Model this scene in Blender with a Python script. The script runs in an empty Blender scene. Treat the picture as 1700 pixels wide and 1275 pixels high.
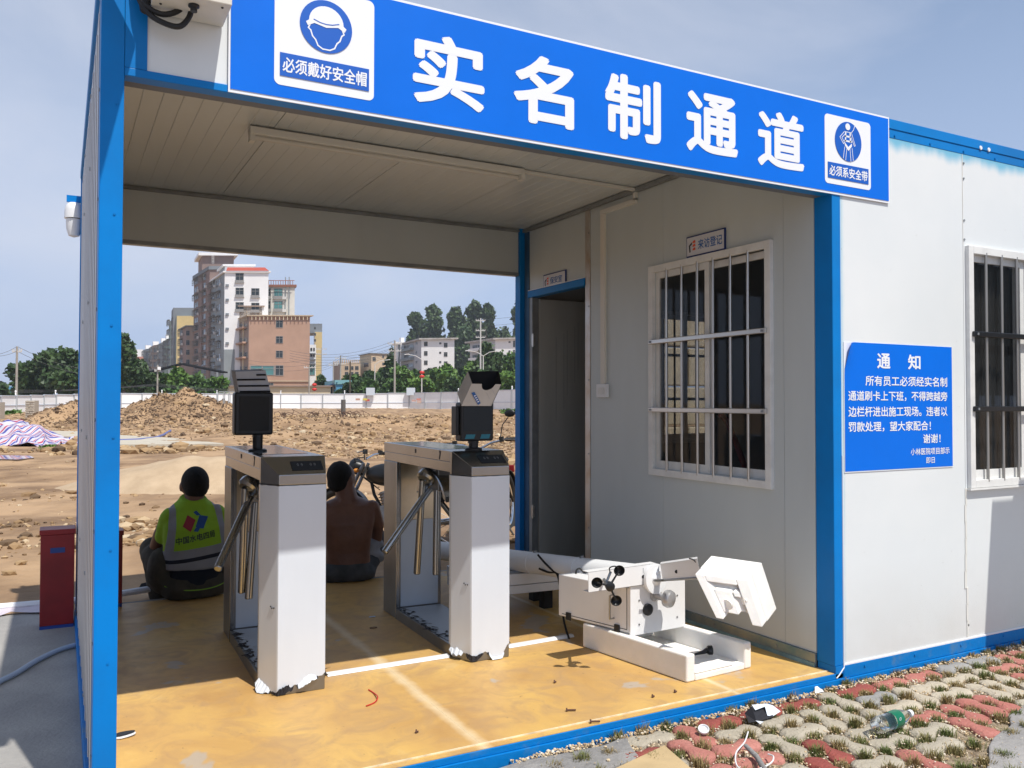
import bpy, bmesh, math, random
import numpy as np
from mathutils import Vector, Matrix, Euler
from mathutils.bvhtree import BVHTree

random.seed(7)
rng = np.random.default_rng(7)
scene = bpy.context.scene
COL = scene.collection
PI = math.pi

# ------------------------------------------------------------------ camera
CAM = Vector((-0.1555, -2.741, 1.2438))
YAW, PITCH, ROLL, FPX = 0.4918, 0.0223, 0.0017, 1397.5      # FPX for a 1700 px wide picture
fw = Vector((math.sin(YAW)*math.cos(PITCH), math.cos(YAW)*math.cos(PITCH), math.sin(PITCH)))
r0 = Vector((math.cos(YAW), -math.sin(YAW), 0.0))
u0 = r0.cross(fw)
cr, sr = math.cos(ROLL), math.sin(ROLL)
RT = cr*r0 + sr*u0
UP = -sr*r0 + cr*u0
cam_data = bpy.data.cameras.new('camera')
cam_data.sensor_width = 36.0
cam_data.lens = 36.0*FPX/1700.0
cam_data.clip_start = 0.05
cam_data.clip_end = 4000
cam = bpy.data.objects.new('camera', cam_data)
COL.objects.link(cam)
Mx = Matrix((RT, UP, -fw)).transposed().to_4x4()
Mx.translation = CAM
cam.matrix_world = Mx
scene.camera = cam

# ------------------------------------------------------------------ world, sun, exposure
SUN_DIR = Vector((0.125, -0.555, 1.0)).normalized()          # towards the sun
world = bpy.data.worlds.new('World')
scene.world = world
world.use_nodes = True
wt = world.node_tree
for n in list(wt.nodes): wt.nodes.remove(n)
def wn(t, **k):
    n = wt.nodes.new(t)
    for a, b in k.items(): setattr(n, a, b)
    return n
wo = wn('ShaderNodeOutputWorld'); bg = wn('ShaderNodeBackground')
sky = wn('ShaderNodeTexSky', sky_type='NISHITA', sun_disc=False)
sky.sun_elevation = math.asin(SUN_DIR.z)
sky.sun_rotation = math.atan2(SUN_DIR.x, SUN_DIR.y)
sky.air_density = 1.2; sky.dust_density = 1.0; sky.ozone_density = 1.5
tc = wn('ShaderNodeTexCoord')
mp = wn('ShaderNodeMapping'); mp.inputs['Scale'].default_value = (1.0, 1.0, 2.0)
no = wn('ShaderNodeTexNoise'); no.inputs['Scale'].default_value = 1.5; no.inputs['Detail'].default_value = 7; no.inputs['Roughness'].default_value = 0.55; no.inputs['Distortion'].default_value = 0.5
rp = wn('ShaderNodeValToRGB'); rp.color_ramp.elements[0].position = 0.44; rp.color_ramp.elements[1].position = 0.74
rp.color_ramp.elements[0].color = (0.0, 0.0, 0.0, 1); rp.color_ramp.elements[1].color = (0.75, 0.75, 0.75, 1)
mx = wn('ShaderNodeMix', data_type='RGBA')
mx.inputs[7].default_value = (7.0, 7.4, 8.5, 1)
wt.links.new(tc.outputs['Generated'], mp.inputs[0]); wt.links.new(mp.outputs[0], no.inputs[0])
wt.links.new(no.outputs[0], rp.inputs[0]); wt.links.new(rp.outputs[0], mx.inputs[0])
# pale haze that thickens towards the horizon, under the soft cloud
sxyz = wn('ShaderNodeSeparateXYZ'); wt.links.new(tc.outputs['Generated'], sxyz.inputs[0])
hz_ = wn('ShaderNodeMapRange'); wt.links.new(sxyz.outputs[2], hz_.inputs[0]); hz_.inputs[1].default_value = -0.02; hz_.inputs[2].default_value = 0.62; hz_.inputs[3].default_value = 0.92; hz_.inputs[4].default_value = 0.20; hz_.interpolation_type = 'SMOOTHSTEP'
hm = wn('ShaderNodeMix', data_type='RGBA'); hm.inputs[7].default_value = (4.5, 5.75, 8.5, 1)
wt.links.new(hz_.outputs[0], hm.inputs[0]); wt.links.new(sky.outputs[0], hm.inputs[6])
wt.links.new(hm.outputs[2], mx.inputs[6]); wt.links.new(mx.outputs[2], bg.inputs[0])
bg.inputs[1].default_value = 0.095
wt.links.new(bg.outputs[0], wo.inputs[0])
sl = bpy.data.lights.new('sun', 'SUN'); sl.energy = 4.3; sl.angle = math.radians(0.55); sl.color = (1.0, 0.96, 0.89)
sun = bpy.data.objects.new('sun', sl); COL.objects.link(sun)
sun.rotation_euler = SUN_DIR.to_track_quat('Z', 'Y').to_euler()
sun.location = (2, -8, 12)
scene.view_settings.view_transform = 'Standard'
scene.view_settings.look = 'None'
scene.view_settings.gamma = 1
scene.view_settings.use_curve_mapping = False
scene.view_settings.exposure = 0.14
scene.render.engine = 'CYCLES'
scene.cycles.max_bounces = 8
scene.cycles.diffuse_bounces = 3
scene.cycles.transparent_max_bounces = 12
scene.cycles.use_denoising = True

# ------------------------------------------------------------------ helpers
def ray(px, py):
    return RT*((px-850)/FPX) + UP*((637.5-py)/FPX) + fw
def at(px, py, d):                       # a place d metres in front of the lens plane
    return CAM + ray(px, py)*d
def gp(px, d):                           # ground position (x, y) on the bearing of px
    v = at(px, 668, d); return Vector((v.x, v.y))
def zat(px, py, d): return at(px, py, d).z

OFF = {}
def link(o, parent=None):
    COL.objects.link(o)
    if parent is not None: o.parent = parent
    return o
def tag(o, label=None, cat=None, group=None, kind=None):
    if label: o['label'] = label
    if cat: o['category'] = cat
    if group: o['group'] = group
    if kind: o['kind'] = kind
    return o
def empty(name, loc=(0, 0, 0), rz=0.0, label=None, cat=None, group=None, kind=None):
    o = bpy.data.objects.new(name, None); COL.objects.link(o)
    o.empty_display_size = 0.1
    o.location = loc; o.rotation_euler = (0, 0, rz)
    OFF[o.name] = Vector(loc)
    return tag(o, label, cat, group, kind)

class MB:
    """collects shapes, then links them as one mesh object"""
    def __init__(s): s.v = []; s.f = []; s.m = []
    def add(s, vs, fs, mi=0):
        b = len(s.v); s.v += [tuple(map(float, v)) for v in vs]
        for f in fs: s.f.append(tuple(i+b for i in f)); s.m.append(mi)
        return s
    def box(s, a, b, mi=0):
        x0, y0, z0 = a; x1, y1, z1 = b
        if x0 > x1: x0, x1 = x1, x0
        if y0 > y1: y0, y1 = y1, y0
        if z0 > z1: z0, z1 = z1, z0
        vs = [(x0,y0,z0),(x1,y0,z0),(x1,y1,z0),(x0,y1,z0),(x0,y0,z1),(x1,y0,z1),(x1,y1,z1),(x0,y1,z1)]
        return s.add(vs, [(0,3,2,1),(4,5,6,7),(0,1,5,4),(1,2,6,5),(2,3,7,6),(3,0,4,7)], mi)
    def obox(s, c, ax, ay, az, mi=0):    # oriented box: centre and three half vectors
        c = Vector(c); ax = Vector(ax); ay = Vector(ay); az = Vector(az)
        vs = [c-ax-ay-az, c+ax-ay-az, c+ax+ay-az, c-ax+ay-az, c-ax-ay+az, c+ax-ay+az, c+ax+ay+az, c-ax+ay+az]
        return s.add(vs, [(0,3,2,1),(4,5,6,7),(0,1,5,4),(1,2,6,5),(2,3,7,6),(3,0,4,7)], mi)
    def prism(s, poly, z0, z1, mi=0):    # polygon in xy (counter-clockwise)
        n = len(poly)
        vs = [(p[0], p[1], z0) for p in poly] + [(p[0], p[1], z1) for p in poly]
        fs = [tuple(reversed(range(n))), tuple(range(n, 2*n))] + [(i, (i+1) % n, n+(i+1) % n, n+i) for i in range(n)]
        return s.add(vs, fs, mi)
    def extrude(s, poly3, d, mi=0):      # planar polygon of 3D points pushed by vector d
        n = len(poly3); d = Vector(d)
        vs = [Vector(p) for p in poly3] + [Vector(p)+d for p in poly3]
        fs = [tuple(range(n)), tuple(reversed(range(n, 2*n)))] + [(i, n+i, n+(i+1) % n, (i+1) % n) for i in range(n)]
        return s.add(vs, fs, mi)
    def tube(s, pts, r, n=10, mi=0, caps=True):
        pts = [Vector(p) for p in pts]; k = len(pts)
        rr = r if isinstance(r, (list, tuple)) else [r]*k
        vs = []; prev = None
        for i, p in enumerate(pts):
            t = (pts[min(i+1, k-1)] - pts[max(i-1, 0)]).normalized()
            a = prev if prev is not None else (Vector((0, 0, 1)) if abs(t.z) < 0.9 else Vector((1, 0, 0)))
            a = (a - t*a.dot(t)).normalized(); prev = a; b = t.cross(a)
            for j in range(n):
                th = 2*PI*j/n; vs.append(p + (a*math.cos(th) + b*math.sin(th))*rr[i])
        fs = [(i*n+j, i*n+(j+1) % n, (i+1)*n+(j+1) % n, (i+1)*n+j) for i in range(k-1) for j in range(n)]
        if caps: fs += [tuple(reversed(range(n))), tuple(range((k-1)*n, k*n))]
        return s.add(vs, fs, mi)
    def lathe(s, prof, o=(0, 0, 0), axis=(0, 0, 1), n=20, mi=0):    # prof: (radius, height) list
        ax = Vector(axis).normalized(); o = Vector(o)
        a = Vector((1, 0, 0)) if abs(ax.x) < 0.9 else Vector((0, 1, 0))
        a = (a - ax*a.dot(ax)).normalized(); b = ax.cross(a)
        vs = []
        for r, h in prof:
            for j in range(n):
                th = 2*PI*j/n; vs.append(o + ax*h + (a*math.cos(th)+b*math.sin(th))*r)
        k = len(prof)
        fs = [(i*n+j, i*n+(j+1) % n, (i+1)*n+(j+1) % n, (i+1)*n+j) for i in range(k-1) for j in range(n)]
        fs += [tuple(reversed(range(n))), tuple(range((k-1)*n, k*n))]
        return s.add(vs, fs, mi)
    def ellip(s, c, r, n=14, m=9, mi=0, rot=None):
        vs = []; c = Vector(c)
        for i in range(1, m):
            ph = PI*i/m
            for j in range(n):
                th = 2*PI*j/n
                vs.append(Vector((r[0]*math.sin(ph)*math.cos(th), r[1]*math.sin(ph)*math.sin(th), r[2]*math.cos(ph))))
        vs += [Vector((0, 0, r[2])), Vector((0, 0, -r[2]))]
        if rot: vs = [rot @ v for v in vs]
        vs = [v+c for v in vs]
        fs = [(i*n+j, (i+1)*n+j, (i+1)*n+(j+1) % n, i*n+(j+1) % n) for i in range(m-2) for j in range(n)]
        T = (m-1)*n
        fs += [(T, j, (j+1) % n) for j in range(n)] + [(T+1, (m-2)*n+(j+1) % n, (m-2)*n+j) for j in range(n)]
        return s.add(vs, fs, mi)
    def build(s, name, mats, parent=None, local=False, smooth=False, bevel=0.0, bseg=2, flat_angle=40, kind=None, label=None):
        off = Vector((0, 0, 0))
        if parent is not None and not local: off = OFF.get(parent.name, off)
        me = bpy.data.meshes.new(name)
        me.from_pydata([(v[0]-off.x, v[1]-off.y, v[2]-off.z) for v in s.v], [], s.f)
        if not isinstance(mats, (list, tuple)): mats = [mats]
        for m in mats: me.materials.append(m)
        if len(mats) > 1: me.polygons.foreach_set('material_index', s.m)
        if smooth:
            me.polygons.foreach_set('use_smooth', [True]*len(me.polygons))
            try: me.set_sharp_from_angle(angle=math.radians(flat_angle))
            except Exception: pass
        me.update()
        o = bpy.data.objects.new(name, me); link(o, parent)
        OFF[o.name] = off
        if bevel:
            b = o.modifiers.new('bevel', 'BEVEL'); b.width = bevel; b.segments = bseg; b.limit_method = 'ANGLE'; b.angle_limit = math.radians(35)
        if kind: o['kind'] = kind
        if label: o['label'] = label
        return o

def inst(src, name, parent=None, loc=None, rot=None, scale=None):
    o = bpy.data.objects.new(name, src.data if hasattr(src, 'data') else src); link(o, parent)
    if loc is not None:
        off = OFF.get(parent.name, Vector()) if parent is not None else Vector()
        o.location = Vector(loc) - off
        OFF[o.name] = Vector(loc)
    if rot is not None: o.rotation_euler = rot
    if scale is not None: o.scale = scale
    return o

# ------------------------------------------------------------------ materials
MATS = {}
def mat(name, col, rough=0.6, metal=0.0, var=0.0, vscale=4.0, bump=0.0, bscale=40.0, col2=None, spec=0.5, stretch=None, alpha=1.0, trans=0.0, coat=0.0, detail=6, space='Object', lo=0.35, hi=0.65, ior=1.45):
    if name in MATS: return MATS[name]
    m = bpy.data.materials.new(name); m.use_nodes = True; nt = m.node_tree
    p = nt.nodes['Principled BSDF']
    p.inputs['Base Color'].default_value = (*col, 1); p.inputs['Roughness'].default_value = rough
    p.inputs['Metallic'].default_value = metal; p.inputs['Specular IOR Level'].default_value = spec
    p.inputs['Coat Weight'].default_value = coat; p.inputs['IOR'].default_value = ior
    if trans: p.inputs['Transmission Weight'].default_value = trans
    if alpha < 1: p.inputs['Alpha'].default_value = alpha
    if var or col2 or bump:
        t = nt.nodes.new('ShaderNodeTexCoord'); mpn = nt.nodes.new('ShaderNodeMapping')
        if stretch: mpn.inputs['Scale'].default_value = stretch
        nt.links.new(t.outputs[space], mpn.inputs[0])
    if var or col2:
        n = nt.nodes.new('ShaderNodeTexNoise'); n.inputs['Scale'].default_value = vscale; n.inputs['Detail'].default_value = detail; n.inputs['Roughness'].default_value = 0.6
        nt.links.new(mpn.outputs[0], n.inputs[0])
        r = nt.nodes.new('ShaderNodeValToRGB')
        c2 = col2 if col2 else tuple(c*(1-var) for c in col)
        c1 = col if col2 else tuple(min(1, c*(1+var*0.6)) for c in col)
        r.color_ramp.elements[0].position = lo; r.color_ramp.elements[1].position = hi
        r.color_ramp.elements[0].color = (*c2, 1); r.color_ramp.elements[1].color = (*c1, 1)
        nt.links.new(n.outputs[0], r.inputs[0]); nt.links.new(r.outputs[0], p.inputs['Base Color'])
    if bump:
        n2 = nt.nodes.new('ShaderNodeTexNoise'); n2.inputs['Scale'].default_value = bscale; n2.inputs['Detail'].default_value = 8
        b = nt.nodes.new('ShaderNodeBump'); b.inputs['Strength'].default_value = min(1, bump); b.inputs['Distance'].default_value = 0.02
        nt.links.new(mpn.outputs[0], n2.inputs[0]); nt.links.new(n2.outputs[0], b.inputs['Height']); nt.links.new(b.outputs[0], p.inputs['Normal'])
    MATS[name] = m
    return m
def nodes(m): return m.node_tree, m.node_tree.nodes['Principled BSDF']

M_blue = mat('blue_paint', (0.0, 0.205, 0.60), 0.42, vscale=2.2, bump=0.06, bscale=7, col2=(0.004, 0.165, 0.48), spec=0.22)
M_bluebase = mat('blue_base_paint', (0.0, 0.17, 0.50), 0.5, spec=0.25, col2=(0.07, 0.19, 0.36), vscale=6, lo=0.28, hi=0.42, bump=0.15, bscale=30)
M_banner = mat('banner_vinyl', (0.0, 0.15, 0.72), 0.5, spec=0.2, var=0.06, vscale=1.5, bump=0.10, bscale=5)
M_dkblue = mat('print_blue', (0.0, 0.10, 0.50), 0.5)
M_white = mat('print_white', (0.80, 0.82, 0.86), 0.5)
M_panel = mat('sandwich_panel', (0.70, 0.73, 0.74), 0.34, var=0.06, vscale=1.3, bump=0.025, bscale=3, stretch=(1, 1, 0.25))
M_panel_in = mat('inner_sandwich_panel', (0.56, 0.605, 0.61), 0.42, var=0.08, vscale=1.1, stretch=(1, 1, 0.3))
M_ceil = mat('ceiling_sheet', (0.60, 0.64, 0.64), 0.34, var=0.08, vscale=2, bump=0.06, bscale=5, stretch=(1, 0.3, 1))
M_trim = mat('grey_trim', (0.28, 0.30, 0.31), 0.45, metal=0.3, var=0.2, vscale=9)
M_alu = mat('white_alu_frame', (0.74, 0.74, 0.72), 0.4, var=0.08, vscale=12)
M_galv = mat('galvanised_jamb', (0.55, 0.53, 0.50), 0.38, metal=0.6, col2=(0.42, 0.30, 0.2), vscale=5, lo=0.3, hi=0.6)
M_steel = mat('stainless_steel', (0.37, 0.38, 0.39), 0.24, metal=1.0, var=0.10, vscale=3, bump=0.02, bscale=60, stretch=(1, 1, 0.05))
M_steel_dull = mat('brushed_steel', (0.27, 0.275, 0.28), 0.36, metal=0.9, var=0.15, vscale=4)
M_bar = mat('bar_steel', (0.62, 0.60, 0.56), 0.3, metal=0.9)
M_film = mat('protective_film', (0.68, 0.73, 0.80), 0.26, var=0.05, vscale=3, bump=0.10, bscale=5, coat=0.4, stretch=(1, 1, 0.25))
M_film_blue = mat('bluish_film', (0.50, 0.58, 0.68), 0.42, var=0.05, vscale=3)
M_black = mat('black_plastic', (0.012, 0.013, 0.015), 0.38)
M_screen = mat('dark_screen', (0.028, 0.034, 0.040), 0.3, spec=0.2)
M_rubber = mat('black_rubber', (0.018, 0.018, 0.018), 0.75)
M_torn = mat('torn_black_backing', (0.02, 0.02, 0.025), 0.6)
M_teal = mat('teal_sticker', (0.01, 0.16, 0.22), 0.3)
M_foam = mat('white_foam', (0.86, 0.84, 0.80), 0.75, var=0.05, vscale=10, bump=0.12, bscale=150)
M_foam.node_tree.nodes['Principled BSDF'].inputs['Subsurface Weight'].default_value = 0.25
M_foam.node_tree.nodes['Principled BSDF'].inputs['Subsurface Radius'].default_value = (0.02, 0.015, 0.01)
M_powder = mat('white_powder_coat', (0.78, 0.78, 0.78), 0.38, var=0.03, vscale=5)
M_pvc = mat('white_pvc', (0.78, 0.79, 0.80), 0.4)
M_red = mat('dark_red_paint', (0.23, 0.012, 0.014), 0.42, var=0.25, vscale=4)
M_card = mat('grey_white_cardboard', (0.58, 0.53, 0.47), 0.8, var=0.08, vscale=8)
M_card_dark = mat('dark_cardboard', (0.42, 0.43, 0.46), 0.75, var=0.1, vscale=5)
M_card_in = mat('black_cardboard_inside', (0.010, 0.010, 0.012), 0.9)
M_brown_card = mat('brown_cardboard', (0.50, 0.37, 0.20), 0.85, var=0.12, vscale=6)
M_skin = mat('tanned_skin', (0.17, 0.082, 0.05), 0.55, var=0.12, vscale=9, bump=0.08, bscale=60)
M_skin2 = mat('tanned_skin_back', (0.21, 0.10, 0.062), 0.45, col2=(0.14, 0.062, 0.040), vscale=7, lo=0.3, hi=0.7, bump=0.25, bscale=30)
M_hair = mat('black_hair', (0.012, 0.010, 0.009), 0.75, bump=1.0, bscale=220, col2=(0.004, 0.004, 0.004), vscale=60)
M_pants = mat('dark_grey_trousers', (0.062, 0.056, 0.042), 0.9, var=0.35, vscale=8, bump=0.9, bscale=12)
M_pants2 = mat('grey_trousers', (0.085, 0.09, 0.095), 0.9, col2=(0.04, 0.045, 0.05), vscale=7, bump=0.5, bscale=14)
M_navy = mat('navy_cloth', (0.008, 0.012, 0.022), 0.9, bump=0.4, bscale=16)
M_chrome = mat('chrome', (0.75, 0.75, 0.75), 0.12, metal=1.0)
M_glass = mat('window_glass', (0.02, 0.025, 0.03), 0.03, alpha=0.28, spec=0.8)
M_farglass = mat('far_window_glass', (0.035, 0.045, 0.05), 0.12, var=0.4, vscale=0.3)
M_greenglass = mat('green_window_glass', (0.10, 0.26, 0.26), 0.15)
M_curb = mat('pale_concrete', (0.50, 0.45, 0.36), 0.85, var=0.1, vscale=2, bump=0.2, bscale=20)
M_trunk = mat('bark', (0.10, 0.075, 0.05), 0.9, var=0.3, vscale=3)
M_pole = mat('concrete_pole', (0.36, 0.33, 0.29), 0.85, var=0.15, vscale=2)
M_wire = mat('power_wire', (0.10, 0.10, 0.11), 0.7)

def leafmat(name, c, c2):
    m = mat(name, c, 0.55, col2=c2, vscale=0.45, lo=0.38, hi=0.62, detail=4)
    p = m.node_tree.nodes['Principled BSDF']
    try: p.inputs['Subsurface Weight'].default_value = 0.0
    except Exception: pass
    return m
M_leafd = leafmat('dark_leaves', (0.058, 0.105, 0.028), (0.028, 0.060, 0.018))
M_leafm = leafmat('mid_leaves', (0.090, 0.165, 0.035), (0.042, 0.095, 0.022))
M_leafb = leafmat('bright_leaves', (0.135, 0.235, 0.04), (0.065, 0.14, 0.026))
M_leafe = leafmat('eucalypt_leaves', (0.075, 0.120, 0.036), (0.036, 0.064, 0.022))
from mathutils import noise as mn
def sstep(x, a, b):
    t = max(0.0, min(1.0, (x-a)/(b-a))); return t*t*(3-2*t)
BUMPS = []
def bump(px, d, rx, ry, h): BUMPS.append((gp(px, d), rx, ry, h))
bump(322, 47, 2.6, 2.6, 0.80); bump(296, 46, 2.4, 2.4, 0.42); bump(252, 48, 1.9, 2.2, 0.78); bump(352, 46, 2.0, 2.2, 0.30)
bump(215, 50, 2.0, 2.0, 0.35)
bump(128, 44, 2.0, 1.8, 0.80); bump(95, 43, 1.5, 1.4, 0.30)
bump(470, 32, 3.0, 2.0, 0.30); bump(600, 34, 3.5, 2.0, 0.25); bump(760, 36, 3.5, 2.5, 0.35); bump(560, 24, 2.0, 1.2, 0.16)
bump(420, 28, 2.5, 1.5, 0.22)
bump(590, 8.6, 0.55, 0.5, 0.16); bump(850, 15.5, 1.2, 0.9, 0.25)
F2 = Vector((fw.x, fw.y)).normalized(); R2 = Vector((RT.x, RT.y)).normalized()
def pxd(x, y):
    v = Vector((x-CAM.x, y-CAM.y)); d = v.dot(F2)
    return (850 + FPX*v.dot(R2)/max(d, 0.1)), d
def hgt(x, y):
    px, d = pxd(x, y)
    if d < 0.5: px = 850
    z = -0.10
    a = 34 - 12*sstep(px, 330, 460)
    z += 0.42*sstep(d, a, a+20) + 0.12*sstep(d, 60, 110)
    if y > 3.1:
        k = sstep(y, 3.1, 4.2)
        z += k*0.05*mn.noise(Vector((x*0.5, y*0.5, 0))) + k*0.020*mn.noise(Vector((x*2.3, y*2.3, 4)))
        z += k*0.012*mn.noise(Vector((x*7, y*7, 2)))
        z += 0.13*sstep(d, 20, 40)*mn.noise(Vector((x*0.9, y*0.9, 9))) + 0.075*sstep(d, 22, 36)*mn.noise(Vector((x*3.1, y*3.1, 11)))
        z -= k*0.035*(1-sstep(d, 16, 26))*abs(math.sin((y*0.9+x*0.25)*2.1))*sstep(mn.noise(Vector((x*0.15, y*0.6, 1))), -0.2, 0.3)
    for c, rx, ry, h in BUMPS:
        dx, dy = x-c.x, y-c.y
        q = (dx/rx)**2 + (dy/ry)**2
        if q < 6: z += h*math.exp(-q)*(1 + 0.35*mn.noise(Vector((x*1.3, y*1.3, 3))) + 0.16*mn.noise(Vector((x*4.3, y*4.3, 8))))
    return z
def axis(segs):
    out = []
    for a, b, n in segs: out += list(np.linspace(a, b, n, endpoint=False))
    return out + [segs[-1][1]]
xs = axis([(-600, -120, 10), (-120, -32, 26), (-32, -6, 60), (-6, 14, 170), (14, 40, 90), (40, 120, 50), (120, 700, 12)])
ys = axis([(-100, -9, 8), (-9, 3.0, 12), (3.0, 20, 190), (20, 62, 190), (62, 130, 46), (130, 900, 24)])
vs = [(x, y, hgt(x, y) if -9 < y < 140 and -130 < x < 130 else (-0.10 if y < 3 else 0.44 if y > 100 else 0.3)) for y in ys for x in xs]
nx = len(xs)
fs = [(j*nx+i, j*nx+i+1, (j+1)*nx+i+1, (j+1)*nx+i) for j in range(len(ys)-1) for i in range(nx-1)]
M_dirt = mat('site_dirt', (0.42, 0.275, 0.155), 0.95, col2=(0.20, 0.122, 0.066), vscale=0.7, bump=0.9, bscale=9, detail=12, lo=0.36, hi=0.60)
b = MB(); b.v = vs; b.f = fs; b.m = [0]*len(fs)
ground = b.build('ground', M_dirt, smooth=True, flat_angle=180, kind='structure')
OFF['ground'] = Vector((0, 0, 0))

# rubble colours differ stone by stone
M_rub = mat('rubble_stone', (0.5, 0.4, 0.28), 0.92, bump=0.4, bscale=20)
nt, p = nodes(M_rub)
g = nt.nodes.new('ShaderNodeNewGeometry'); r = nt.nodes.new('ShaderNodeValToRGB')
r.color_ramp.elements[0].color = (0.10, 0.065, 0.04, 1); r.color_ramp.elements[1].color = (0.55, 0.45, 0.31, 1)
e = r.color_ramp.elements.new(0.45); e.color = (0.30, 0.19, 0.095, 1); e = r.color_ramp.elements.new(0.8); e.color = (0.46, 0.32, 0.175, 1)
nt.links.new(g.outputs['Random Per Island'], r.inputs[0]); nt.links.new(r.outputs[0], p.inputs['Base Color'])
ICO = None
def ico():
    global ICO
    bm = bmesh.new(); bmesh.ops.create_icosphere(bm, subdivisions=1, radius=1.0)
    bm.verts.ensure_lookup_table()
    ICO = (np.array([v.co[:] for v in bm.verts]), [tuple(v.index for v in f.verts) for f in bm.faces]); bm.free()
ico()
def stones(name, items, m, parent=None, kind='stuff', flat=0.6, jag=0.28):
    V, Fc = ICO; nv = len(V); vv = []; ff = []
    for i, (x, y, z, s) in enumerate(items):
        a = rng.uniform(0, 2*PI); sc = np.array([s*rng.uniform(0.7, 1.3), s*rng.uniform(0.6, 1.1), s*flat*rng.uniform(0.6, 1.2)])
        W = V*(1+rng.uniform(-jag, jag, (nv, 1)))*sc
        c, q = math.cos(a), math.sin(a)
        W = np.stack([W[:, 0]*c-W[:, 1]*q+x, W[:, 0]*q+W[:, 1]*c+y, W[:, 2]+z], 1)
        vv.append(W); ff += [tuple(k+i*nv for k in f) for f in Fc]
    b = MB(); b.v = [tuple(v) for v in np.concatenate(vv)]; b.f = ff; b.m = [0]*len(ff)
    return b.build(name, m, parent, kind=kind)
it = []
for _ in range(19000):
    px = rng.uniform(-10, 900); u = rng.uniform(); d = 20 + 40*u**1.3
    a = 34 - 12*sstep(px, 330, 460)
    if d < a-1.5: continue
    p2 = gp(px, d); s = min(0.16, 0.024*(1+rng.pareto(2.5)))*(0.6+d/60)
    it.append((p2.x, p2.y, hgt(p2.x, p2.y)+s*0.15, s))
for _ in range(800):                        # nearer litter of stones
    px = rng.uniform(-20, 900); d = rng.uniform(7.2, 20)
    if rng.uniform() < 0.45 and d > 9.5: continue
    p2 = gp(px, d); s = 0.012*(1+rng.pareto(2.0)); s = min(s, 0.06)
    it.append((p2.x, p2.y, hgt(p2.x, p2.y)+s*0.1, s))
for (px, d, n, sp) in ((240, 8.1, 140, 0.35), (215, 9.0, 90, 0.3), (265, 9.5, 80, 0.4), (590, 8.6, 130, 0.45), (560, 10, 60, 0.5), (845, 15.5, 120, 0.9), (30, 9.3, 60, 0.5), (60, 8.2, 60, 0.5), (110, 12, 50, 0.6), (250, 23, 150, 1.1), (310, 23.5, 120, 1.0), (215, 22.5, 90, 0.8), (120, 24, 120, 1.0)):
    for _ in range(n):
        c = gp(px, d); x, y = c.x+rng.normal()*sp, c.y+rng.normal()*sp*0.5
        s = min(0.02*(1+rng.pareto(2.0)), 0.09)*(1 if d < 14 else 2.2)
        it.append((x, y, hgt(x, y)+s*0.2, s))
stones('rubble', it, M_rub, parent=ground)
it = []
for (px, d, n, sx_, sy_) in ((322, 46, 1500, 1.9, 1.8), (300, 44, 900, 2.4, 1.6), (252, 47, 900, 1.5, 1.6), (350, 45, 500, 1.4, 1.4), (128, 43, 1100, 1.8, 1.5), (95, 42, 400, 1.2, 1.2), (470, 32, 260, 3.0, 1.8), (600, 33, 260, 3.5, 2.0), (760, 35, 260, 3.5, 2.5), (700, 42, 260, 6, 3), (500, 42, 200, 5, 3)):
    for _ in range(n):
        c = gp(px, d); x, y = c.x+rng.normal()*sx_, c.y+rng.normal()*sy_; s = min(0.12, 0.022*(1+rng.pareto(2.6)))
        it.append((x, y, hgt(x, y)+s*0.2, s))
M_clod = mat('dark_clods', (0.19, 0.125, 0.075), 0.95, col2=(0.10, 0.065, 0.042), vscale=2, bump=0.5, bscale=15)
stones('clods', it, M_clod, parent=ground, flat=0.8)
for px, py, d, s in ((300, 738, 23.5, 0.34), (262, 744, 22.8, 0.22), (243, 748, 22.4, 0.2), (330, 742, 23.4, 0.2), (224, 745, 22.5, 0.16), (285, 748, 22.2, 0.17),
                     (535, 760, 17.5, 0.10), (552, 772, 12.6, 0.12), (604, 790, 9.3, 0.10), (548, 790, 10, 0.11), (585, 762, 13.5, 0.13), (612, 776, 11, 0.12),
                     (835, 722, 16, 0.20), (852, 716, 17, 0.22), (826, 728, 15, 0.14), (856, 735, 14.5, 0.16), (20, 938, 6.6, 0.045), (38, 925, 7.0, 0.05),
                     (130, 716, 28, 0.22), (118, 722, 26, 0.18), (345, 700, 36, 0.25), (535, 703, 38, 0.3), (700, 700, 38, 0.28), (780, 705, 35, 0.25), (620, 712, 30, 0.2)):
    c = gp(px, d); o = stones('rock', [(0, 0, 0, s)], M_rub, parent=ground, kind=None, flat=0.75)
    o.location = (c.x, c.y, hgt(c.x, c.y)+s*0.3)

# sand heap
M_sand = mat('dry_sand', (0.50, 0.375, 0.245), 0.95, col2=(0.41, 0.30, 0.19), vscale=3, bump=0.25, bscale=60)
c = gp(322, 13.6); b = MB(); n = 46; vs = []
for i in range(n+1):
    for j in range(n+1):
        x = (i/n*2-1)*2.3; y = (j/n*2-1)*1.35
        rr = math.sqrt((x/2.2)**2+(y/1.25)**2)
        h = 0.50*max(0, 1-rr**1.35)*(1+0.10*mn.noise(Vector((x*1.6, y*1.6, 7)))) - 0.05*max(0, 0.4-abs(x-0.2))*(rr < 1)
        h += 0.10*math.exp(-((x-0.75)**2+y*y)/0.5)
        X, Y = c.x + x*R2.x + y*F2.x, c.y + x*R2.y + y*F2.y
        vs.append((X, Y, hgt(X, Y) + h - 0.02))
b.add(vs, [(i*(n+1)+j, (i+1)*(n+1)+j, (i+1)*(n+1)+j+1, i*(n+1)+j+1) for i in range(n) for j in range(n)])
tag(b.build('sand_heap', M_sand, smooth=True, flat_angle=180), 'low smooth heap of pale dry sand behind the seated man in the vest', 'sand heap')

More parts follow.
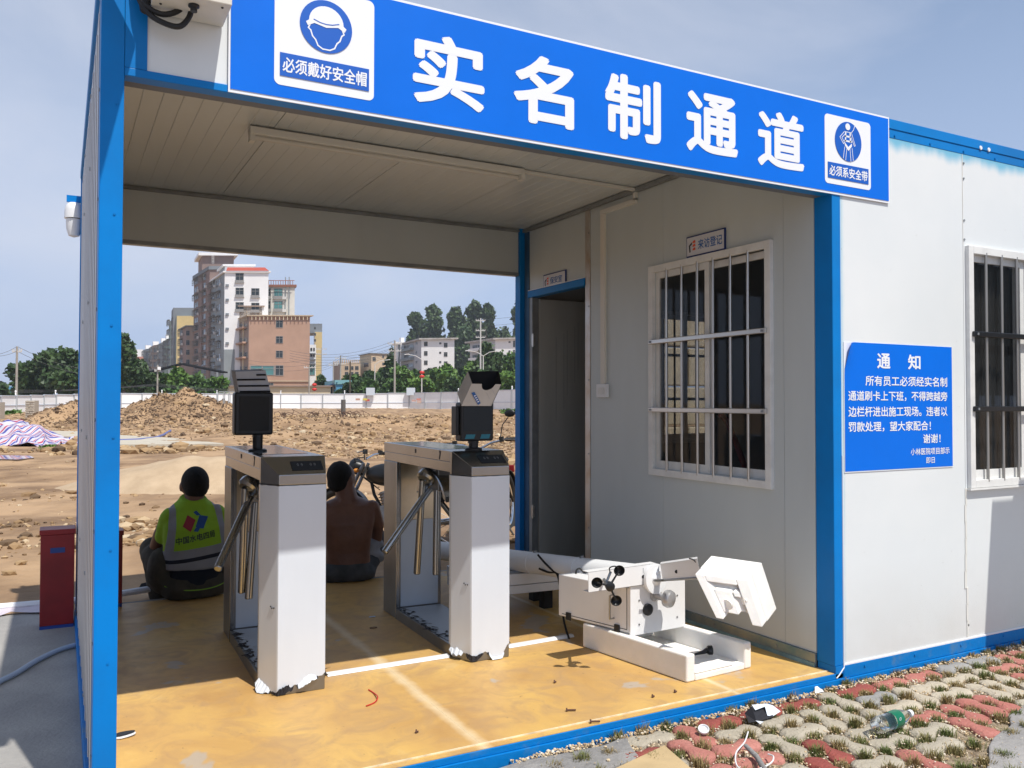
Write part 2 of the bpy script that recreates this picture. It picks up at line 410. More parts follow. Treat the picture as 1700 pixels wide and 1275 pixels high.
# pale concrete strips
def strip(quad, name, label, z=0.03):
    b = MB(); P = []
    for px, d in quad:
        q = gp(px, d); P.append((q.x, q.y))
    zt = max(hgt(*q) for q in P) + z
    b.prism(P, zt-0.25, zt)
    tag(b.build(name, M_curb, bevel=0.01), label, 'concrete slab')
strip([(196, 24.8), (372, 25.5), (285, 29.5), (196, 32)], 'concrete_slab', 'pale concrete strip on the ground in front of the tallest dirt mound')
strip([(58, 31), (133, 30.5), (133, 36), (48, 37)], 'concrete_slab', 'pale concrete strip between striped tarpaulin and the left wall')
# puddle
b = MB(); q = [gp(px, d) for px, d in ((-30, 19.4), (30, 19.2), (58, 19.8), (52, 20.5), (10, 20.7), (-30, 20.8))]
b.prism([(v.x, v.y) for v in q], hgt(q[2].x, q[2].y)-0.02, hgt(q[2].x, q[2].y)+0.03)
b.build('puddle_water', mat('puddle_water', (0.12, 0.09, 0.07), 0.04), kind='structure')

# striped tarpaulin, crumpled over a heap
M_tarp = mat('striped_tarp', (0.7, 0.7, 0.74), 0.55, bump=0.35, bscale=6)
nt, p = nodes(M_tarp)
t = nt.nodes.new('ShaderNodeTexCoord'); mp_ = nt.nodes.new('ShaderNodeMapping'); mp_.inputs['Rotation'].default_value = (0, 0, 0.5)
sx = nt.nodes.new('ShaderNodeSeparateXYZ'); mm = nt.nodes.new('ShaderNodeMath'); mm.operation = 'MULTIPLY'; mm.inputs[1].default_value = 5.6
fr = nt.nodes.new('ShaderNodeMath'); fr.operation = 'FRACT'; r = nt.nodes.new('ShaderNodeValToRGB'); r.color_ramp.interpolation = 'CONSTANT'
r.color_ramp.elements[0].color = (0.52, 0.50, 0.56, 1); r.color_ramp.elements[1].position = 0.30; r.color_ramp.elements[1].color = (0.42, 0.03, 0.07, 1)
for ps, c4 in ((0.46, (0.52, 0.50, 0.56, 1)), (0.60, (0.045, 0.06, 0.30, 1)), (0.84, (0.52, 0.50, 0.56, 1))):
    e = r.color_ramp.elements.new(ps); e.color = c4
nt.links.new(t.outputs['UV'], mp_.inputs[0]); nt.links.new(mp_.outputs[0], sx.inputs[0]); nt.links.new(sx.outputs[0], mm.inputs[0])
nt.links.new(mm.outputs[0], fr.inputs[0]); nt.links.new(fr.outputs[0], r.inputs[0]); nt.links.new(r.outputs[0], p.inputs['Base Color'])
c = gp(8, 27); n = 64; vs = []; uv = []
for i in range(n+1):
    for j in range(n+1):
        x = (i/n*2-1)*2.1; y = (j/n*2-1)*1.5
        rr = math.sqrt((x/2.05)**2+(y/1.45)**2)
        h = 0.72*max(0, 1-rr**1.6)+0.22*mn.noise(Vector((x*2.3+3, y*2.3, 1)))+0.12*mn.noise(Vector((x*5.2, y*5.2, 5)))+0.03
        jx = 0.22*mn.noise(Vector((x*1.9, y*1.9, 20))); jy = 0.22*mn.noise(Vector((x*1.9, y*1.9, 30)))
        x2, y2 = x+jx, y+jy
        X, Y = c.x + x2*R2.x + y2*F2.x, c.y + x2*R2.y + y2*F2.y
        vs.append((X, Y, hgt(X, Y)+max(0.0, h))); uv.append((x*1.15+0.5*mn.noise(Vector((x*0.9, y*0.9, 40))), y*1.15+0.8*mn.noise(Vector((x*0.9, y*0.9, 50)))))
b = MB(); b.add(vs, [(i*(n+1)+j, (i+1)*(n+1)+j, (i+1)*(n+1)+j+1, i*(n+1)+j+1) for i in range(n) for j in range(n)])
o = b.build('tarpaulin', M_tarp, smooth=True, flat_angle=60)
ul = o.data.uv_layers.new(name='uv')
for l in o.data.loops: ul.data[l.index].uv = uv[l.vertex_index]
tag(o, 'crumpled red, white and blue striped tarpaulin over a low heap at the left', 'tarpaulin')
# stone piers near the fence
M_pier = mat('stone_pier', (0.40, 0.34, 0.27), 0.9, bump=0.4, bscale=10)
nt, p = nodes(M_pier); g = nt.nodes.new('ShaderNodeNewGeometry'); r = nt.nodes.new('ShaderNodeValToRGB')
r.color_ramp.elements[0].color = (0.16, 0.12, 0.09, 1); r.color_ramp.elements[1].color = (0.52, 0.46, 0.38, 1)
nt.links.new(g.outputs['Random Per Island'], r.inputs[0]); nt.links.new(r.outputs[0], p.inputs['Base Color'])
def pier(px, d, h, label):
    c = gp(px, d); z0 = hgt(c.x, c.y)-0.1
    e = empty('stone_pier', (c.x, c.y, z0), -0.55, label, 'stone pier')
    nl = 9; w = 0.27
    core = MB(); core.box((-w+0.03, -w+0.03, 0), (w-0.03, w-0.03, h)); core.build('core', M_pier, e, local=True)
    for k in range(nl):
        z1 = h*k/nl; z2 = h*(k+1)/nl-0.02
        cuts = [-w, rng.uniform(-0.12, 0.1), w]
        for s in range(2):
            bb = MB(); bb.box((cuts[s]+0.008, -w-rng.uniform(0, 0.04), z1), (cuts[s+1]-0.008, -w+0.1, z2)); bb.build('stone', M_pier, e, local=True, bevel=0.02, bseg=1)
            bb = MB(); bb.box((-w-rng.uniform(0, 0.04), cuts[s]+0.008+0.09*(s == 0), z1), (-w+0.1, cuts[s+1]-0.008, z2)); bb.build('stone', M_pier, e, local=True, bevel=0.02, bseg=1)
pier(54, 50, 1.15, 'square stone pier standing alone before the white fence')
pier(-3, 48, 1.1, 'stone pier cut off by the left edge of the photo')

# ------------------------------------------------------------------ white site hoarding (fence)
M_fence = mat('white_hoarding', (0.93, 0.94, 0.94), 0.5, var=0.06, vscale=0.5)
M_fencepost = mat('hoarding_post', (0.42, 0.44, 0.46), 0.6)
M_fcap = mat('hoarding_blue_cap', (0.55, 0.60, 0.68), 0.6)
fence = empty('site_fence', (*gp(300, 100), 0), 0, 'long white panelled hoarding fence across the back of the building site', 'fence')
OFF[fence.name] = Vector(fence.location)
path = [(-70, 62), (0, 72), (92, 84), (200, 96), (360, 108), (500, 112), (680, 112), (790, 104), (850, 98), (930, 92)]
pts = []
for (a, da), (c_, dc) in zip(path, path[1:]):
    A, B = gp(a, da), gp(c_, dc); n = max(1, round((B-A).length/3.0))
    for k in range(n): pts.append(A.lerp(B, k/n))
pts.append(gp(930, 92))
def ftop(pv):
    px, d = pxd(pv.x, pv.y)
    py = np.interp(px, [-60, 0, 200, 360, 560, 750, 860, 930], [660, 658, 653.5, 654, 654.5, 651.5, 647, 645])
    return zat(px, py, d)
for i in range(len(pts)-1):
    A, B = pts[i], pts[i+1]; zt = (ftop(A)+ftop(B))/2; zb = 0.0
    u = (B-A).normalized(); nrm = Vector((u.y, -u.x))
    if nrm.dot(Vector((CAM.x, CAM.y))-A) < 0: nrm = -nrm
    L = (B-A).length; M_ = (A+B)/2
    q = MB(); q.obox((M_.x, M_.y, (zt+zb)/2), (u.x*(L/2-0.05), u.y*(L/2-0.05), 0), (nrm.x*0.03, nrm.y*0.03, 0), (0, 0, (zt-zb)/2))
    q.build('panel', M_fence, fence)
    q = MB(); zr = zt-0.62*(zt-0.45)
    q.obox((M_.x+nrm.x*0.06, M_.y+nrm.y*0.06, zr), (u.x*L/2, u.y*L/2, 0), (nrm.x*0.02, nrm.y*0.02, 0), (0, 0, 0.03))
    q.obox((M_.x+nrm.x*0.05, M_.y+nrm.y*0.05, zt+0.03), (u.x*L/2, u.y*L/2, 0), (nrm.x*0.05, nrm.y*0.05, 0), (0, 0, 0.035))
    q.build('rail', M_fcap, fence)
    q = MB(); q.box((A.x-0.06, A.y-0.06, zb), (A.x+0.06, A.y+0.06, zt+0.02)); q.obox((A.x+nrm.x*0.1, A.y+nrm.y*0.1, (zb+zt)/2), (u.x*0.05, u.y*0.05, 0), (nrm.x*0.05, nrm.y*0.05, 0), (0, 0, (zt-zb)/2-0.02)); q.build('post', M_fencepost, fence)
    if i % 3 == 1:
        q = MB(); q.box((A.x-0.05, A.y-0.05, zt+0.06), (A.x+0.05, A.y+0.05, zt+0.32)); q.ellip((A.x, A.y, zt+0.38), (0.09, 0.09, 0.09), 8, 5); q.build('lamp', M_fence, fence)
for px, w in ((615, 0.55), (682, 0.55)):
    q = gp(px, 111.5); bb = MB(); bb.obox((q.x, q.y, zat(px, 650, 111.5)), (R2.x*w, R2.y*w, 0), (F2.x*0.2, F2.y*0.2, 0), (0, 0, 0.5)); bb.build('lightbox', mat('pale_box', (0.6, 0.66, 0.72), 0.5), fence)
# faded print on two panels
for px, py, cc in ((594, 663, (0.55, 0.33, 0.25)), (606, 663, (0.65, 0.55, 0.1)), (610, 664.5, (0.5, 0.1, 0.1)), (687, 665, (0.55, 0.35, 0.3)), (695, 663, (0.6, 0.25, 0.2)), (696, 667, (0.6, 0.42, 0.35))):
    v = at(px, py, 110.4); bb = MB(); bb.obox(v, R2.to_3d()*0.28, F2.to_3d()*0.01, (0, 0, 0.13)); bb.build('print', mat('print%d' % int(px), cc, 0.7), fence)

# small site things
M_grey = mat('grey_tube', (0.5, 0.52, 0.52), 0.4, metal=0.4)
c = gp(375, 46); z0 = hgt(c.x, c.y); e = empty('pipe_rack', (c.x, c.y, z0), 0, 'low rack of bent grey tubes behind the first face terminal', 'tube rack')
for k in range(4):
    b = MB(); x = (k-1.5)*0.28
    b.tube([(x, 0, 0), (x, 0, 0.5), (x+0.06, 0, 0.62), (x+0.3, 0, 0.62), (x+0.36, 0, 0.5), (x+0.36, 0, 0)], 0.025, 6); b.build('tube', M_grey, e, local=True, smooth=True)
c = gp(570, 60); z0 = hgt(c.x, c.y); b = MB(); b.tube([(c.x, c.y, z0-0.1), (c.x, c.y, z0+1.15)], 0.17, 10)
M_bol = mat('red_black_bollard', (0.12, 0.11, 0.10), 0.6)
tag(b.build('marker_post', M_bol, smooth=True), 'short dark round post standing in the rubble before the fence', 'post')
M_rust = mat('rusty_rebar', (0.12, 0.07, 0.05), 0.8)
for px, lab in ((520, 'tangle of rusty rebar loops on the rubble left of the short post'), (557, 'tangle of rusty rebar beside the short dark post'), (584, 'upright rusty rebar bunch right of the short dark post'), (480, 'low rusty rebar loops above the rubble bank, right of the first face terminal')):
    c = gp(px, 50); b = MB()
    for _ in range(7):
        x, y = c.x+rng.normal()*0.5, c.y+rng.normal()*0.2; z = hgt(x, y); h = rng.uniform(0.2, 0.55)
        b.tube([(x, y, z-0.05), (x+rng.normal()*0.1, y, z+h*0.8), (x+rng.normal()*0.2+0.15, y, z+h), (x+0.4+rng.normal()*0.2, y, z+h*0.5), (x+0.5, y, z)], 0.018, 5)
    tag(b.build('rebar_tangle', M_rust), lab, 'rebar')
b = MB(); P = []
for px, py, d in ((196, 724.5, 27.5), (230, 724, 28), (258, 721, 30), (272, 716, 33), (283, 707, 37)):
    q = at(px, py, d); P.append((q.x, q.y, hgt(q.x, q.y)+0.06))
b.tube(P, 0.05, 8); tag(b.build('hose', mat('blue_hose', (0.12, 0.14, 0.33), 0.5), smooth=True), 'faded blue hose lying up the side of the dirt mound', 'hose')
# ------------------------------------------------------------------ gate shelter (left container) and guard cabin (right container)
W, D = 3.0035, 2.973
ZB, ZT, ZC = 2.22, 2.640, 2.593
XL = -0.064
shelter = empty('gate_shelter', (1.5, 1.5, -0.06), 0, 'open blue and white container porch with ochre floor spanning the turnstiles', 'gate shelter')
cabin = empty('guard_cabin', (6.0, 1.5, -0.06), 0, 'white sandwich-panel guard cabin with blue frame right of the porch', 'cabin')
def B(name, a, b, m, parent, bevel=0.0, **k):
    q = MB(); q.box(a, b); return q.build(name, m, parent, bevel=bevel, **k)

# floor boards: ochre paint, worn to grey cement, pale rubbed lines at the joints
M_floor = mat('ochre_floor_paint', (0.62, 0.33, 0.085), 0.36, spec=0.35)
nt, p = nodes(M_floor)
def nn(t, **k):
    n = nt.nodes.new(t)
    for a, b_ in k.items(): setattr(n, a, b_)
    return n
tcn = nn('ShaderNodeTexCoord')
def noise_(sc, det=6, dist=0.0, rough=0.6):
    n = nn('ShaderNodeTexNoise'); n.inputs['Scale'].default_value = sc; n.inputs['Detail'].default_value = det; n.inputs['Distortion'].default_value = dist; n.inputs['Roughness'].default_value = rough
    nt.links.new(tcn.outputs['Object'], n.inputs[0]); return n
def ramp(src, stops):
    r = nn('ShaderNodeValToRGB')
    r.color_ramp.elements[0].position, r.color_ramp.elements[0].color = stops[0][0], (*stops[0][1], 1)
    r.color_ramp.elements[1].position, r.color_ramp.elements[1].color = stops[-1][0], (*stops[-1][1], 1)
    for s, c in stops[1:-1]:
        e = r.color_ramp.elements.new(s); e.color = (*c, 1)
    nt.links.new(src, r.inputs[0]); return r
def mixc(f, a, b_):
    m = nn('ShaderNodeMix', data_type='RGBA'); nt.links.new(f, m.inputs[0])
    for s, i in ((a, 6), (b_, 7)):
        if isinstance(s, tuple): m.inputs[i].default_value = (*s, 1)
        else: nt.links.new(s, m.inputs[i])
    return m.outputs[2]
n1 = noise_(1.7, 9, 0.8); base = ramp(n1.outputs[0], [(0.30, (0.46, 0.26, 0.09)), (0.46, (0.57, 0.345, 0.115)), (0.60, (0.65, 0.41, 0.125)), (0.74, (0.70, 0.51, 0.24))])
n2 = noise_(5.5, 10, 1.5); smear = ramp(n2.outputs[0], [(0.44, (0, 0, 0)), (0.66, (0.75, 0.75, 0.75))])
c1 = mixc(smear.outputs[0], base.outputs[0], (0.44, 0.275, 0.13))
n3 = noise_(2.1, 4, 0.3); 
r3 = ramp(n3.outputs[0], [(0.635, (0, 0, 0)), (0.665, (0.75, 0.75, 0.75))])
c2 = mixc(r3.outputs[0], c1, (0.42, 0.38, 0.33))
n4 = noise_(38, 3); r4 = ramp(n4.outputs[0], [(0.70, (0, 0, 0)), (0.74, (0.6, 0.6, 0.6))])
c3 = mixc(r4.outputs[0], c2, (0.22, 0.13, 0.06))
# worn pale bands along the joints x = 1.21 and x = 2.42
sep = nn('ShaderNodeSeparateXYZ'); nt.links.new(tcn.outputs['Object'], sep.inputs[0])
def band(xc, w):
    a = nn('ShaderNodeMath', operation='SUBTRACT'); nt.links.new(sep.outputs[0], a.inputs[0]); a.inputs[1].default_value = xc
    b_ = nn('ShaderNodeMath', operation='ABSOLUTE'); nt.links.new(a.outputs[0], b_.inputs[0])
    nz = noise_(9, 5); k = nn('ShaderNodeMath', operation='MULTIPLY_ADD'); nt.links.new(nz.outputs[0], k.inputs[0]); k.inputs[1].default_value = -w*1.6; nt.links.new(b_.outputs[0], k.inputs[2])
    m = nn('ShaderNodeMapRange'); nt.links.new(k.outputs[0], m.inputs[0]); m.inputs[1].default_value = -w*0.75; m.inputs[2].default_value = w*0.35; m.inputs[3].default_value = 0.75; m.inputs[4].default_value = 0
    return m.outputs[0]
bb1 = band(1.21-1.5, 0.035); bb2 = band(2.42-1.5, 0.018)
c4 = mixc(bb1, c3, (0.76, 0.62, 0.40)); c5 = mixc(bb2, c4, (0.76, 0.62, 0.40))
nt.links.new(c5, p.inputs['Base Color'])
nb = noise_(30, 6); bp = nn('ShaderNodeBump'); bp.inputs['Strength'].default_value = 0.12; bp.inputs['Distance'].default_value = 0.01
nt.links.new(nb.outputs[0], bp.inputs['Height']); nt.links.new(bp.outputs[0], p.inputs['Normal'])
rr = nn('ShaderNodeMapRange'); nt.links.new(n2.outputs[0], rr.inputs[0]); rr.inputs[3].default_value = 0.30; rr.inputs[4].default_value = 0.62; nt.links.new(rr.outputs[0], p.inputs['Roughness'])
M_floorline = mat('rubbed_floor_line', (0.78, 0.64, 0.42), 0.5, var=0.3, vscale=20)
xsj = [0.0, 1.21, 2.42, W]
for i in range(3):
    B('floor_board', (xsj[i]+0.0003, 0.045, -0.03), (xsj[i+1]-0.0003, D+0.02, 0.0), M_floor, shelter)
B('floor_board_edge', (0.0, 0.004, -0.03), (W, 0.042, -0.002), M_floor, shelter)
B('floor_edge_line', (0.0, 0.0385, -0.02), (W, 0.0465, 0.0018), M_floorline, shelter)
B('subfloor', (XL+0.01, 0.01, -0.058), (W, D, -0.032), M_bluebase, shelter)
# front sill beam (lower, with a lip)
q = MB(); q.box((XL, -0.012, -0.13), (3.055, 0.0, -0.028)); q.box((XL, -0.004, -0.0275), (3.055, 0.0035, -0.0035)); q.build('sill_beam', M_bluebase, shelter, bevel=0.002)
B('sill_beam', (XL, D+0.02, -0.12), (W, D+0.06, 0.0), mat('bare_back_sill', (0.22, 0.21, 0.19), 0.7, var=0.3, vscale=8), shelter)
# posts
B('corner_post', (XL, 0.0, -0.05), (0.0, 0.12, ZT), M_blue, shelter, bevel=0.003)
B('corner_post', (XL, D-0.02, -0.05), (-0.01, D+0.05, ZT-0.005), M_blue, shelter, bevel=0.003)
# left wall, ribbed panels seen from outside
M_left = mat('ribbed_wall_panel', (0.62, 0.60, 0.60), 0.26, metal=0.35, var=0.06, vscale=2, stretch=(1, 1, 0.2))
ypan = [0.122, 1.07, 2.02, D-0.022]
for i in range(3):
    q = MB(); y0, y1 = ypan[i]+0.003, ypan[i+1]-0.003
    q.box((-0.056, y0, 0.0), (-0.008, y1, ZC-0.002))
    k = y0+0.05
    while k < y1-0.02:
        q.box((-0.060, k, 0.01), (-0.0562, k+0.022, ZC-0.05)); k += 0.19
    q.build('wall_panel', M_left, shelter, bevel=0.0015)
    for z in (0.06, 0.55, 1.1, 1.65, 2.2, 2.5):
        q = MB(); q.lathe([(0.008, 0), (0.008, 0.004)], (-0.0605, ypan[i]+0.03, z), (-1, 0, 0), 8); q.build('rivet', M_trim, shelter)
B('side_sill', (XL-0.006, 0.02, -0.12), (-0.012, D, -0.004), M_bluebase, shelter, bevel=0.003)
B('side_top_rail', (XL-0.004, 0.122, ZC+0.0), (-0.006, D-0.022, ZT-0.003), M_blue, shelter, bevel=0.003)
for z in np.arange(0.15, 2.6, 0.33):
    q = MB(); q.lathe([(0.0035, 0), (0.0035, 0.002)], (-0.030+0.012*((z*7) % 1), -0.0005, z), (0, -1, 0), 8); q.build('rivet', M_bluebase, shelter)
    q = MB(); q.lathe([(0.006, 0), (0.006, 0.003)], (-0.0645, 0.05, z+0.05), (-1, 0, 0), 8); q.build('rivet', M_trim, shelter)
# front fascia: panel, lower rail, blue corner plate
B('fascia_panel', (0.045, 0.006, 2.245), (W+0.05, 0.05, ZT-0.035), M_panel, shelter)
B('fascia_rail', (0.0005, 0.0, ZB), (W+0.05, 0.055, 2.2445), M_blue, shelter, bevel=0.002)
B('fascia_rail', (0.0005, 0.0, ZT-0.034), (W+0.05, 0.055, ZT), M_blue, shelter, bevel=0.002)
B('corner_plate', (0.0008, 0.001, 2.2455), (0.062, 0.0055, ZT-0.035), M_blue, shelter)
B('fascia_soffit', (0.0, 0.056, ZB+0.002), (W-0.002, 0.105, ZB+0.010), mat('dark_soffit', (0.13, 0.14, 0.16), 0.5), shelter)
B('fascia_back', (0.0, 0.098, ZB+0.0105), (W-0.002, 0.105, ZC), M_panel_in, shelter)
# roof and ceiling (corrugated sheets running front to back)
B('roof', (XL, 0.06, ZC+0.004), (W+0.05, D+0.05, ZT-0.006), mat('roof_sheet', (0.45, 0.46, 0.46), 0.5), shelter)
xc = [0.0, 0.75, 1.5, 2.25, W-0.002]
for i in range(4):
    q = MB(); a, b_ = xc[i]+0.002, xc[i+1]-0.002
    q.box((a, 0.106, ZC-0.002), (b_, D-0.002, ZC+0.003))
    k = a+0.06
    while k < b_-0.02:
        q.extrude([(k-0.003, 0.106, ZC-0.0022), (k, 0.106, ZC-0.0040), (k+0.003, 0.106, ZC-0.0022)], (0, D-0.112, 0)); k += 0.082
    q.build('ceiling_sheet', M_ceil, shelter)
# back lintel
B('lintel_panel', (-0.006, D-0.001, 2.252), (W-0.045, D+0.04, ZC+0.002), M_panel_in, shelter)
B('lintel_rail', (-0.006, D-0.006, 2.226), (W-0.045, D+0.05, 2.2515), M_trim, shelter)
B('ceiling_trim', (0.0, D-0.022, ZC-0.028), (W-0.045, D-0.0015, ZC-0.009), M_trim, shelter)
B('ceiling_trim', (W-0.024, 0.106, ZC-0.034), (W-0.002, D-0.024, ZC-0.009), M_trim, shelter)

# ---- guard cabin
CX1 = 8.9
B('corner_post', (W+0.0005, -0.001, 0.03), (W+0.056, 0.105, ZT), M_blue, cabin, bevel=0.003)
q = MB(); q.box((W+0.0015, -0.004, -0.03), (W+0.052, 0.10, 0.0295)); q.build('post_foot', M_blue, cabin)
B('corner_post', (W-0.044, D-0.03, -0.05), (W+0.02, D+0.05, ZT), M_blue, cabin, bevel=0.003)
B('post_trim', (W-0.006, D-0.10, 0.06), (W+0.012, D-0.031, ZC-0.035), mat('blue_grey_trim', (0.05, 0.12, 0.22), 0.5, var=0.3, vscale=4), cabin)
B('sill_beam', (W+0.056, -0.004, -0.03), (CX1, 0.03, 0.026), M_bluebase, cabin, bevel=0.002)
B('sill_beam', (W+0.052, -0.012, -0.13), (CX1, 0.028, -0.0315), M_bluebase, cabin, bevel=0.002)
B('sealant_line', (W+0.06, -0.003, 0.0275), (CX1, 0.002, 0.036), M_white, cabin)
q = MB(); q.tube([(W+0.056, -0.004, 1.0), (W+0.0565, -0.004, 0.035), (W+0.054, -0.006, 0.02), (W+0.02, -0.007, -0.010), (W+0.004, -0.006, -0.022)], 0.0028, 6); q.build('sealant_bead', M_white, cabin)
B('top_beam', (W+0.051, -0.003, 2.592), (CX1, 0.05, ZT), M_blue, cabin, bevel=0.002)
B('top_beam', (W+0.051, 0.001, 2.548), (CX1, 0.05, 2.5915), M_blue, cabin, bevel=0.002)
for x in np.arange(3.45, 8.8, 0.27):
    q = MB(); q.lathe([(0.006, 0), (0.006, 0.004)], (x, 0.0005, 2.562), (0, -1, 0), 8); q.build('rivet', M_bluebase, cabin)
for x in np.arange(3.2, 8.8, 0.36):
    q = MB(); q.lathe([(0.006, 0), (0.006, 0.004)], (x, -0.0045, 0.008), (0, -1, 0), 8); q.build('rivet', M_bluebase, cabin)
for x in (4.13, 4.20):
    q = MB(); q.lathe([(0.012, 0), (0.010, 0.003)], (x, -0.0035, 2.60), (0, -1, 0), 10); q.build('paint_fleck', M_white, cabin)
# front wall panels with window openings; blue overspray along the top and the post edge
M_front = mat('front_sandwich_panel', (0.66, 0.68, 0.675), 0.36)
nt, p = nodes(M_front); tcn = nn('ShaderNodeTexCoord'); sep = nn('ShaderNodeSeparateXYZ'); nt.links.new(tcn.outputs['Object'], sep.inputs[0])
n1 = noise_(1.2, 6); base = ramp(n1.outputs[0], [(0.35, (0.70, 0.73, 0.735)), (0.65, (0.755, 0.775, 0.77))])
nz = noise_(6, 4)
mpn = nn('ShaderNodeMapping'); mpn.inputs['Scale'].default_value = (9, 9, 1.2); nt.links.new(tcn.outputs['Object'], mpn.inputs[0]); nz2 = nn('ShaderNodeTexNoise'); nz2.inputs['Scale'].default_value = 1; nt.links.new(mpn.outputs[0], nz2.inputs[0])
ad = nn('ShaderNodeMath', operation='MULTIPLY_ADD'); nt.links.new(nz2.outputs[0], ad.inputs[0]); ad.inputs[1].default_value = 0.10; nt.links.new(sep.outputs[2], ad.inputs[2])
mr = nn('ShaderNodeMapRange'); nt.links.new(ad.outputs[0], mr.inputs[0]); zoff = 0.06
mr.inputs[1].default_value = 2.548+zoff-0.02; mr.inputs[2].default_value = 2.548+zoff+0.05; mr.inputs[3].default_value = 0; mr.inputs[4].default_value = 0.85; mr.interpolation_type = 'SMOOTHSTEP'
ax_ = nn('ShaderNodeMath', operation='MULTIPLY_ADD'); nt.links.new(nz.outputs[0], ax_.inputs[0]); ax_.inputs[1].default_value = 0.02; nt.links.new(sep.outputs[0], ax_.inputs[2])
mr2 = nn('ShaderNodeMapRange'); nt.links.new(ax_.outputs[0], mr2.inputs[0]); mr2.inputs[1].default_value = (W+0.064)-6.0; mr2.inputs[2].default_value = (W+0.10)-6.0; mr2.inputs[3].default_value = 0.5; mr2.inputs[4].default_value = 0; mr2.interpolation_type = 'SMOOTHSTEP'
mxx = nn('ShaderNodeMath', operation='MAXIMUM'); nt.links.new(mr.outputs[0], mxx.inputs[0]); nt.links.new(mr2.outputs[0], mxx.inputs[1])
cf = mixc(mxx.outputs[0], base.outputs[0], (0.08, 0.42, 0.62))
sp_ = noise_(55, 2); spr = ramp(sp_.outputs[0], [(0.755, (0, 0, 0)), (0.775, (0.6, 0.6, 0.6))]); st_ = nn('ShaderNodeMapRange'); nt.links.new(sep.outputs[2], st_.inputs[0]); st_.inputs[1].default_value = 0.06; st_.inputs[2].default_value = 0.55; st_.inputs[3].default_value = 0.5; st_.inputs[4].default_value = 0.0
dn = noise_(4, 8); dm = nn('ShaderNodeMath', operation='MULTIPLY'); nt.links.new(st_.outputs[0], dm.inputs[0]); nt.links.new(dn.outputs[0], dm.inputs[1])
cf = mixc(dm.outputs[0], cf, (0.42, 0.37, 0.30)); cf = mixc(spr.outputs[0], cf, (0.25, 0.22, 0.19))
nt.links.new(cf, p.inputs['Base Color'])
bn_ = noise_(2.6, 3); bq = nn('ShaderNodeBump'); bq.inputs['Strength'].default_value = 0.10; bq.inputs['Distance'].default_value = 0.02; nt.links.new(bn_.outputs[0], bq.inputs['Height']); nt.links.new(bq.outputs[0], p.inputs['Normal'])
def panel_y(name, x0, x1, z0, z1, ya, yb, hole, m, parent):     # wall piece in a y plane with an optional opening
    q = MB()
    if hole is None: q.box((x0, ya, z0), (x1, yb, z1))
    else:
        hx0, hx1, hz0, hz1 = hole
        if hx0 > x0: q.box((x0, ya, z0), (hx0, yb, z1))
        if hx1 < x1: q.box((hx1, ya, z0), (x1, yb, z1))
        q.box((max(x0, hx0), ya, z0), (min(x1, hx1), yb, hz0)); q.box((max(x0, hx0), ya, hz1), (min(x1, hx1), yb, z1))
    return q.build(name, m, parent)
xp = [W+0.0565, 3.98, 5.10, 6.05, 7.0, 7.95, CX1]
for i in range(6):
    hole = (4.035, 4.965, 0.845, 2.03) if i == 1 else ((6.2, 6.95, 0.0, 2.0) if False else None)
    panel_y('wall_panel', xp[i]+0.0015, xp[i+1]-0.0015, 0.027, 2.5475, 0.003, 0.05, hole, M_front, cabin)
q = MB(); q.box((3.977, 0.0005, 0.036), (3.983, 0.004, 0.80)); 
for k in range(9): q.obox((3.980+rng.normal()*0.004, 0.001, 0.08+k*0.085), (0.007, 0, 0), (0, 0.002, 0), (0, 0, 0.045))
q.build('joint_sealant', mat('joint_putty', (0.72, 0.71, 0.66), 0.6), cabin, bevel=0.001)
B('joint_sealant', (3.9785, 0.0008, 2.07), (3.9815, 0.003, 2.547), mat('joint_putty', (0.72, 0.71, 0.66), 0.6), cabin)
for z in (0.10, 2.42, 2.50, 2.10, 2.2):
    q = MB(); q.lathe([(0.006, 0), (0.006, 0.004)], (3.99, 0.003, z), (0, -1, 0), 8); q.build('rivet', M_trim, cabin)
# left wall of the cabin (the porch's right wall), x = W .. W+0.05
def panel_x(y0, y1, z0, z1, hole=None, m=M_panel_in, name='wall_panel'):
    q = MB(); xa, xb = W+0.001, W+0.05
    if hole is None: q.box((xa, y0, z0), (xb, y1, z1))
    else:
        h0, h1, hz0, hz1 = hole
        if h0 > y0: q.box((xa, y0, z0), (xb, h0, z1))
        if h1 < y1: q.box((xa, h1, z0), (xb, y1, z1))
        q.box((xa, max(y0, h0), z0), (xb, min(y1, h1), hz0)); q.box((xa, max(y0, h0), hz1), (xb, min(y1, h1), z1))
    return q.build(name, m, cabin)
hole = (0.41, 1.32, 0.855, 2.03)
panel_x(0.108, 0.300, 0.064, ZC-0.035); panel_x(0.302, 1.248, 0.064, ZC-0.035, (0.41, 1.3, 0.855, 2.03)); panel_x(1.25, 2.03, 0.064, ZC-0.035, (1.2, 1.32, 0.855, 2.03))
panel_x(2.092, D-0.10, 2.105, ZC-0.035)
q = MB(); q.box((W-0.004, 2.031, 0.10), (W+0.05, 2.0905, ZC-0.034)); q.build('jamb', M_galv, cabin, bevel=0.002)
for z in (0.4, 0.9, 1.4, 1.9, 2.4):
    q = MB(); q.lathe([(0.005, 0), (0.005, 0.004)], (W-0.004, 2.045, z), (-1, 0, 0), 8); q.build('rivet', M_trim, cabin)
B('base_flashing', (W-0.010, 0.106, 0.0005), (W+0.0005, 2.03, 0.0625), mat('base_flashing', (0.48, 0.44, 0.36), 0.35, metal=0.4, col2=(0.12, 0.22, 0.28), vscale=2.5), cabin)
q = MB(); q.box((W-0.016, 0.106, 0.0), (W-0.0105, D-0.1, 0.018)); q.build('base_flashing', mat('blue_grey_flashing', (0.20, 0.33, 0.36), 0.5, var=0.3, vscale=6), cabin)
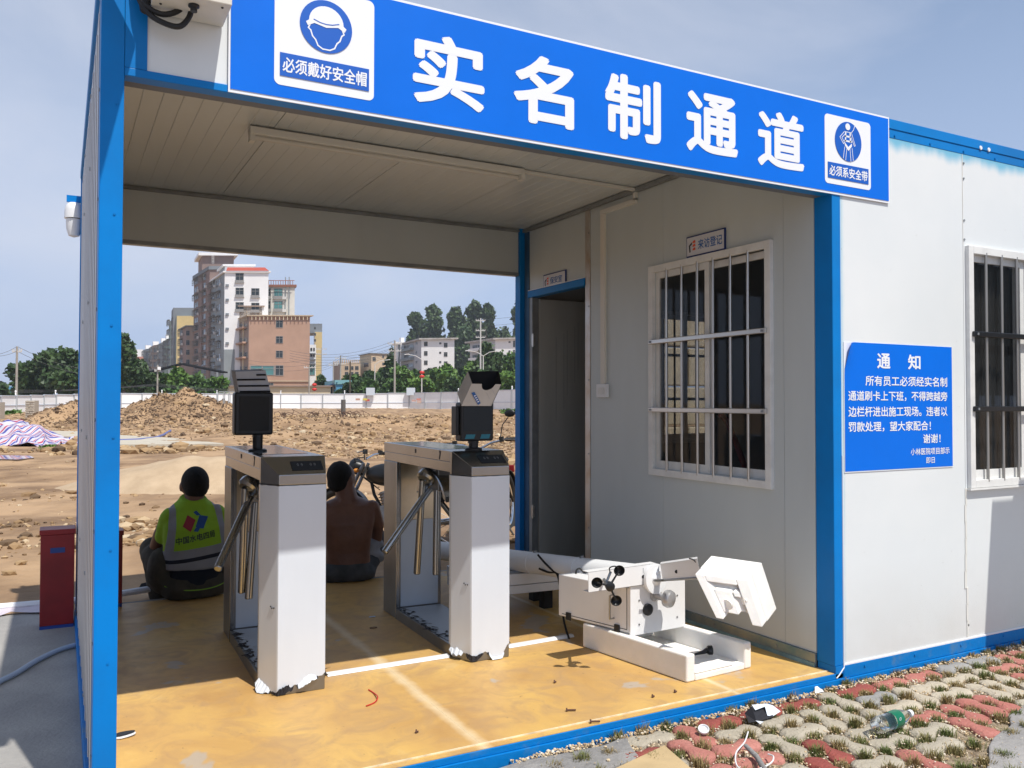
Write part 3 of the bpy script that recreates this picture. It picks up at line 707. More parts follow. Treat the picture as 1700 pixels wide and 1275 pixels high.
for y in (0.35, 0.8, 1.25, 1.7):
    q = MB(); q.lathe([(0.006, 0), (0.006, 0.004)], (W-0.010, y, 0.04), (-1, 0, 0), 8); q.build('rivet', M_trim, cabin)
q = MB(); q.box((W-0.012, 2.09, 2.048), (W+0.05, D-0.09, 2.0995)); q.build('door_header', M_blue, cabin, bevel=0.002)
B('door_header_line', (W-0.0125, 2.092, 2.100), (W+0.01, D-0.095, 2.1045), M_white, cabin)
B('door_jamb', (W-0.002, D-0.145, 0.02), (W+0.05, D-0.101, 2.0475), M_trim, cabin, bevel=0.002)
B('threshold', (W-0.002, 2.09, 0.0), (W+0.06, D-0.146, 0.02), M_galv, cabin)
door = B('door', (W+0.055, D-0.160, 0.03), (W+0.90, D-0.120, 2.035), mat('door_leaf', (0.44, 0.45, 0.43), 0.5, var=0.12, vscale=2, stretch=(3, 3, 0.4), lo=0.3, hi=0.7), cabin, bevel=0.002)
for k in range(5):
    B('scratch', (W+0.20+0.05*k+0.02*(k % 2), D-0.1615, 1.1+0.1*k), (W+0.203+0.05*k+0.02*(k % 2), D-0.1603, 1.75+0.03*k), M_trim, door)
for z in (0.42, 1.72):
    q = MB(); q.box((W-0.006, D-0.15, z-0.04), (W+0.02, D-0.142, z+0.04)); q.tube([(W+0.0, D-0.152, z-0.05), (W+0.0, D-0.152, z+0.05)], 0.008, 8); q.build('hinge', M_bar, door)
# room shell
M_room = mat('room_panel', (0.50, 0.51, 0.50), 0.6)
q = MB()
q.box((W+0.052, 0.052, -0.03), (CX1, D, 0.0)); q.build('room_floor', mat('room_floor', (0.20, 0.17, 0.13), 0.6), cabin)
B('roof', (W+0.0515, 0.056, ZC+0.003), (CX1, D+0.05, ZT-0.004), mat('roof_sheet', (0.45, 0.46, 0.46), 0.5), cabin)
B('room_ceiling', (W+0.052, 0.052, ZC-0.01), (CX1, D, ZC), M_room, cabin)
bh = (4.30, 4.93, 0.90, 2.03)
k = W+0.053
while k < CX1-0.2:
    k2 = min(k+0.92, CX1)
    h = None if (k2 < bh[0] or k > bh[1]) else (max(bh[0], k), min(bh[1], k2), bh[2], bh[3])
    panel_y('back_wall_panel', k+0.001, k2-0.001, 0.0, ZC-0.011, D, D+0.05, h, M_room, cabin); k = k2
B('end_wall', (CX1-0.05, 0.055, 0.0), (CX1, D-0.002, ZC-0.011), M_room, cabin)
# windows ------------------------------------------------------------
def window(parent, P, U, N, w, h, barx, hbz, frame_w=0.04, mull=0.5, outer=True, bar_m=None, bar_r=0.008, hbar_m=None, curtain=False):
    """P: lower corner on the wall face, U: unit along the wall, N: unit out of the wall"""
    P, U, N, Z = Vector(P), Vector(U), Vector(N), Vector((0, 0, 1))
    def bx(q, u0, u1, z0, z1, n0, n1, mi=0):
        c = P + U*((u0+u1)/2) + Z*((z0+z1)/2) + N*((n0+n1)/2)
        q.obox(c, U*(abs(u1-u0)/2), N*(abs(n1-n0)/2), Z*(abs(z1-z0)/2), mi)
    f = MB(); fwid = frame_w
    bx(f, 0, fwid, 0, h, -0.055, 0.022); bx(f, w-fwid, w, 0, h, -0.055, 0.022)
    bx(f, fwid, w-fwid, 0, fwid, -0.055, 0.022); bx(f, fwid, w-fwid, h-fwid, h, -0.055, 0.022)
    win = f.build('window', M_alu, parent, bevel=0.002)
    g1, g2 = fwid, w-fwid; gm = g1+(g2-g1)*mull
    for a, b_, n in ((g1, gm+0.02, -0.012), (gm-0.02, g2, -0.036)):
        s = MB(); t_ = 0.038
        bx(s, a, a+t_, fwid, h-fwid, n-0.009, n+0.009); bx(s, b_-t_, b_, fwid, h-fwid, n-0.009, n+0.009)
        bx(s, a+t_, b_-t_, fwid, fwid+t_*1.3, n-0.009, n+0.009); bx(s, a+t_, b_-t_, h-fwid-t_, h-fwid, n-0.009, n+0.009)
        s.build('sash', M_alu, win, bevel=0.001)
        g_ = MB(); bx(g_, a+t_-0.002, b_-t_+0.002, fwid+t_*1.3-0.002, h-fwid-t_+0.002, n-0.002, n+0.002); g_.build('pane', M_glass, win)
    for u in barx:
        s = MB(); s.tube([P+U*u+N*0.016+Z*(fwid*0.7), P+U*u+N*0.016+Z*(h-fwid*0.7)], bar_r, 10); s.build('bar', bar_m or M_bar, win, smooth=True)
    for z in hbz:
        s = MB(); c = P+Z*z+N*0.030; s.obox(c+U*(w/2), U*(w/2-0.018), N*0.008, Z*0.014); s.build('cross_bar', hbar_m or M_bar, win, bevel=0.004)
        s = MB()
        for u in (0.04, w-0.04): s.obox(P+U*u+Z*z+N*0.040, U*0.006, N*0.004, Z*0.006)
        s.build('screw', M_trim, win)
    return win
window(cabin, (W, 1.367, 0.811), (0, -1, 0), (-1, 0, 0), 0.998, 1.259, (0.170, 0.307, 0.442, 0.571, 0.707, 0.837), (0.392, 0.800))
M_barg = mat('grey_bar', (0.36, 0.35, 0.33), 0.4, metal=0.6)
window(cabin, (3.997, 0.003, 0.806), (1, 0, 0), (0, -1, 0), 1.0, 1.262, [0.15+0.135*k for k in range(6)], (0.41, 0.80), bar_m=M_barg, hbar_m=M_black)
window(cabin, (4.30, D, 0.90), (1, 0, 0), (0, -1, 0), 0.63, 1.13, [], (), frame_w=0.03)
wk = MB()
for u in np.arange(4.42, 4.92, 0.12): wk.tube([(u, D+0.06, 0.9), (u, D+0.06, 2.03)], 0.009, 8)
for z in (1.28, 1.66): wk.box((4.30, D+0.068, z-0.012), (4.93, D+0.08, z+0.012))
wk.build('window_grille', M_black, cabin)
B('window_sill_shadow_strip', (3.985, -0.024, 0.795), (5.01, 0.0025, 0.8045), M_alu, cabin)
# dark curtain behind the front window
q = MB(); N_ = 60; vs = []
for i in range(N_+1):
    x = 4.03+0.95*i/N_; y = 0.085+0.012*math.sin(i*1.7)+0.006*math.sin(i*0.63)
    vs += [(x, y, 0.84), (x, y, 2.04)]
q.add(vs, [(2*i, 2*i+2, 2*i+3, 2*i+1) for i in range(N_)])
cur = q.build('curtain', mat('dark_curtain', (0.045, 0.042, 0.038), 0.9), cabin, smooth=True, flat_angle=180)
# things inside the room
q = MB(); q.extrude([(3.62, 0.62, 0.86), (3.75, 0.20, 0.86), (3.72, 0.22, 1.32), (3.66, 0.36, 1.32)], (0.015, 0.006, 0)); 
tag(q.build('white_board', mat('white_board', (0.55, 0.56, 0.52), 0.5)), 'white board leaning inside the cabin, at the lower right of its barred side window', 'board')
q = MB(); q.tube([(4.08, 1.95, 1.16), (4.14, 1.95, 1.12), (4.20, 1.93, 0.98), (4.34, 1.9, 0.62), (4.36, 1.9, 0.0)], 0.022, 10)
tag(q.build('red_pole', mat('red_lacquer', (0.30, 0.02, 0.02), 0.4), smooth=True), 'bent dark red pole standing inside the cabin behind the side window', 'pole')
# what shows through the cabin's back window: a sunlit block wall
M_blk = mat('cream_block', (0.56, 0.48, 0.34), 0.9, var=0.2, vscale=3, bump=0.3, bscale=20)
wallo = empty('block_wall', (12.0, 11.5, -0.1), 0, 'sunlit cream block wall seen through the cabin windows', 'wall')
for r_ in range(4):
    for k in range(5):
        q = MB(); x0 = 9.3+k*1.25+(0.6 if r_ % 2 else 0); z0 = -0.1+r_*0.85
        q.box((x0+0.02, 11.5, z0+0.02), (x0+1.23, 11.9, z0+0.83)); q.build('block', M_blk, wallo, bevel=0.03)
q = MB(); q.box((9.4, 10.1, 0.28), (14.0, 10.4, 0.40)); q.box((9.5, 10.1, -0.1), (9.6, 10.4, 0.28)); q.box((13.0, 10.1, -0.1), (13.1, 10.4, 0.28))
tag(q.build('green_bench', mat('green_tarp', (0.16, 0.42, 0.34), 0.7)), 'low green bench outside, seen through both cabin windows', 'bench')
q = MB(); q.lathe([(0.16, 0), (0.15, 0.03), (0.10, 0.03), (0.02, 0.62), (0.0, 0.62)], (9.35, 8.2, -0.1), n=16)
tag(q.build('traffic_cone', mat('red_cone', (0.7, 0.05, 0.04), 0.5), smooth=True), 'red cone outside, seen through both cabin windows', 'cone')

# ---- light strip, conduit, switch
M_lamp = mat('lamp_body', (0.70, 0.69, 0.64), 0.45)
e = empty('ceiling_lamp', (1.2, 1.46, ZC-0.01), 0, 'long thin unlit tube lamp under the porch ceiling', 'lamp')
q = MB(); q.obox((1.40, 1.460, ZC-0.030), (0.765, 0.014, 0), (0, 0.034, 0), (0, 0, 0.018)); q.build('batten', M_lamp, e, bevel=0.004)
q = MB(); q.tube([(0.645, 1.445, ZC-0.058), (2.155, 1.474, ZC-0.058)], 0.013, 10); q.build('tube', mat('unlit_tube', (0.62, 0.60, 0.55), 0.3), e, smooth=True)
for x in (0.65, 2.15):
    q = MB(); q.box((x-0.012, 1.43, ZC-0.078), (x+0.012, 1.482, ZC-0.045)); q.build('socket', M_lamp, e)
e = empty('cable_conduit', (W-0.02, 1.86, 1.37), 0, 'grey plastic cable duct from the ceiling lamp down the porch wall to the switch', 'cable duct')
q = MB(); q.obox((2.58, 1.495, ZC-0.018), (0.41, 0.012, 0), (0, 0.012, 0), (0, 0, 0.008)); q.build('duct', M_lamp, e)
q = MB(); q.box((W-0.018, 1.50, ZC-0.08), (W+0.001, 1.525, ZC-0.012)); q.box((W-0.018, 1.50, ZC-0.10), (W+0.001, 1.89, ZC-0.072)); q.build('duct', M_lamp, e)
q = MB(); q.box((W-0.016, 1.843, 1.37), (W+0.001, 1.889, ZC-0.1005)); q.build('duct', mat('pale_duct', (0.72, 0.69, 0.62), 0.5), e)
sw = B('light_switch', (W-0.022, 1.812, 1.280), (W+0.001, 1.930, 1.368), M_pvc, None, bevel=0.003)
tag(sw, 'small white wall switch at the foot of the cable duct', 'switch')
B('rocker', (W-0.027, 1.835, 1.300), (W-0.0215, 1.880, 1.345), M_alu, sw)
B('rocker', (W-0.027, 1.882, 1.300), (W-0.0215, 1.905, 1.345), M_alu, sw)

# ------------------------------------------------------------------ lettering
TXT = {}
def glyphs(s, bold=0.018):
    key = (s, bold)
    if key in TXT: return TXT[key]
    c = bpy.data.curves.new('lettering', 'FONT'); c.body = s; c.resolution_u = 4
    o = bpy.data.objects.new('tmp', c); COL.objects.link(o); bpy.context.view_layer.update()
    me = bpy.data.meshes.new_from_object(o.evaluated_get(bpy.context.evaluated_depsgraph_get()))
    V = np.array([v.co[:2] for v in me.vertices]); Fs = [tuple(p_.vertices) for p_ in me.polygons]
    bpy.data.objects.remove(o); bpy.data.curves.remove(c); bpy.data.meshes.remove(me)
    TXT[key] = (V, Fs); return V, Fs
def text(name, s, P, U, V_, w, h, m, parent, bold=0.018, fit=True, warp=None):
    """P lower-left corner, U/V_ unit vectors; glyphs stretched to w x h"""
    V, Fs = glyphs(s, 0); P, U, V_ = Vector(P), Vector(U), Vector(V_); N_ = U.cross(V_)
    mn_, mx_ = V.min(0)-bold, V.max(0)+bold; sc = (w/(mx_[0]-mn_[0]), h/(mx_[1]-mn_[1]))
    b = MB(); dirs = [(0, 0)]+([(math.cos(a), math.sin(a)) for a in np.arange(0, 2*PI, PI/4)]+[(0.5*math.cos(a), 0.5*math.sin(a)) for a in np.arange(0, 2*PI, PI/2)] if bold else [])
    for i, (dx, dz) in enumerate(dirs):          # the strokes are thickened by closely stacked copies
        pts = [P + U*((v[0]+dx*bold-mn_[0])*sc[0]) + V_*((v[1]+dz*bold-mn_[1])*sc[1]) for v in V]
        if warp: pts = [warp(v) for v in pts]
        b.add([v + N_*(0.00002*i) for v in pts], Fs)
    return b.build(name, m, parent)

# ---- banner on the fascia
ban = empty('banner', (1.85, -0.003, 2.22), 0, 'long blue vinyl banner with five large white characters across the porch fascia', 'banner')
q = MB(); N_ = 60; vs = []
def bz(x): return -0.0080
for i in range(N_+1):
    x = 0.302+(3.392-0.302)*i/N_
    for z in (2.230, 2.33, 2.43, 2.53, 2.634): vs.append((x, bz(x), z))
q.add(vs, [(5*i+j, 5*(i+1)+j, 5*(i+1)+j+1, 5*i+j+1) for i in range(N_) for j in range(4)])
q.build('sheet', M_banner, ban, smooth=True, flat_angle=180)
B('border', (0.296, -0.006, 2.220), (3.400, -0.001, 2.643), M_white, ban)
BY = -0.0095
for s, (x0, z0, x1, z1) in zip('实名制通道', ((0.913, 2.296, 1.192, 2.550), (1.312, 2.294, 1.578, 2.556), (1.722, 2.297, 1.998, 2.558), (2.131, 2.299, 2.417, 2.558), (2.531, 2.292, 2.817, 2.546))):
    text('character', s, (x0, BY, z0), (1, 0, 0), (0, 0, 1), x1-x0, z1-z0, M_white, ban, bold=0.028)
def rrect(x0, z0, x1, z1, r, y, n=6):
    P = []
    for cx, cz, a0 in ((x1-r, z0+r, -PI/2), (x1-r, z1-r, 0), (x0+r, z1-r, PI/2), (x0+r, z0+r, PI)):
        for k in range(n+1):
            a = a0+PI/2*k/n; P.append((cx+r*math.cos(a), y, cz+r*math.sin(a)))
    return P
def flat(pts, m, parent, name, d=0.0012):
    q = MB(); q.extrude(pts, (0, -d, 0)); return q.build(name, m, parent)
def disc(cx, cz, rx, rz, y, n=40): return [(cx+rx*math.cos(2*PI*k/n), y, cz+rz*math.sin(2*PI*k/n)) for k in range(n)]
def line(pts, w, y, m, parent, name='outline', closed=False):
    q = MB(); P = [Vector((a, 0, c_)) for a, c_ in pts]; k = len(P)
    for i in range(k if closed else k-1):
        a, b_ = P[i], P[(i+1) % k]; t = (b_-a); L = t.length; t.normalize(); n = Vector((-t.z, 0, t.x))
        q.extrude([Vector((0, y, 0))+a-t*w*0.4-n*w/2, Vector((0, y, 0))+b_+t*w*0.4-n*w/2, Vector((0, y, 0))+b_+t*w*0.4+n*w/2, Vector((0, y, 0))+a-t*w*0.4+n*w/2], (0, -0.0002-0.00003*i, 0))
    return q.build(name, m, parent)
# helmet notice
x0, x1, z0, z1 = 0.437, 0.772, 2.270, 2.612
pl = flat(rrect(x0, z0, x1, z1, 0.02, BY+0.001), M_white, ban, 'helmet_notice', 0.0006)
flat([(x0+0.018, BY-0.0005, 2.300), (x1-0.018, BY-0.0005, 2.300), (x1-0.018, BY-0.0005, 2.376), (x0+0.018, BY-0.0005, 2.376)], M_dkblue, pl, 'strip')
text('lettering', '必须戴好安全帽', (x0+0.026, BY-0.0022, 2.313), (1, 0, 0), (0, 0, 1), x1-x0-0.052, 0.050, M_white, pl, bold=0.02)
hx, hz = 0.606, 2.490
flat(disc(hx, hz, 0.088, 0.088, BY-0.0005), M_dkblue, pl, 'disc')
dome = [(hx+0.058*math.cos(a), BY-0.002, hz+0.012+0.055*math.sin(a)) for a in np.linspace(0.0, PI, 16)]
dome += [(hx-0.068, BY-0.002, hz+0.004), (hx-0.062, BY-0.002, hz-0.008), (hx-0.04, BY-0.002, hz+0.004), (hx, BY-0.002, hz-0.004), (hx+0.04, BY-0.002, hz+0.004), (hx+0.062, BY-0.002, hz-0.008), (hx+0.068, BY-0.002, hz+0.004)]
flat(dome, M_white, pl, 'helmet', 0.0008)
line([(hx-0.042, hz+0.016), (hx-0.02, hz+0.009), (hx, hz+0.007), (hx+0.02, hz+0.009), (hx+0.042, hz+0.016)], 0.003, BY-0.0032, M_dkblue, pl)
line([(hx-0.055, hz-0.004), (hx-0.060, hz-0.015), (hx-0.052, hz-0.022), (hx-0.046, hz-0.04), (hx-0.036, hz-0.050), (hx-0.028, hz-0.068), (hx-0.012, hz-0.077), (hx+0.012, hz-0.077), (hx+0.028, hz-0.068), (hx+0.036, hz-0.050), (hx+0.046, hz-0.04), (hx+0.052, hz-0.022), (hx+0.060, hz-0.015), (hx+0.055, hz-0.004)], 0.0045, BY-0.002, M_white, pl)
# harness notice
x0, x1, z0, z1 = 2.950, 3.262, 2.266, 2.590
pl = flat(rrect(x0, z0, x1, z1, 0.02, BY+0.001), M_white, ban, 'harness_notice', 0.0006)
flat([(x0+0.018, BY-0.0005, 2.292), (x1-0.018, BY-0.0005, 2.292), (x1-0.018, BY-0.0005, 2.366), (x0+0.018, BY-0.0005, 2.366)], M_dkblue, pl, 'strip')
text('lettering', '必须系安全带', (x0+0.026, BY-0.0022, 2.304), (1, 0, 0), (0, 0, 1), x1-x0-0.052, 0.050, M_white, pl, bold=0.02)
hx, hz = 3.106, 2.478
flat(disc(hx, hz, 0.090, 0.094, BY-0.0005), M_dkblue, pl, 'disc')
flat(disc(hx-0.005, hz+0.070, 0.016, 0.016, BY-0.002, 20), M_white, pl, 'head')
for L in ([(hx-0.027, hz+0.045), (hx-0.058, hz+0.015), (hx-0.034, hz-0.014), (hx-0.028, hz-0.008), (hx-0.044, hz+0.014), (hx-0.024, hz+0.032)],
          [(hx+0.02, hz+0.045), (hx+0.046, hz-0.012), (hx+0.040, hz-0.016), (hx+0.016, hz+0.025)],
          [(hx+0.02, hz+0.045), (hx+0.034, hz+0.06), (hx+0.044, hz+0.082)],
          [(hx-0.027, hz+0.045), (hx+0.02, hz+0.045)], [(hx-0.026, hz-0.028), (hx-0.036, hz-0.082)], [(hx-0.012, hz-0.034), (hx-0.020, hz-0.09)], [(hx+0.010, hz-0.034), (hx+0.016, hz-0.092)], [(hx+0.024, hz-0.028), (hx+0.032, hz-0.085)]):
    line(L, 0.003, BY-0.002, M_white, pl)
for L in ([(hx-0.018, hz+0.043), (hx-0.020, hz-0.0)], [(hx+0.012, hz+0.043), (hx+0.014, hz-0.0)], [(hx-0.02, hz+0.024), (hx+0.014, hz+0.024)], [(hx-0.024, hz+0.002), (hx+0.02, hz+0.002)]):
    line(L, 0.008, BY-0.0016, M_white, pl, 'strap')
flat([(hx-0.026, BY-0.002, hz-0.006), (hx-0.026, BY-0.002, hz-0.020), (hx-0.002, BY-0.002, hz-0.044), (hx+0.022, BY-0.002, hz-0.020), (hx+0.022, BY-0.002, hz-0.006), (hx-0.002, BY-0.002, hz-0.026)], M_white, pl, 'strap', 0.0008)

# ---- notice poster on the cabin front
pos = empty('notice_poster', (3.48, -0.001, 0.92), 0, 'blue notice poster with white lettering, upper left corner peeling, on cabin front', 'poster')
q = MB(); PX0, PX1, PZ0, PZ1 = 3.080, 3.873, 0.924, 1.533; vs = []; N_ = 24
for i in range(N_+1):
    for j in range(N_+1):
        x = PX0+(PX1-PX0)*i/N_; z = PZ0+(PZ1-PZ0)*j/N_
        k = max(0, (1-(x-PX0)/0.05))*max(0, (z-1.40)/0.13)
        vs.append((x+0.022*k, -0.0015-0.02*k, z-0.008*k))
q.add(vs, [(i*(N_+1)+j, (i+1)*(N_+1)+j, (i+1)*(N_+1)+j+1, i*(N_+1)+j+1) for i in range(N_) for j in range(N_)])
q.build('sheet', M_banner, pos, smooth=True, flat_angle=180)
B('edge', (PX0-0.003, -0.0005, PZ0-0.005), (PX1+0.004, 0.0025, PZ1-0.001), M_white, pos)
TY = -0.0026
def row(s, xa, xb, z, h, bold=0.016):
    text('lettering', s, (xa, TY, z), (1, 0, 0), (0, 0, 1), xb-xa, h, M_white, pos, bold=bold)
row('通', 3.305, 3.400, 1.412, 0.074, 0.024); row('知', 3.530, 3.625, 1.412, 0.074, 0.024)
row('所有员工必须经实名制', 3.222, 3.832, 1.328, 0.049)
row('通道刷卡上下班，不得跨越旁', 3.103, 3.832, 1.255, 0.049)
row('边栏杆进出施工现场。违者以', 3.103, 3.832, 1.180, 0.049)
row('罚款处理，望大家配合！', 3.103, 3.700, 1.108, 0.049)
row('谢谢！', 3.640, 3.775, 1.045, 0.046)
row('小林医院项目部示', 3.545, 3.846, 0.988, 0.034, 0.012)
row('即日', 3.662, 3.728, 0.944, 0.030, 0.012)
# ---- two small wall signs inside
M_orange = mat('sign_red', (0.75, 0.11, 0.05), 0.5); M_bluetxt = mat('sign_blue_text', (0.02, 0.13, 0.42), 0.5)
def wall_sign(y1, y0, z0, z1, s, label):            # y1 is the far (left in view) end
    e = empty('wall_sign', (W-0.004, (y0+y1)/2, z0), 0, label, 'sign')
    q = MB(); q.box((W-0.010, y0, z0), (W-0.001, y1, z1)); q.build('backing', mat('sign_blue_edge', (0.01, 0.03, 0.16), 0.4), e, bevel=0.001)
    q = MB(); q.box((W-0.0112, y0+0.008, z0+0.008), (W-0.0098, y1-0.006, z1-0.008)); q.build('face', mat('sign_face', (0.62, 0.63, 0.68), 0.4), e)
    h = z1-z0; U = (0, -1, 0); w = y1-y0
    text('lettering', s, (W-0.0122, y1-w*(0.32), z0+h*0.28), U, (0, 0, 1), w*0.62*(1 if len(s) > 3 else 0.86), h*0.46, M_bluetxt, e, bold=0.012)
    for k in range(3):
        q = MB(); zc = z0+h*(0.30+0.17*k); q.extrude([(W-0.0122, y1-w*0.17, zc), (W-0.0122, y1-w*0.19, zc+h*0.10), (W-0.0122, y1-w*0.23, zc+h*0.13), (W-0.0122, y1-w*0.25, zc+h*0.10), (W-0.0122, y1-w*0.25, zc)], (-0.0006, 0, 0)); q.build('emblem', M_orange, e)
    q = MB(); q.extrude([(W-0.0122, y1-w*0.09, z0+h*0.22), (W-0.0122, y1-w*0.075, z0+h*0.56), (W-0.0122, y1-w*0.16, z0+h*0.70), (W-0.0122, y1-w*0.155, z0+h*0.58), (W-0.0122, y1-w*0.11, z0+h*0.52), (W-0.0122, y1-w*0.12, z0+h*0.24)], (-0.0006, 0, 0)); q.build('emblem', M_black, e)
wall_sign(2.647, 2.334, 2.081, 2.192, '保安室', 'small blue-edged white sign with three characters above the open door')
wall_sign(1.023, 0.706, 2.073, 2.193, '来访登记', 'small blue-edged white sign with four characters above the barred side window')
def ony(px, py, Y):
    r = ray(px, py); return CAM + r*((Y-CAM.y)/r.y)
def onz(px, py, Z):
    r = ray(px, py); return CAM + r*((Z-CAM.z)/r.z)
# ------------------------------------------------------------------ turnstiles
def turnstile(X, Y, label, arms, seed):
    rs = np.random.default_rng(seed)
    e = empty('turnstile', (X, Y, 0), 0, label, 'turnstile', 'tripod turnstiles in the porch')
    def bx(name, a, b_, m, bevel=0.0015, parent=e, **k):
        q = MB(); q.box(a, b_); return q.build(name, m, parent, local=True, bevel=bevel, **k)
    e.rotation_euler = (0, 0, -0.022)
    w, L = 0.281, 1.165
    foot = [(0.0, 0.12), (0.055, 0.0), (0.257, 0.0), (w, 0.12), (w, 0.142), (0.0, 0.142)]
    q = MB(); q.prism([(x, y) for x, y in foot], 0.0, 0.889); q.build('front_column', M_steel_dull, e, local=True, bevel=0.004)
    q = MB()                                   # sloping head with card reader
    A, B_, C_, D_ = (0, .12), (.055, 0), (.257, 0), (w, .12)
    vs = [(*A, .89), (*B_, .89), (*C_, .89), (*D_, .89), (.055, 0, .934), (.257, 0, .934), (0, .115, 1.005), (w, .115, 1.005), (0, .142, .89), (w, .142, .89), (0, .142, 1.005), (w, .142, 1.005)]
    q.add(vs, [(1, 2, 5, 4), (4, 5, 7, 6), (0, 1, 4, 6), (2, 3, 7, 5), (0, 6, 10, 8), (3, 9, 11, 7), (6, 7, 11, 10), (8, 10, 11, 9), (0, 8, 9, 3, 2, 1)])
    head = q.build('head', M_steel, e, local=True, bevel=0.003)
    sn = Vector((0, -0.071, 0.115)).normalized(); st = Vector((0, 0.115, 0.071)).normalized()
    c = Vector((0.185, 0.052, 0.967))+sn*0.001
    q = MB(); q.obox(c, (0.068, 0, 0), st*0.032, sn*0.0015); rd = q.build('card_reader', M_screen, e, local=True, bevel=0.001)
    M_icon = mat('reader_icon', (0.30, 0.31, 0.32), 0.5)
    for sx in (-0.030, 0.026):
        for r_ in (0.007, 0.012):
            q = MB(); q.tube([c+sn*0.0026+Vector((sx+s_*r_*math.cos(a), 0, 0))+st*(r_*math.sin(a)+0.004) for s_ in (1,) for a in np.linspace(-0.9, 0.9, 7)], 0.0009, 4); q.build('icon', M_icon, rd, local=True)
            q = MB(); q.tube([c+sn*0.0026+Vector((sx-r_*math.cos(a), 0, 0))+st*(r_*math.sin(a)+0.004) for a in np.linspace(-0.9, 0.9, 7)], 0.0009, 4); q.build('icon', M_icon, rd, local=True)
    # top housing: cover and lower band
    bx('top_cover', (0.0, 0.1425, 0.952), (w, L, 1.005), M_steel)
    bx('side_band', (0.004, 0.1425, 0.900), (w-0.004, L, 0.9505), M_steel)
    q = MB(); q.add([(0.03, .30, 1.0062), (w-0.03, .30, 1.0062), (w-0.03, L-.04, 1.0062), (.03, L-.04, 1.0062)], [(0, 1, 2, 3)]); q.build('top_film', mat('top_film', (0.35, 0.40, 0.42), 0.12, metal=0.6), e, local=True)
    bx('lock', (-0.003, 0.62, 0.970), (0.001, 0.632, 0.992), M_black, 0.001)
    q = MB(); q.extrude([(-0.0015, 0.26, 1.0), (-0.0015, 0.285, 1.0), (-0.0015, 0.275, 0.985), (-0.0015, 0.285, 0.96), (-0.0015, 0.275, 0.955)], (0.001, 0, 0)); q.build('torn_tape', M_torn, e, local=True)
    # back column
    bx('back_column', (0.0, L-0.22, 0.0), (w, L, 0.8995), M_steel_dull, 0.004)
    bx('back_column_flange', (-0.002, L-0.235, 0.0), (0.018, L-0.2205, 0.8985), M_steel, 0.002)
    bx('inner_panel', (0.030, L-0.2225, 0.565), (w-0.02, L-0.2205, 0.885), mat('warm_steel', (0.52, 0.45, 0.34), 0.3, metal=1.0, var=0.3, vscale=2.5), 0)
    bx('inner_film', (0.030, L-0.2225, 0.065), (w-0.02, L-0.2205, 0.56), M_film_blue, 0)
    bx('column_inner', (0.006, 0.1425, 0.06), (w-0.004, 0.150, 0.8995), M_steel_dull, 0)
    # base
    bx('base_plate', (0.0, 0.1425, 0.0), (w, L-0.2355, 0.058), M_steel_dull)
    q = MB(); N_ = 40; vs = []
    for i in range(N_+1):
        y = 0.1525+(L-0.3885)*i/N_; vs += [(0.006+abs(rs.normal())*0.010, y, 0.0595+rs.uniform(0, .002)), (w-0.01, y, 0.0595)]
    q.add(vs, [(2*i, 2*i+1, 2*i+3, 2*i+2) for i in range(N_)]); q.build('base_film', M_film_blue, e, local=True)
    q = MB()
    for i in range(60):
        y = rs.uniform(0.26, 0.93); x = abs(rs.normal())*0.022; s = rs.uniform(0.006, 0.016)
        P = [(x+rs.normal()*s, y+rs.normal()*s, 0.061+abs(rs.normal())*0.003) for _ in range(3)]
        P.append((P[0][0]+s, P[0][1]-s, 0.063)); q.add(P, [(0, 1, 2), (0, 3, 1)])
    q.build('torn_film', M_torn, e, local=True, kind='stuff')
    # white protective film round the front column with ragged foot and curls
    per = [(0.0, 0.142), (0.0, 0.12), (0.055, 0.0), (0.257, 0.0), (w, 0.12), (w, 0.142)]
    pl = []
    for a, b_ in zip(per, per[1:]):
        k = max(2, int(math.hypot(b_[0]-a[0], b_[1]-a[1])/0.006))
        for t in range(k): pl.append((a[0]+(b_[0]-a[0])*t/k, a[1]+(b_[1]-a[1])*t/k))
    pl.append(per[-1]); cx, cy = w/2, 0.14
    def outw(p_, d_):
        x, y = p_
        if x <= 0.0001: n = (-1, 0)
        elif y <= 0.0001: n = (0, -1)
        elif x >= w-0.0001: n = (1, 0)
        else: n = (-0.909, -0.417) if x < w/2 else (0.909, -0.417)
        return (x+n[0]*d_, y+n[1]*d_)
    zb = []; base_ = 0.05
    for i, p_ in enumerate(pl):
        s = i/len(pl)
        f = 0.044+0.018*math.sin(s*7+seed)+0.050*mn.noise(Vector((s*6, seed, 0)))+0.010*mn.noise(Vector((s*30, seed, 3)))
        zb.append(max(0.012, f))
    q = MB(); vs = []
    for i, p_ in enumerate(pl):
        a = outw(p_, 0.0022); vs += [(a[0], a[1], zb[i]), (a[0], a[1], zb[i]+0.02), (a[0], a[1], 0.887-0.004*abs(mn.noise(Vector((i*.1, seed, 9)))))]
    q.add(vs, [(3*i+j, 3*i+3+j, 3*i+4+j, 3*i+1+j) for i in range(len(pl)-1) for j in range(2)])
    q.build('protective_film', M_film, e, local=True)
    q = MB(); q2 = MB()
    for i in range(len(pl)-1):                  # torn dark underside and crumpled white flaps along the foot
        n1 = 1.0*mn.noise(Vector((i*0.055, seed, 5))); n2 = 1.0*mn.noise(Vector(((i+1)*0.055, seed, 5)))
        if -0.10 < n1 < 0.10: continue
        def fl(i_, n_):
            a = outw(pl[i_], 0.003); b_ = outw(pl[i_], 0.005+max(0, n_)*0.045+0.003*rs.uniform()); z = zb[i_]
            return (a[0], a[1], z+0.001), (b_[0], b_[1], max(0.004, z-0.006-0.045*abs(n_)+0.005*mn.noise(Vector((i_*0.9, seed, 1)))))
        a1, b1 = fl(i, n1); a2, b2 = fl(i+1, n2)
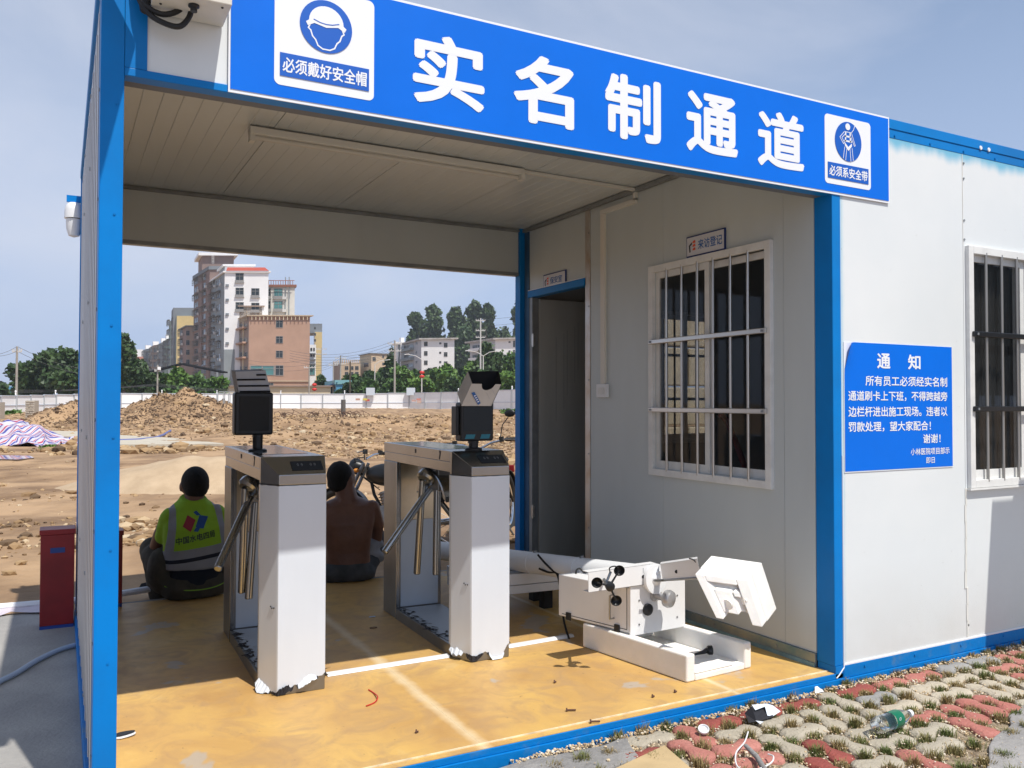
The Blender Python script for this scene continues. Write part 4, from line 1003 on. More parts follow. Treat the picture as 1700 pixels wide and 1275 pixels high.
        (q if n1 < 0.12 else q2).add([a1, a2, b2, b1], [(0, 1, 2, 3)])
        if n1 < 0.12 and rs.uniform() < 0.5:
            o1 = outw(pl[i], 0.012+0.02*rs.uniform()); q.add([a1, a2, (o1[0], o1[1], zb[i]+0.014*rs.uniform())], [(0, 1, 2)])
    q.build('torn_backing', M_torn, e, local=True, kind='stuff'); q2.build('curled_film', M_film, e, local=True, kind='stuff')
    q = MB()
    for sx, sz in ((0.014, 0.372), (0.020, 0.366), (0.030, 0.368)):
        a = outw((0.055*0.62, 0.12*0.38), 0.0032); q.ellip((a[0]+sx*0.6-0.008, a[1]-sx*1.2+0.01, sz), (0.003, 0.004, 0.004), 6, 4)
    q.build('film_hole', M_torn, e, local=True)
    # hub and arms (world points)
    o = Vector((X, Y, 0)); hub = Vector((0.0, 0.505, 0.845)); ax = Vector((-0.62, -0.35, -0.70)).normalized()
    q = MB(); q.lathe([(0.0, -0.03), (0.046, -0.03), (0.054, -0.015), (0.054, 0.010), (0.042, 0.022), (0.0, 0.024)], hub+Vector((0.02, 0, 0.0)), ax, 24)
    hb = q.build('hub', M_steel, e, local=True, smooth=True)
    q = MB(); q.lathe([(0.008, 0.024), (0.008, 0.029), (0, 0.029)], hub+Vector((0.02, 0, 0.0)), ax, 6); q.build('bolt', M_steel_dull, hb, local=True)
    q = MB(); P = [hub+Vector((0.03, 0.03+0.15*math.sin(a)*1.05, 0.05-0.17*(1-math.cos(a)))) for a in np.linspace(0, 1.45, 9)]
    q.extrude(P+[hub+Vector((0.03, 0.06, -0.05)), hub+Vector((0.03, 0.0, -0.01))], (0.10, 0, 0)); q.build('hub_housing', M_steel, e, local=True, bevel=0.003)
    q = MB(); P = [hub+Vector((0.035, 0.02-0.255*math.sin(a), 0.035-0.185*(1-math.cos(a)))) for a in np.linspace(0, 1.35, 10)]
    for i in range(9):
        q.add([P[i], P[i+1], P[i+1]+Vector((0.075, 0.02, 0.004)), P[i]+Vector((0.075, 0.02, 0.004))], [(0, 1, 2, 3)])
        v = (hub+Vector((0.04, 0.03, 0))); q.add([P[i]+Vector((.004, 0, -.004)), P[i+1]+Vector((.004, 0, -.004)), P[i+1].lerp(v, 0.16), P[i].lerp(v, 0.16)], [(0, 1, 2, 3)])
    q.build('hub_guard', M_steel, e, local=True)
    q = MB(); q.box((0.05, 0.42, 0.78), (w-0.05, 0.72, 0.8995)); q.build('drive_box', M_steel_dull, e, local=True, bevel=0.004)
    for a, b_ in arms:
        a, b_ = Vector(a)-o, Vector(b_)-o; t = (b_-a).normalized()
        q = MB(); q.tube([a, b_-t*0.004, b_], [0.0185, 0.0185, 0.0150], 18); am = q.build('arm', M_steel, e, local=True, smooth=True, flat_angle=30)
    return e
T1 = turnstile(0.612, 0.895, 'turnstile nearer the left wall, under the dark grey cardboard hood', [((0.612, 1.40, 0.835), (0.612, 1.475, 0.325)), ((0.665, 1.45, 0.76), (0.640, 1.45, 0.298)), ((0.640, 1.43, 0.785), (0.452, 1.12, 0.515))], 3)
T2 = turnstile(1.537, 0.930, 'turnstile nearer the open door, under the white cardboard hood', [((1.540, 1.455, 0.83), (1.540, 1.535, 0.318)), ((1.640, 1.50, 0.77), (1.636, 1.50, 0.310)), ((1.590, 1.47, 0.785), (1.300, 1.365, 0.478))], 8)

# face terminals on their necks
def terminal(x0, x1, z0, z1, y, neckx, zt, label, sticker, facing):
    cx = (x0+x1)/2; e = empty('face_terminal', (cx, y, zt), 0, label, 'face terminal')
    q = MB(); q.box((x0, y-0.03, z0), (x1, y+0.045, z1)); bd = q.build('body', M_black, e, bevel=0.012, bseg=4)
    q = MB(); q.box((x0+0.012, y-0.0325, z0+0.05), (x1-0.012, y-0.0305, z1-0.022)) if facing else q.box((x0+0.02, y-0.0325, z0+0.02), (x1-0.02, y-0.0305, z1-0.02))
    q.build('screen' if facing else 'back_plate', M_screen if facing else M_rubber, e, bevel=0.001)
    if facing:
        q = MB(); q.box((x0-0.018, y-0.01, z0+0.03), (x0-0.001, y+0.05, z1-0.02)); q.build('side_module', M_black, e, bevel=0.004)
        for a in (0.22, 0.68):
            q = MB(); xs_ = x0+(x1-x0)*a; q.extrude([(xs_-0.02, y-0.0325, z0+0.012), (xs_+0.03, y-0.0325, z0+0.012), (xs_+0.038, y-0.0325, z0+0.034), (xs_-0.012, y-0.0325, z0+0.034)], (0, 0.001, 0)); q.build('sticker', M_teal, e)
    q = MB(); q.lathe([(0.024, 0), (0.024, z0-zt+0.02)], (neckx, y+0.005, zt+0.012), n=18); q.box((neckx-0.022, y-0.01, z0-0.012), (neckx+0.022, y+0.025, z0)); q.build('neck', M_black, e, smooth=True)
    q = MB(); q.lathe([(0.044, 0), (0.044, 0.008), (0.036, 0.012), (0.0, 0.012)], (neckx, y+0.005, zt+0.0005), n=24); q.build('foot', M_black, e, smooth=True)
    return e
terminal(0.575, 0.757, 1.086, 1.292, 1.45, 0.690, 1.006, 'blank black face terminal on the turnstile nearer the left wall, seen from behind', False, False)
terminal(1.590, 1.772, 1.052, 1.246, 1.08, 1.675, 1.006, 'black face terminal with dark screen and teal stickers on the turnstile nearer the door', True, True)
# cardboard hoods
e = empty('cardboard_hood', (0.67, 1.45, 1.28), 0, 'dark grey cardboard hood with black tape stripes on the face terminal at left', 'cardboard hood')
a, b_, c_, d_ = ony(391, 617, 1.42), ony(441, 615, 1.42), ony(451, 660, 1.44), ony(398, 662, 1.44)
dv = Vector((0.0, 0.11, 0.01))
def board(name, P, m, parent, th=0.003, nrm=None):
    P = [Vector(v) for v in P]; n = (P[1]-P[0]).cross(P[2]-P[0]).normalized() if nrm is None else nrm
    q = MB(); q.extrude(P, n*th); return q.build(name, m, parent)
c2 = c_+(d_-c_)*0.18+Vector((0, 0, .0)); d2 = d_+(c_-d_)*0.24
up_ = (a-d_)*0.14
fr = board('front_board', [a, b_, c_+up_*1.0, c_+(d_-c_)*0.08+up_*0.45, c2, d2, d_+(c_-d_)*0.16+up_*0.5, d_+up_*1.15], M_card_dark, e)
board('side_board', [a, d_+up_, d_+up_+dv, a+dv], M_card_dark, e); board('side_board', [b_, b_+dv, c_+up_+dv, c_+up_], M_card_dark, e)
board('back_board', [a+dv, b_+dv, c_+up_+dv, d_+up_+dv], M_card_dark, e)
for t, s0, s1 in ((0.13, 0.66, 0.97), (0.30, 0.0, 0.93), (0.53, 0.02, 0.99), (0.74, 0.03, 1.0), (0.90, 0.06, 0.42)):
    L0 = a.lerp(d_, t); R0 = b_.lerp(c_, t+0.03); v = (d_-a)*0.032
    P0, P1 = L0.lerp(R0, s0), L0.lerp(R0, s1)
    q = MB(); q.extrude([P0-v, P1-v, P1+v, P0+v], (0, -0.0035, 0)); q.build('tape_stripe', M_card_in, e)
e = empty('cardboard_hood', (1.70, 1.07, 1.24), 0, 'white cardboard box hood with blue print, open and black inside, on the right face terminal', 'cardboard hood')
FY = 1.035
fbl, fbr, ftr, ftl = ony(767, 674, FY), ony(816, 674, FY), ony(833, 638, FY-0.02), ony(784, 637, FY-0.02)
bt = Vector((0, 0.135, 0.0)); btl, btr = ony(777, 617, FY+0.10), ony(828, 616, FY+0.10)
bbl, bbr = ony(760, 652, FY+0.10), ony(812, 654, FY+0.10)
mid = []
for k in range(9):
    an = PI*k/8; pm = ftl.lerp(ftr, 0.56-0.20*math.cos(an)*1.0*-1*-1); pm = ftl.lerp(ftr, 0.56+0.22*math.cos(an)); mid.append(pm+(fbl-ftl)*0.28*math.sin(an))
q = MB(); n = 28
for k in range(n):
    def tp_(s_):
        dd = (s_-0.56)/0.22; return ftl.lerp(ftr, s_) + ((fbl-ftl)*0.28*math.sqrt(1-dd*dd) if abs(dd) < 1 else Vector())
    s0, s1 = k/n, (k+1)/n
    q.add([fbl.lerp(fbr, s0), fbl.lerp(fbr, s1), tp_(s1), tp_(s0)], [(0, 1, 2, 3)])
q.build('front_board', M_card, e)
board('side_board', [fbl, ftl, btl, bbl], M_card, e, nrm=Vector((-1, 0, 0)))
board('side_board', [fbr, bbr, btr, ftr], M_card_in, e, nrm=Vector((-1, 0, 0)))
board('back_board', [bbl, bbr, btr, btl], M_card_in, e, nrm=Vector((0, -1, 0)))
q = MB(); q.extrude([fbl+Vector((.006, .004, .001)), ftl+Vector((.006, .004, -.004)), btl+Vector((.006, 0, -.003)), bbl+Vector((.006, 0, 0))], (0.001, 0, 0)); q.build('inside', M_card_in, e)
ux = (fbr-fbl).normalized(); uz = (ftl-fbl).normalized()
tq = fbl+ux*0.028+uz*0.062+Vector((0, -0.004, 0)); ld = (ux*0.72-uz*0.70).normalized(); lu = (ux*0.70+uz*0.72).normalized()
q = MB(); q.extrude([tq-lu*0.002-ld*0.012, tq+ld*0.062-lu*0.002, tq+ld*0.062+lu*0.014, tq-lu*-0.014-ld*0.006], (0, -0.0008, 0)); q.build('blue_print', mat('carton_blue', (0.03, 0.12, 0.35), 0.6), e)
text('lettering', 'LADNEY', tq+Vector((0, -0.0012, 0)), ld, lu, 0.056, 0.011, M_card, e, bold=0.01) if False else None
for k in range(4):
    tp = tq+ld*(0.008+0.012*k)+lu*0.002+Vector((0, -0.001, 0)); q = MB(); q.extrude([tp, tp+ld*0.007, tp+ld*0.007+lu*0.009, tp+ld*0.002+lu*0.009], (0, -0.0006, 0)); q.build('print_stroke', M_white, e)
for k in range(2):
    tp = fbl+ux*(0.095+0.02*k)+uz*(0.075+0.022*k)+Vector((0, -0.004, 0)); q = MB(); q.extrude([tp, tp+ld*0.045, tp+ld*0.045+lu*0.0012, tp+lu*0.0012], (0, -0.0006, 0)); q.build('fine_print', M_card_dark, e)

# ------------------------------------------------------------------ weather station lying on its side
e = empty('weather_station', (2.45, 0.9, 0.12), 0, 'white weather monitoring mast and control box lying on its side before the door', 'weather station')
mp0, mp1 = Vector((2.415, 0.575, 0.385)), Vector((2.07, 2.70, 0.235))
md = (mp1-mp0).normalized()
q = MB(); q.tube([mp0, mp1], 0.061, 28); mast = q.build('mast', M_pvc, e, smooth=True, flat_angle=40)
q = MB(); q.tube([mp0-md*0.012, mp0-md*0.011, mp0+md*0.004], [0.060, 0.073, 0.073], 28); q.build('flange', M_pvc, mast, smooth=True, flat_angle=40)
q = MB(); q.lathe([(0.0, 0.022), (0.020, 0.018), (0.034, 0.0), (0.0, 0.0)], mp0-md*0.012, -md, 20); q.build('end_cap', M_pvc, mast, smooth=True)
for t in (0.55, 0.95, 1.5):
    c = mp0+md*t; q = MB(); q.tube([c-md*0.003, c+md*0.003], 0.0635, 28); q.build('clamp', M_pvc, mast)
    q = MB(); q.obox(c+Vector((0.0, -0.02, 0.068)), (0.010, 0, 0), (0, 0.006, 0), (0, 0, 0.006)); q.build('clamp_lug', M_steel, mast)
# control box, slightly turned
BR = math.radians(-3)
bc = Vector((2.455, 0.87, 0.245)); bu = Vector((math.cos(math.radians(2)), math.sin(math.radians(2)), 0)); bv = Vector((-bu.y, bu.x, 0)); bv = Vector((-0.22, 1, 0)).normalized(); bw = Vector((0, 0, 1))
fl_, fr_ = Vector((2.285, 0.600, 0)), Vector((2.625, 0.618, 0)); bk = Vector((-0.125, 0.46, 0))
zb_, zt_ = 0.130, 0.345
q = MB(); q.extrude([fl_+bw*zb_, fr_+bw*zb_, fr_+bk+bw*zb_, fl_+bk+bw*zb_], (0, 0, zt_-zb_)); box = q.build('control_box', M_powder, e, bevel=0.004)
n_ = Vector((0.02, -1, 0)).normalized(); ux = (fr_-fl_).normalized()
q = MB(); q.extrude([fl_+bw*(zb_-0.012)-ux*0.006, fr_+bw*(zb_-0.012)+ux*0.006, fr_+bw*(zt_+0.012)+ux*0.006, fl_+bw*(zt_+0.012)-ux*0.006], n_*0.010); q.build('end_plate', M_powder, box, bevel=0.002)
for s, t in ((0.14, 0.72), (0.14, 0.18), (0.86, 0.70), (0.86, 0.2)):
    q = MB(); q.lathe([(0.005, 0), (0.004, 0.004), (0, 0.005)], fl_.lerp(fr_, s)+bw*(zb_+(zt_-zb_)*t)+n_*0.010, n_, 8); q.build('screw', M_steel_dull, box)
c = fl_.lerp(fr_, 0.29)+bw*0.235+n_*0.010
q = MB(); q.lathe([(0.029, 0), (0.029, 0.010), (0.025, 0.013), (0, 0.013)], c, n_, 24); q.build('black_cap', M_black, box, smooth=True)
c = fl_.lerp(fr_, 0.42)+bw*0.300+n_*0.010
q = MB(); q.lathe([(0.030, 0), (0.030, 0.008), (0.018, 0.010), (0.018, 0.055), (0.024, 0.06), (0.040, 0.066), (0.044, 0.085), (0.038, 0.100), (0.022, 0.108), (0, 0.110)], c, (n_+Vector((0.35, 0, -0.08))).normalized(), 28); q.build('sensor_knob', mat('knob_grey', (0.42, 0.42, 0.43), 0.35, metal=0.5), box, smooth=True)
ls = fl_+bk-fl_; lsd = bk.normalized(); ln = Vector((-1, -0.27, 0)).normalized()
q = MB(); P0 = fl_+lsd*0.10; h0 = P0+bw*0.300+ln*0.002; h1 = P0+bw*0.185+ln*0.002
q.tube([h0, h0+ln*0.03, h1+ln*0.03, h1], 0.005, 8); q.build('handle', M_steel, box, smooth=True)
for t in (0.02, 0.36): 
    P0 = fl_+lsd*(0.06+t*0.95); q = MB(); q.obox(P0+bw*(zb_+0.008)+ln*0.004, lsd*0.016, ln*0.005, bw*0.020); q.build('latch', M_black, box, bevel=0.002)
q = MB(); q.extrude([fl_+lsd*0.018+ln*0.0012+bw*(zb_+0.012), fl_+lsd*0.45+ln*0.0012+bw*(zb_+0.012), fl_+lsd*0.45+ln*0.0012+bw*(zb_+0.015), fl_+lsd*0.018+ln*0.0012+bw*(zb_+0.015)], ln*0.0006); q.build('door_seam', M_black, box)
q = MB(); q.extrude([fl_+lsd*0.018+ln*0.0012+bw*(zb_+0.012), fl_+lsd*0.021+ln*0.0012+bw*(zb_+0.012), fl_+lsd*0.021+ln*0.0012+bw*zt_, fl_+lsd*0.018+ln*0.0012+bw*zt_], ln*0.0006); q.build('door_seam', M_black, box)
# cross arm: white channel with anemometer and sensor
ay = 0.580
a0, a1 = ony(977, 967, ay), ony(1152, 943, ay)
ad = (a1-a0).normalized(); au = Vector((0, 0.0, 1)); au = (au-ad*au.dot(ad)).normalized(); an_ = Vector((0, -1, 0))
def seg(name, s0, s1, h, up=0.0):
    P0, P1 = a0.lerp(a1, s0), a0.lerp(a1, s1)
    q = MB(); q.extrude([P0-au*h, P1-au*h, P1+au*h, P0+au*h], (0, 0.004, 0)); q.extrude([P0+au*(h-0.003), P1+au*(h-0.003), P1+au*h, P0+au*h], (0, 0.05, 0)); q.extrude([P0-au*h, P1-au*h, P1-au*(h-0.003), P0-au*(h-0.003)], (0, 0.05, 0))
    return q.build(name, M_powder, e, bevel=0.001)
arm1 = seg('cross_arm', 0.0, 0.63, 0.048)
s0_, s1_ = a0, a1
a0, a1 = ony(1098, 950, 0.52), ony(1160, 942, 0.24); ad2 = (a1-a0).normalized(); au2 = Vector((0, 0, 1)); au2 = (au2-ad2*au2.dot(ad2)).normalized()
q = MB(); hh = 0.040; q.extrude([a0-au2*hh, a1-au2*hh, a1+au2*hh, a0+au2*hh], (0.004, 0.004, 0)); q.extrude([a0+au2*(hh-0.003), a1+au2*(hh-0.003), a1+au2*hh, a0+au2*hh], (0.03, 0.035, 0)); q.extrude([a0-au2*hh, a1-au2*hh, a1-au2*(hh-0.003), a0-au2*(hh-0.003)], (0.03, 0.035, 0))
arm2 = q.build('cross_arm', M_powder, e, bevel=0.001)
c = a0.lerp(a1, 0.42); q = MB(); q.lathe([(0.0085, 0), (0.0085, 0.002), (0, 0.002)], c-au2*0.006-Vector((0.001, 0.0006, 0)), (-0.7, -0.7, 0), 14); q.build('arm_hole', M_black, arm2)
q = MB(); q.tube([a0+Vector((-0.06, -0.02, -0.03)), a0+Vector((0.0, -0.015, -0.036)), a1+Vector((0, -0.006, -0.046))], 0.006, 10); q.build('stay_rod', M_steel_dull, e, smooth=True)
a0, a1 = s0_, s1_
q = MB(); P0, P1 = a0.lerp(a1, 0.62), a0.lerp(a1, 0.72); q.extrude([P0-au*0.02, P1-au*0.02, P1+au*0.02, P0+au*0.02], (0, 0.03, 0)); q.build('arm_joint', M_powder, e)
q = MB(); q.lathe([(0.050, 0), (0.052, 0.005), (0.044, 0.010), (0.022, 0.014), (0.019, 0.026), (0, 0.028)], a0.lerp(a1, 0.60)+Vector((0.01, -0.001, -0.005)), (0.15, -1, 0), 28); q.build('mast_cap', M_pvc, e, smooth=True)
for s in (0.50,):
    q = MB(); c = a0.lerp(a1, s); q.lathe([(0.0085, 0), (0.0085, 0.002), (0, 0.002)], c-au*0.008+Vector((0, -0.0005, 0)), (0, -1, 0), 14); q.build('arm_hole', M_black, arm1)
    q = MB(); q.obox(c+au*0.022+Vector((0, -0.0012, 0)), ad*0.0012, (0, 0.0004, 0), au*0.012); q.build('arm_mark', M_trim, arm1)
# anemometer: three cups round a hub, lying against the arm
hubc = ony(1012, 973, 0.43)
q = MB(); q.lathe([(0.010, -0.05), (0.013, -0.02), (0.020, -0.012), (0.022, 0.012), (0.012, 0.018), (0, 0.018)], hubc, (-0.25, -0.9, -0.1), 16); q.tube([ony(1003, 962, ay-0.003), hubc+Vector((0, 0.02, 0))], 0.007, 10); anh = q.build('anemometer', M_black, e, smooth=True)
for px, py, yy in ((991, 967, 0.44), (1028, 947, 0.42), (1023, 997, 0.42)):
    cc = ony(px, py, yy); q = MB(); q.tube([hubc, hubc.lerp(cc, 0.55), cc], [0.006, 0.0045, 0.0045], 8); q.build('cup_arm', M_black, anh, smooth=True)
    q = MB(); axc = Vector((-0.45, -0.85, -0.15)).normalized()
    q.lathe([(0.0, 0.024), (0.010, 0.022), (0.019, 0.014), (0.0245, 0.0), (0.0255, -0.003), (0.023, -0.003), (0.017, 0.008), (0.008, 0.014), (0.0, 0.015)], cc, -axc, 20); q.build('cup', M_black, anh, smooth=True)
q = MB(); q.tube([ony(1007, 966, 0.46), ony(1014, 949, 0.46)], 0.006, 10); q.build('bracket', M_steel, anh, smooth=True)
M_cable = mat('black_cable', (0.012, 0.012, 0.013), 0.5)
def cable(pts, r, label, cat='cable', m=None, parent=None, name='cable'):
    P = [Vector(p_) for p_ in pts]; out = []
    for i in range(len(P)-1):                    # Catmull-Rom through the points
        p0, p1, p2, p3 = P[max(i-1, 0)], P[i], P[i+1], P[min(i+2, len(P)-1)]
        for k in range(6):
            t = k/6; out.append(0.5*((2*p1)+(p2-p0)*t+(2*p0-5*p1+4*p2-p3)*t*t+(3*p1-p0-3*p2+p3)*t**3))
    out.append(P[-1]); q = MB(); q.tube(out, r, 8); o = q.build(name, m or M_cable, parent, smooth=True)
    return tag(o, label, cat) if parent is None else o
cable([ony(1013, 950, 0.45), ony(1012, 943, 0.44), ony(1020, 940, 0.43), ony(1027, 943, 0.42)], 0.003, None, parent=anh)
cable([ony(893, 921, 1.35), ony(905, 935, 1.30), ony(920, 949, 1.25), ony(936, 958, 1.18)], 0.006, None, parent=mast)
cable([ony(895, 944, 1.35), ony(910, 950, 1.30), ony(924, 952, 1.24), ony(930, 975, 1.20), ony(934, 1000, 1.18), ony(936, 1030, 1.15), ony(945, 1062, 1.05)], 0.006, None, parent=mast)
cable([ony(956, 958, 1.02), ony(957, 947, 1.02), ony(963, 944, 1.02), ony(970, 950, 1.0), ony(984, 949, 0.95)], 0.0045, None, parent=mast)
cable([ony(1098, 936, 0.66), ony(1105, 934, 0.7), ony(1112, 938, 0.75)], 0.006, None, parent=mast)
cable([ony(1144, 927, 0.28), ony(1152, 930, 0.27), ony(1160, 940, 0.25)], 0.003, None, parent=arm2)
# flat display case on feet beneath the mast
e2 = empty('display_case', (2.2, 1.75, 0.0), 0, 'long flat white case lying on feet under the white mast', 'case')
q = MB(); q.extrude([(1.905, 1.625, 0.128), (2.52, 1.575, 0.128), (2.57, 1.98, 0.128), (1.95, 2.03, 0.128)], (0, 0, 0.048)); q.build('lower_tray', M_powder, e2, bevel=0.003)
q = MB(); q.extrude([(1.902, 1.623, 0.180), (2.521, 1.572, 0.180), (2.571, 1.981, 0.180), (1.948, 2.032, 0.180)], (0, 0, 0.064)); q.build('lid', M_powder, e2, bevel=0.003)
for x, y in ((2.0, 1.74), (2.46, 1.70), (2.02, 1.95), (2.5, 1.9)):
    q = MB(); q.box((x-0.03, y-0.03, 0), (x+0.03, y+0.03, 0.128)); q.build('foot', M_rubber, e2)
q = MB(); q.box((2.05, 1.60, 0.05), (2.07, 1.9, 0.056)); q.build('strap', M_rubber, e2)
M_bub = mat('bubble_wrap', (0.72, 0.76, 0.80), 0.25, alpha=0.55, bump=1.0, bscale=60)
q = MB(); N_ = 26; vs = []
for i in range(N_+1):
    for j in range(N_+1):
        x = 1.93+0.56*i/N_; y = 1.63+0.34*j/N_
        vs.append((x, y-0.08*(x-1.93), 0.246+0.045*max(0, mn.noise(Vector((x*9, y*9, 2)))+0.25)*math.sin(PI*i/N_)))
q.add(vs, [(i*(N_+1)+j, (i+1)*(N_+1)+j, (i+1)*(N_+1)+j+1, i*(N_+1)+j+1) for i in range(N_) for j in range(N_)])
tag(q.build('bubble_wrap', M_bub, smooth=True, flat_angle=180), 'crumpled bubble wrap on top of the flat white case', 'bubble wrap')
q = MB(); q.box((1.862, 1.60, 0.12), (1.898, 1.72, 0.245)); q.box((1.864, 1.598, 0.248), (1.897, 1.70, 0.31)); tag(q.build('small_case', M_powder, bevel=0.004), 'small white case seen through the gap of the turnstile nearer the door', 'case')
# foam block on the sensor head at the right end
e3 = empty('foam_block', (2.70, 0.20, 0.12), 0, 'thick moulded white foam block stuck on the right end of the arm', 'foam block')
fy = 0.17
TLf, TRf, BLf, BRf = ony(1152, 953, fy), ony(1240, 964, fy), ony(1188, 1027, fy), ony(1266, 1043, fy)
fu = TRf-TLf; fv = BLf-TLf; fn = Vector((0.147, 0.055, 0.061))
def fpt(a, b_, k): return TLf+fu*a+fv*b_+(BRf-TRf-fv)*a*b_+fn*k
def fbox(name, u0, u1, v0, v1, n0, n1, bev=0.005):
    vs = [fpt(u0, v0, n0), fpt(u1, v0, n0), fpt(u1, v1, n0), fpt(u0, v1, n0), fpt(u0, v0, n1), fpt(u1, v0, n1), fpt(u1, v1, n1), fpt(u0, v1, n1)]
    q = MB(); q.add(vs, [(0, 3, 2, 1), (4, 5, 6, 7), (0, 1, 5, 4), (1, 2, 6, 5), (2, 3, 7, 6), (3, 0, 4, 7)]); return q.build(name, M_foam, e3, bevel=bev, bseg=3)
fbox('back_slab', 0.0, 1.0, 0.0, 0.90, 0.34, 1.0); fbox('left_wall', 0.0, 0.17, 0.0, 1.0, 0.0, 0.338, 0.009); fbox('top_wall', 0.172, 0.76, 0.0, 0.15, 0.0, 0.338, 0.009); fbox('right_wall', 0.762, 1.0, 0.0, 1.0, 0.0, 0.338, 0.011)
fbox('left_foot', 0.0, 0.24, 0.902, 1.0, 0.34, 0.8); fbox('right_foot', 0.78, 1.0, 0.902, 1.0, 0.34, 1.0); fbox('shelf', 0.172, 0.50, 0.36, 0.88, 0.12, 0.338, 0.009); fbox('block', 0.56, 0.76, 0.34, 0.46, 0.10, 0.338, 0.008)
q = MB(); q.lathe([(0.030, 0.0), (0.027, -0.006), (0.0, -0.007)], fpt(0.33, 0.66, 0.12), fn, 22); q.build('boss', M_foam, e3, smooth=True)
q = MB(); q.lathe([(0.022, 0.0), (0.020, -0.012), (0.0, -0.013)], fpt(0.62, 0.60, 0.338), fn, 22); q.build('boss', M_foam, e3, smooth=True)
# foam tray on the floor
e4 = empty('foam_tray', (2.46, 0.55, 0), 0, 'long white foam tray on the floor under the weather station box', 'foam tray')
tA, tB, tC = Vector((2.310, 0.212, 0)), Vector((2.722, 0.240, 0)), Vector((2.205, 0.90, 0)); tD = tB+(tC-tA)
ux = (tB-tA).normalized(); vy = (tC-tA).normalized(); Lw = (tB-tA).length; Ll = (tC-tA).length
def tb(name, u0, u1, v0, v1, z0, z1, bev=0.006):
    q = MB(); q.extrude([tA+ux*u0+vy*v0+Vector((0, 0, z0)), tA+ux*u1+vy*v0+Vector((0, 0, z0)), tA+ux*u1+vy*v1+Vector((0, 0, z0)), tA+ux*u0+vy*v1+Vector((0, 0, z0))], (0, 0, z1-z0)); return q.build(name, M_foam, e4, bevel=bev, bseg=3)
tb('floor_slab', 0.0525, Lw-0.0465, 0.0, Ll, 0.0, 0.030); tb('side_wall', 0.0, 0.052, 0.0, Ll, 0.0, 0.122, 0.009); tb('side_wall', Lw-0.046, Lw, 0.0, Ll, 0.0, 0.122, 0.009)
tb('end_block', 0.053, Lw-0.046, Ll-0.12, Ll, 0.0305, 0.118); tb('step', 0.053, Lw-0.12, 0.0, 0.09, 0.0305, 0.040)
q = MB(); c = tA+ux*0.30+vy*0.16+Vector((0, 0, 0.062)); q.tube([c+Vector((-0.055, 0.03, -0.02)), c+Vector((-0.02, 0.01, -0.01)), c], [0.005, 0.009, 0.014], 12); pg = q.build('plug', M_black, None, smooth=True)
tag(pg, 'black round connector plug lying in the foam tray', 'plug')
q = MB(); q.lathe([(0.019, 0), (0.022, 0.006), (0.022, 0.022), (0.017, 0.024), (0.017, 0.012), (0, 0.012)], c, (0.9, -0.4, 0.0), 16); q.build('collar', M_black, pg, smooth=True)
q = MB(); q.lathe([(0.006, 0.0), (0.006, 0.016), (0, 0.016)], c, (0.9, -0.4, 0.0), 10); q.build('pin', M_black, pg)

# ------------------------------------------------------------------ white cable cover on the floor
for a, b_, lb in (((0.925, 1.06), (1.532, 1.065), 'white strip on the floor between the two turnstiles'), ((1.86, 1.066), (2.262, 1.085), 'white strip on the floor between right turnstile and foam tray')):
    q = MB(); q.add([(a[0], a[1]-0.022, 0.001), (b_[0], b_[1]-0.022, 0.001), (b_[0], b_[1]+0.022, 0.001), (a[0], a[1]+0.022, 0.001), (a[0], a[1]-0.012, 0.013), (b_[0], b_[1]-0.012, 0.013), (b_[0], b_[1]+0.012, 0.013), (a[0], a[1]+0.012, 0.013)], [(0, 1, 5, 4), (3, 7, 6, 2), (4, 5, 6, 7), (0, 4, 7, 3), (1, 2, 6, 5), (0, 3, 2, 1)])
    tag(q.build('cable_cover', M_pvc, bevel=0.002), lb, 'cable cover')
# ------------------------------------------------------------------ red bins
def bin_(x0, x1, y0, y1, z0, z1, label, tape=True):
    e = empty('red_box', ((x0+x1)/2, (y0+y1)/2, z0), 0, label, 'red box')
    q = MB(); q.box((x0, y0, z0+0.02), (x1, y1, z1-0.03)); q.build('body', M_red, e, bevel=0.003)
    q = MB(); q.box((x0-0.006, y0-0.006, z1-0.0295), (x1+0.006, y1+0.006, z1)); q.build('lid', M_red, e, bevel=0.003)
    q = MB(); q.box((x0, y0-0.001, z0), (x1, y1, z0+0.0195)); q.build('foot_band', mat('box_blue_band', (0.02, 0.06, 0.28), 0.5), e)
    if tape:
        q = MB(); q.box((x0+0.050, y0-0.0015, z1-0.135), (x0+0.125, y0-0.0002, z1-0.105)); q.build('blue_tape', mat('blue_tape', (0.02, 0.05, 0.20), 0.5), e)
bin_(-0.249, -0.075, 2.80, 2.96, -0.062, 0.508, 'dark red metal box with blue tape, outside against the left wall')
bin_(0.02, 0.187, 2.92, 3.05, 0.0, 0.462, 'dark red metal box showing as a strip behind the left post', False)

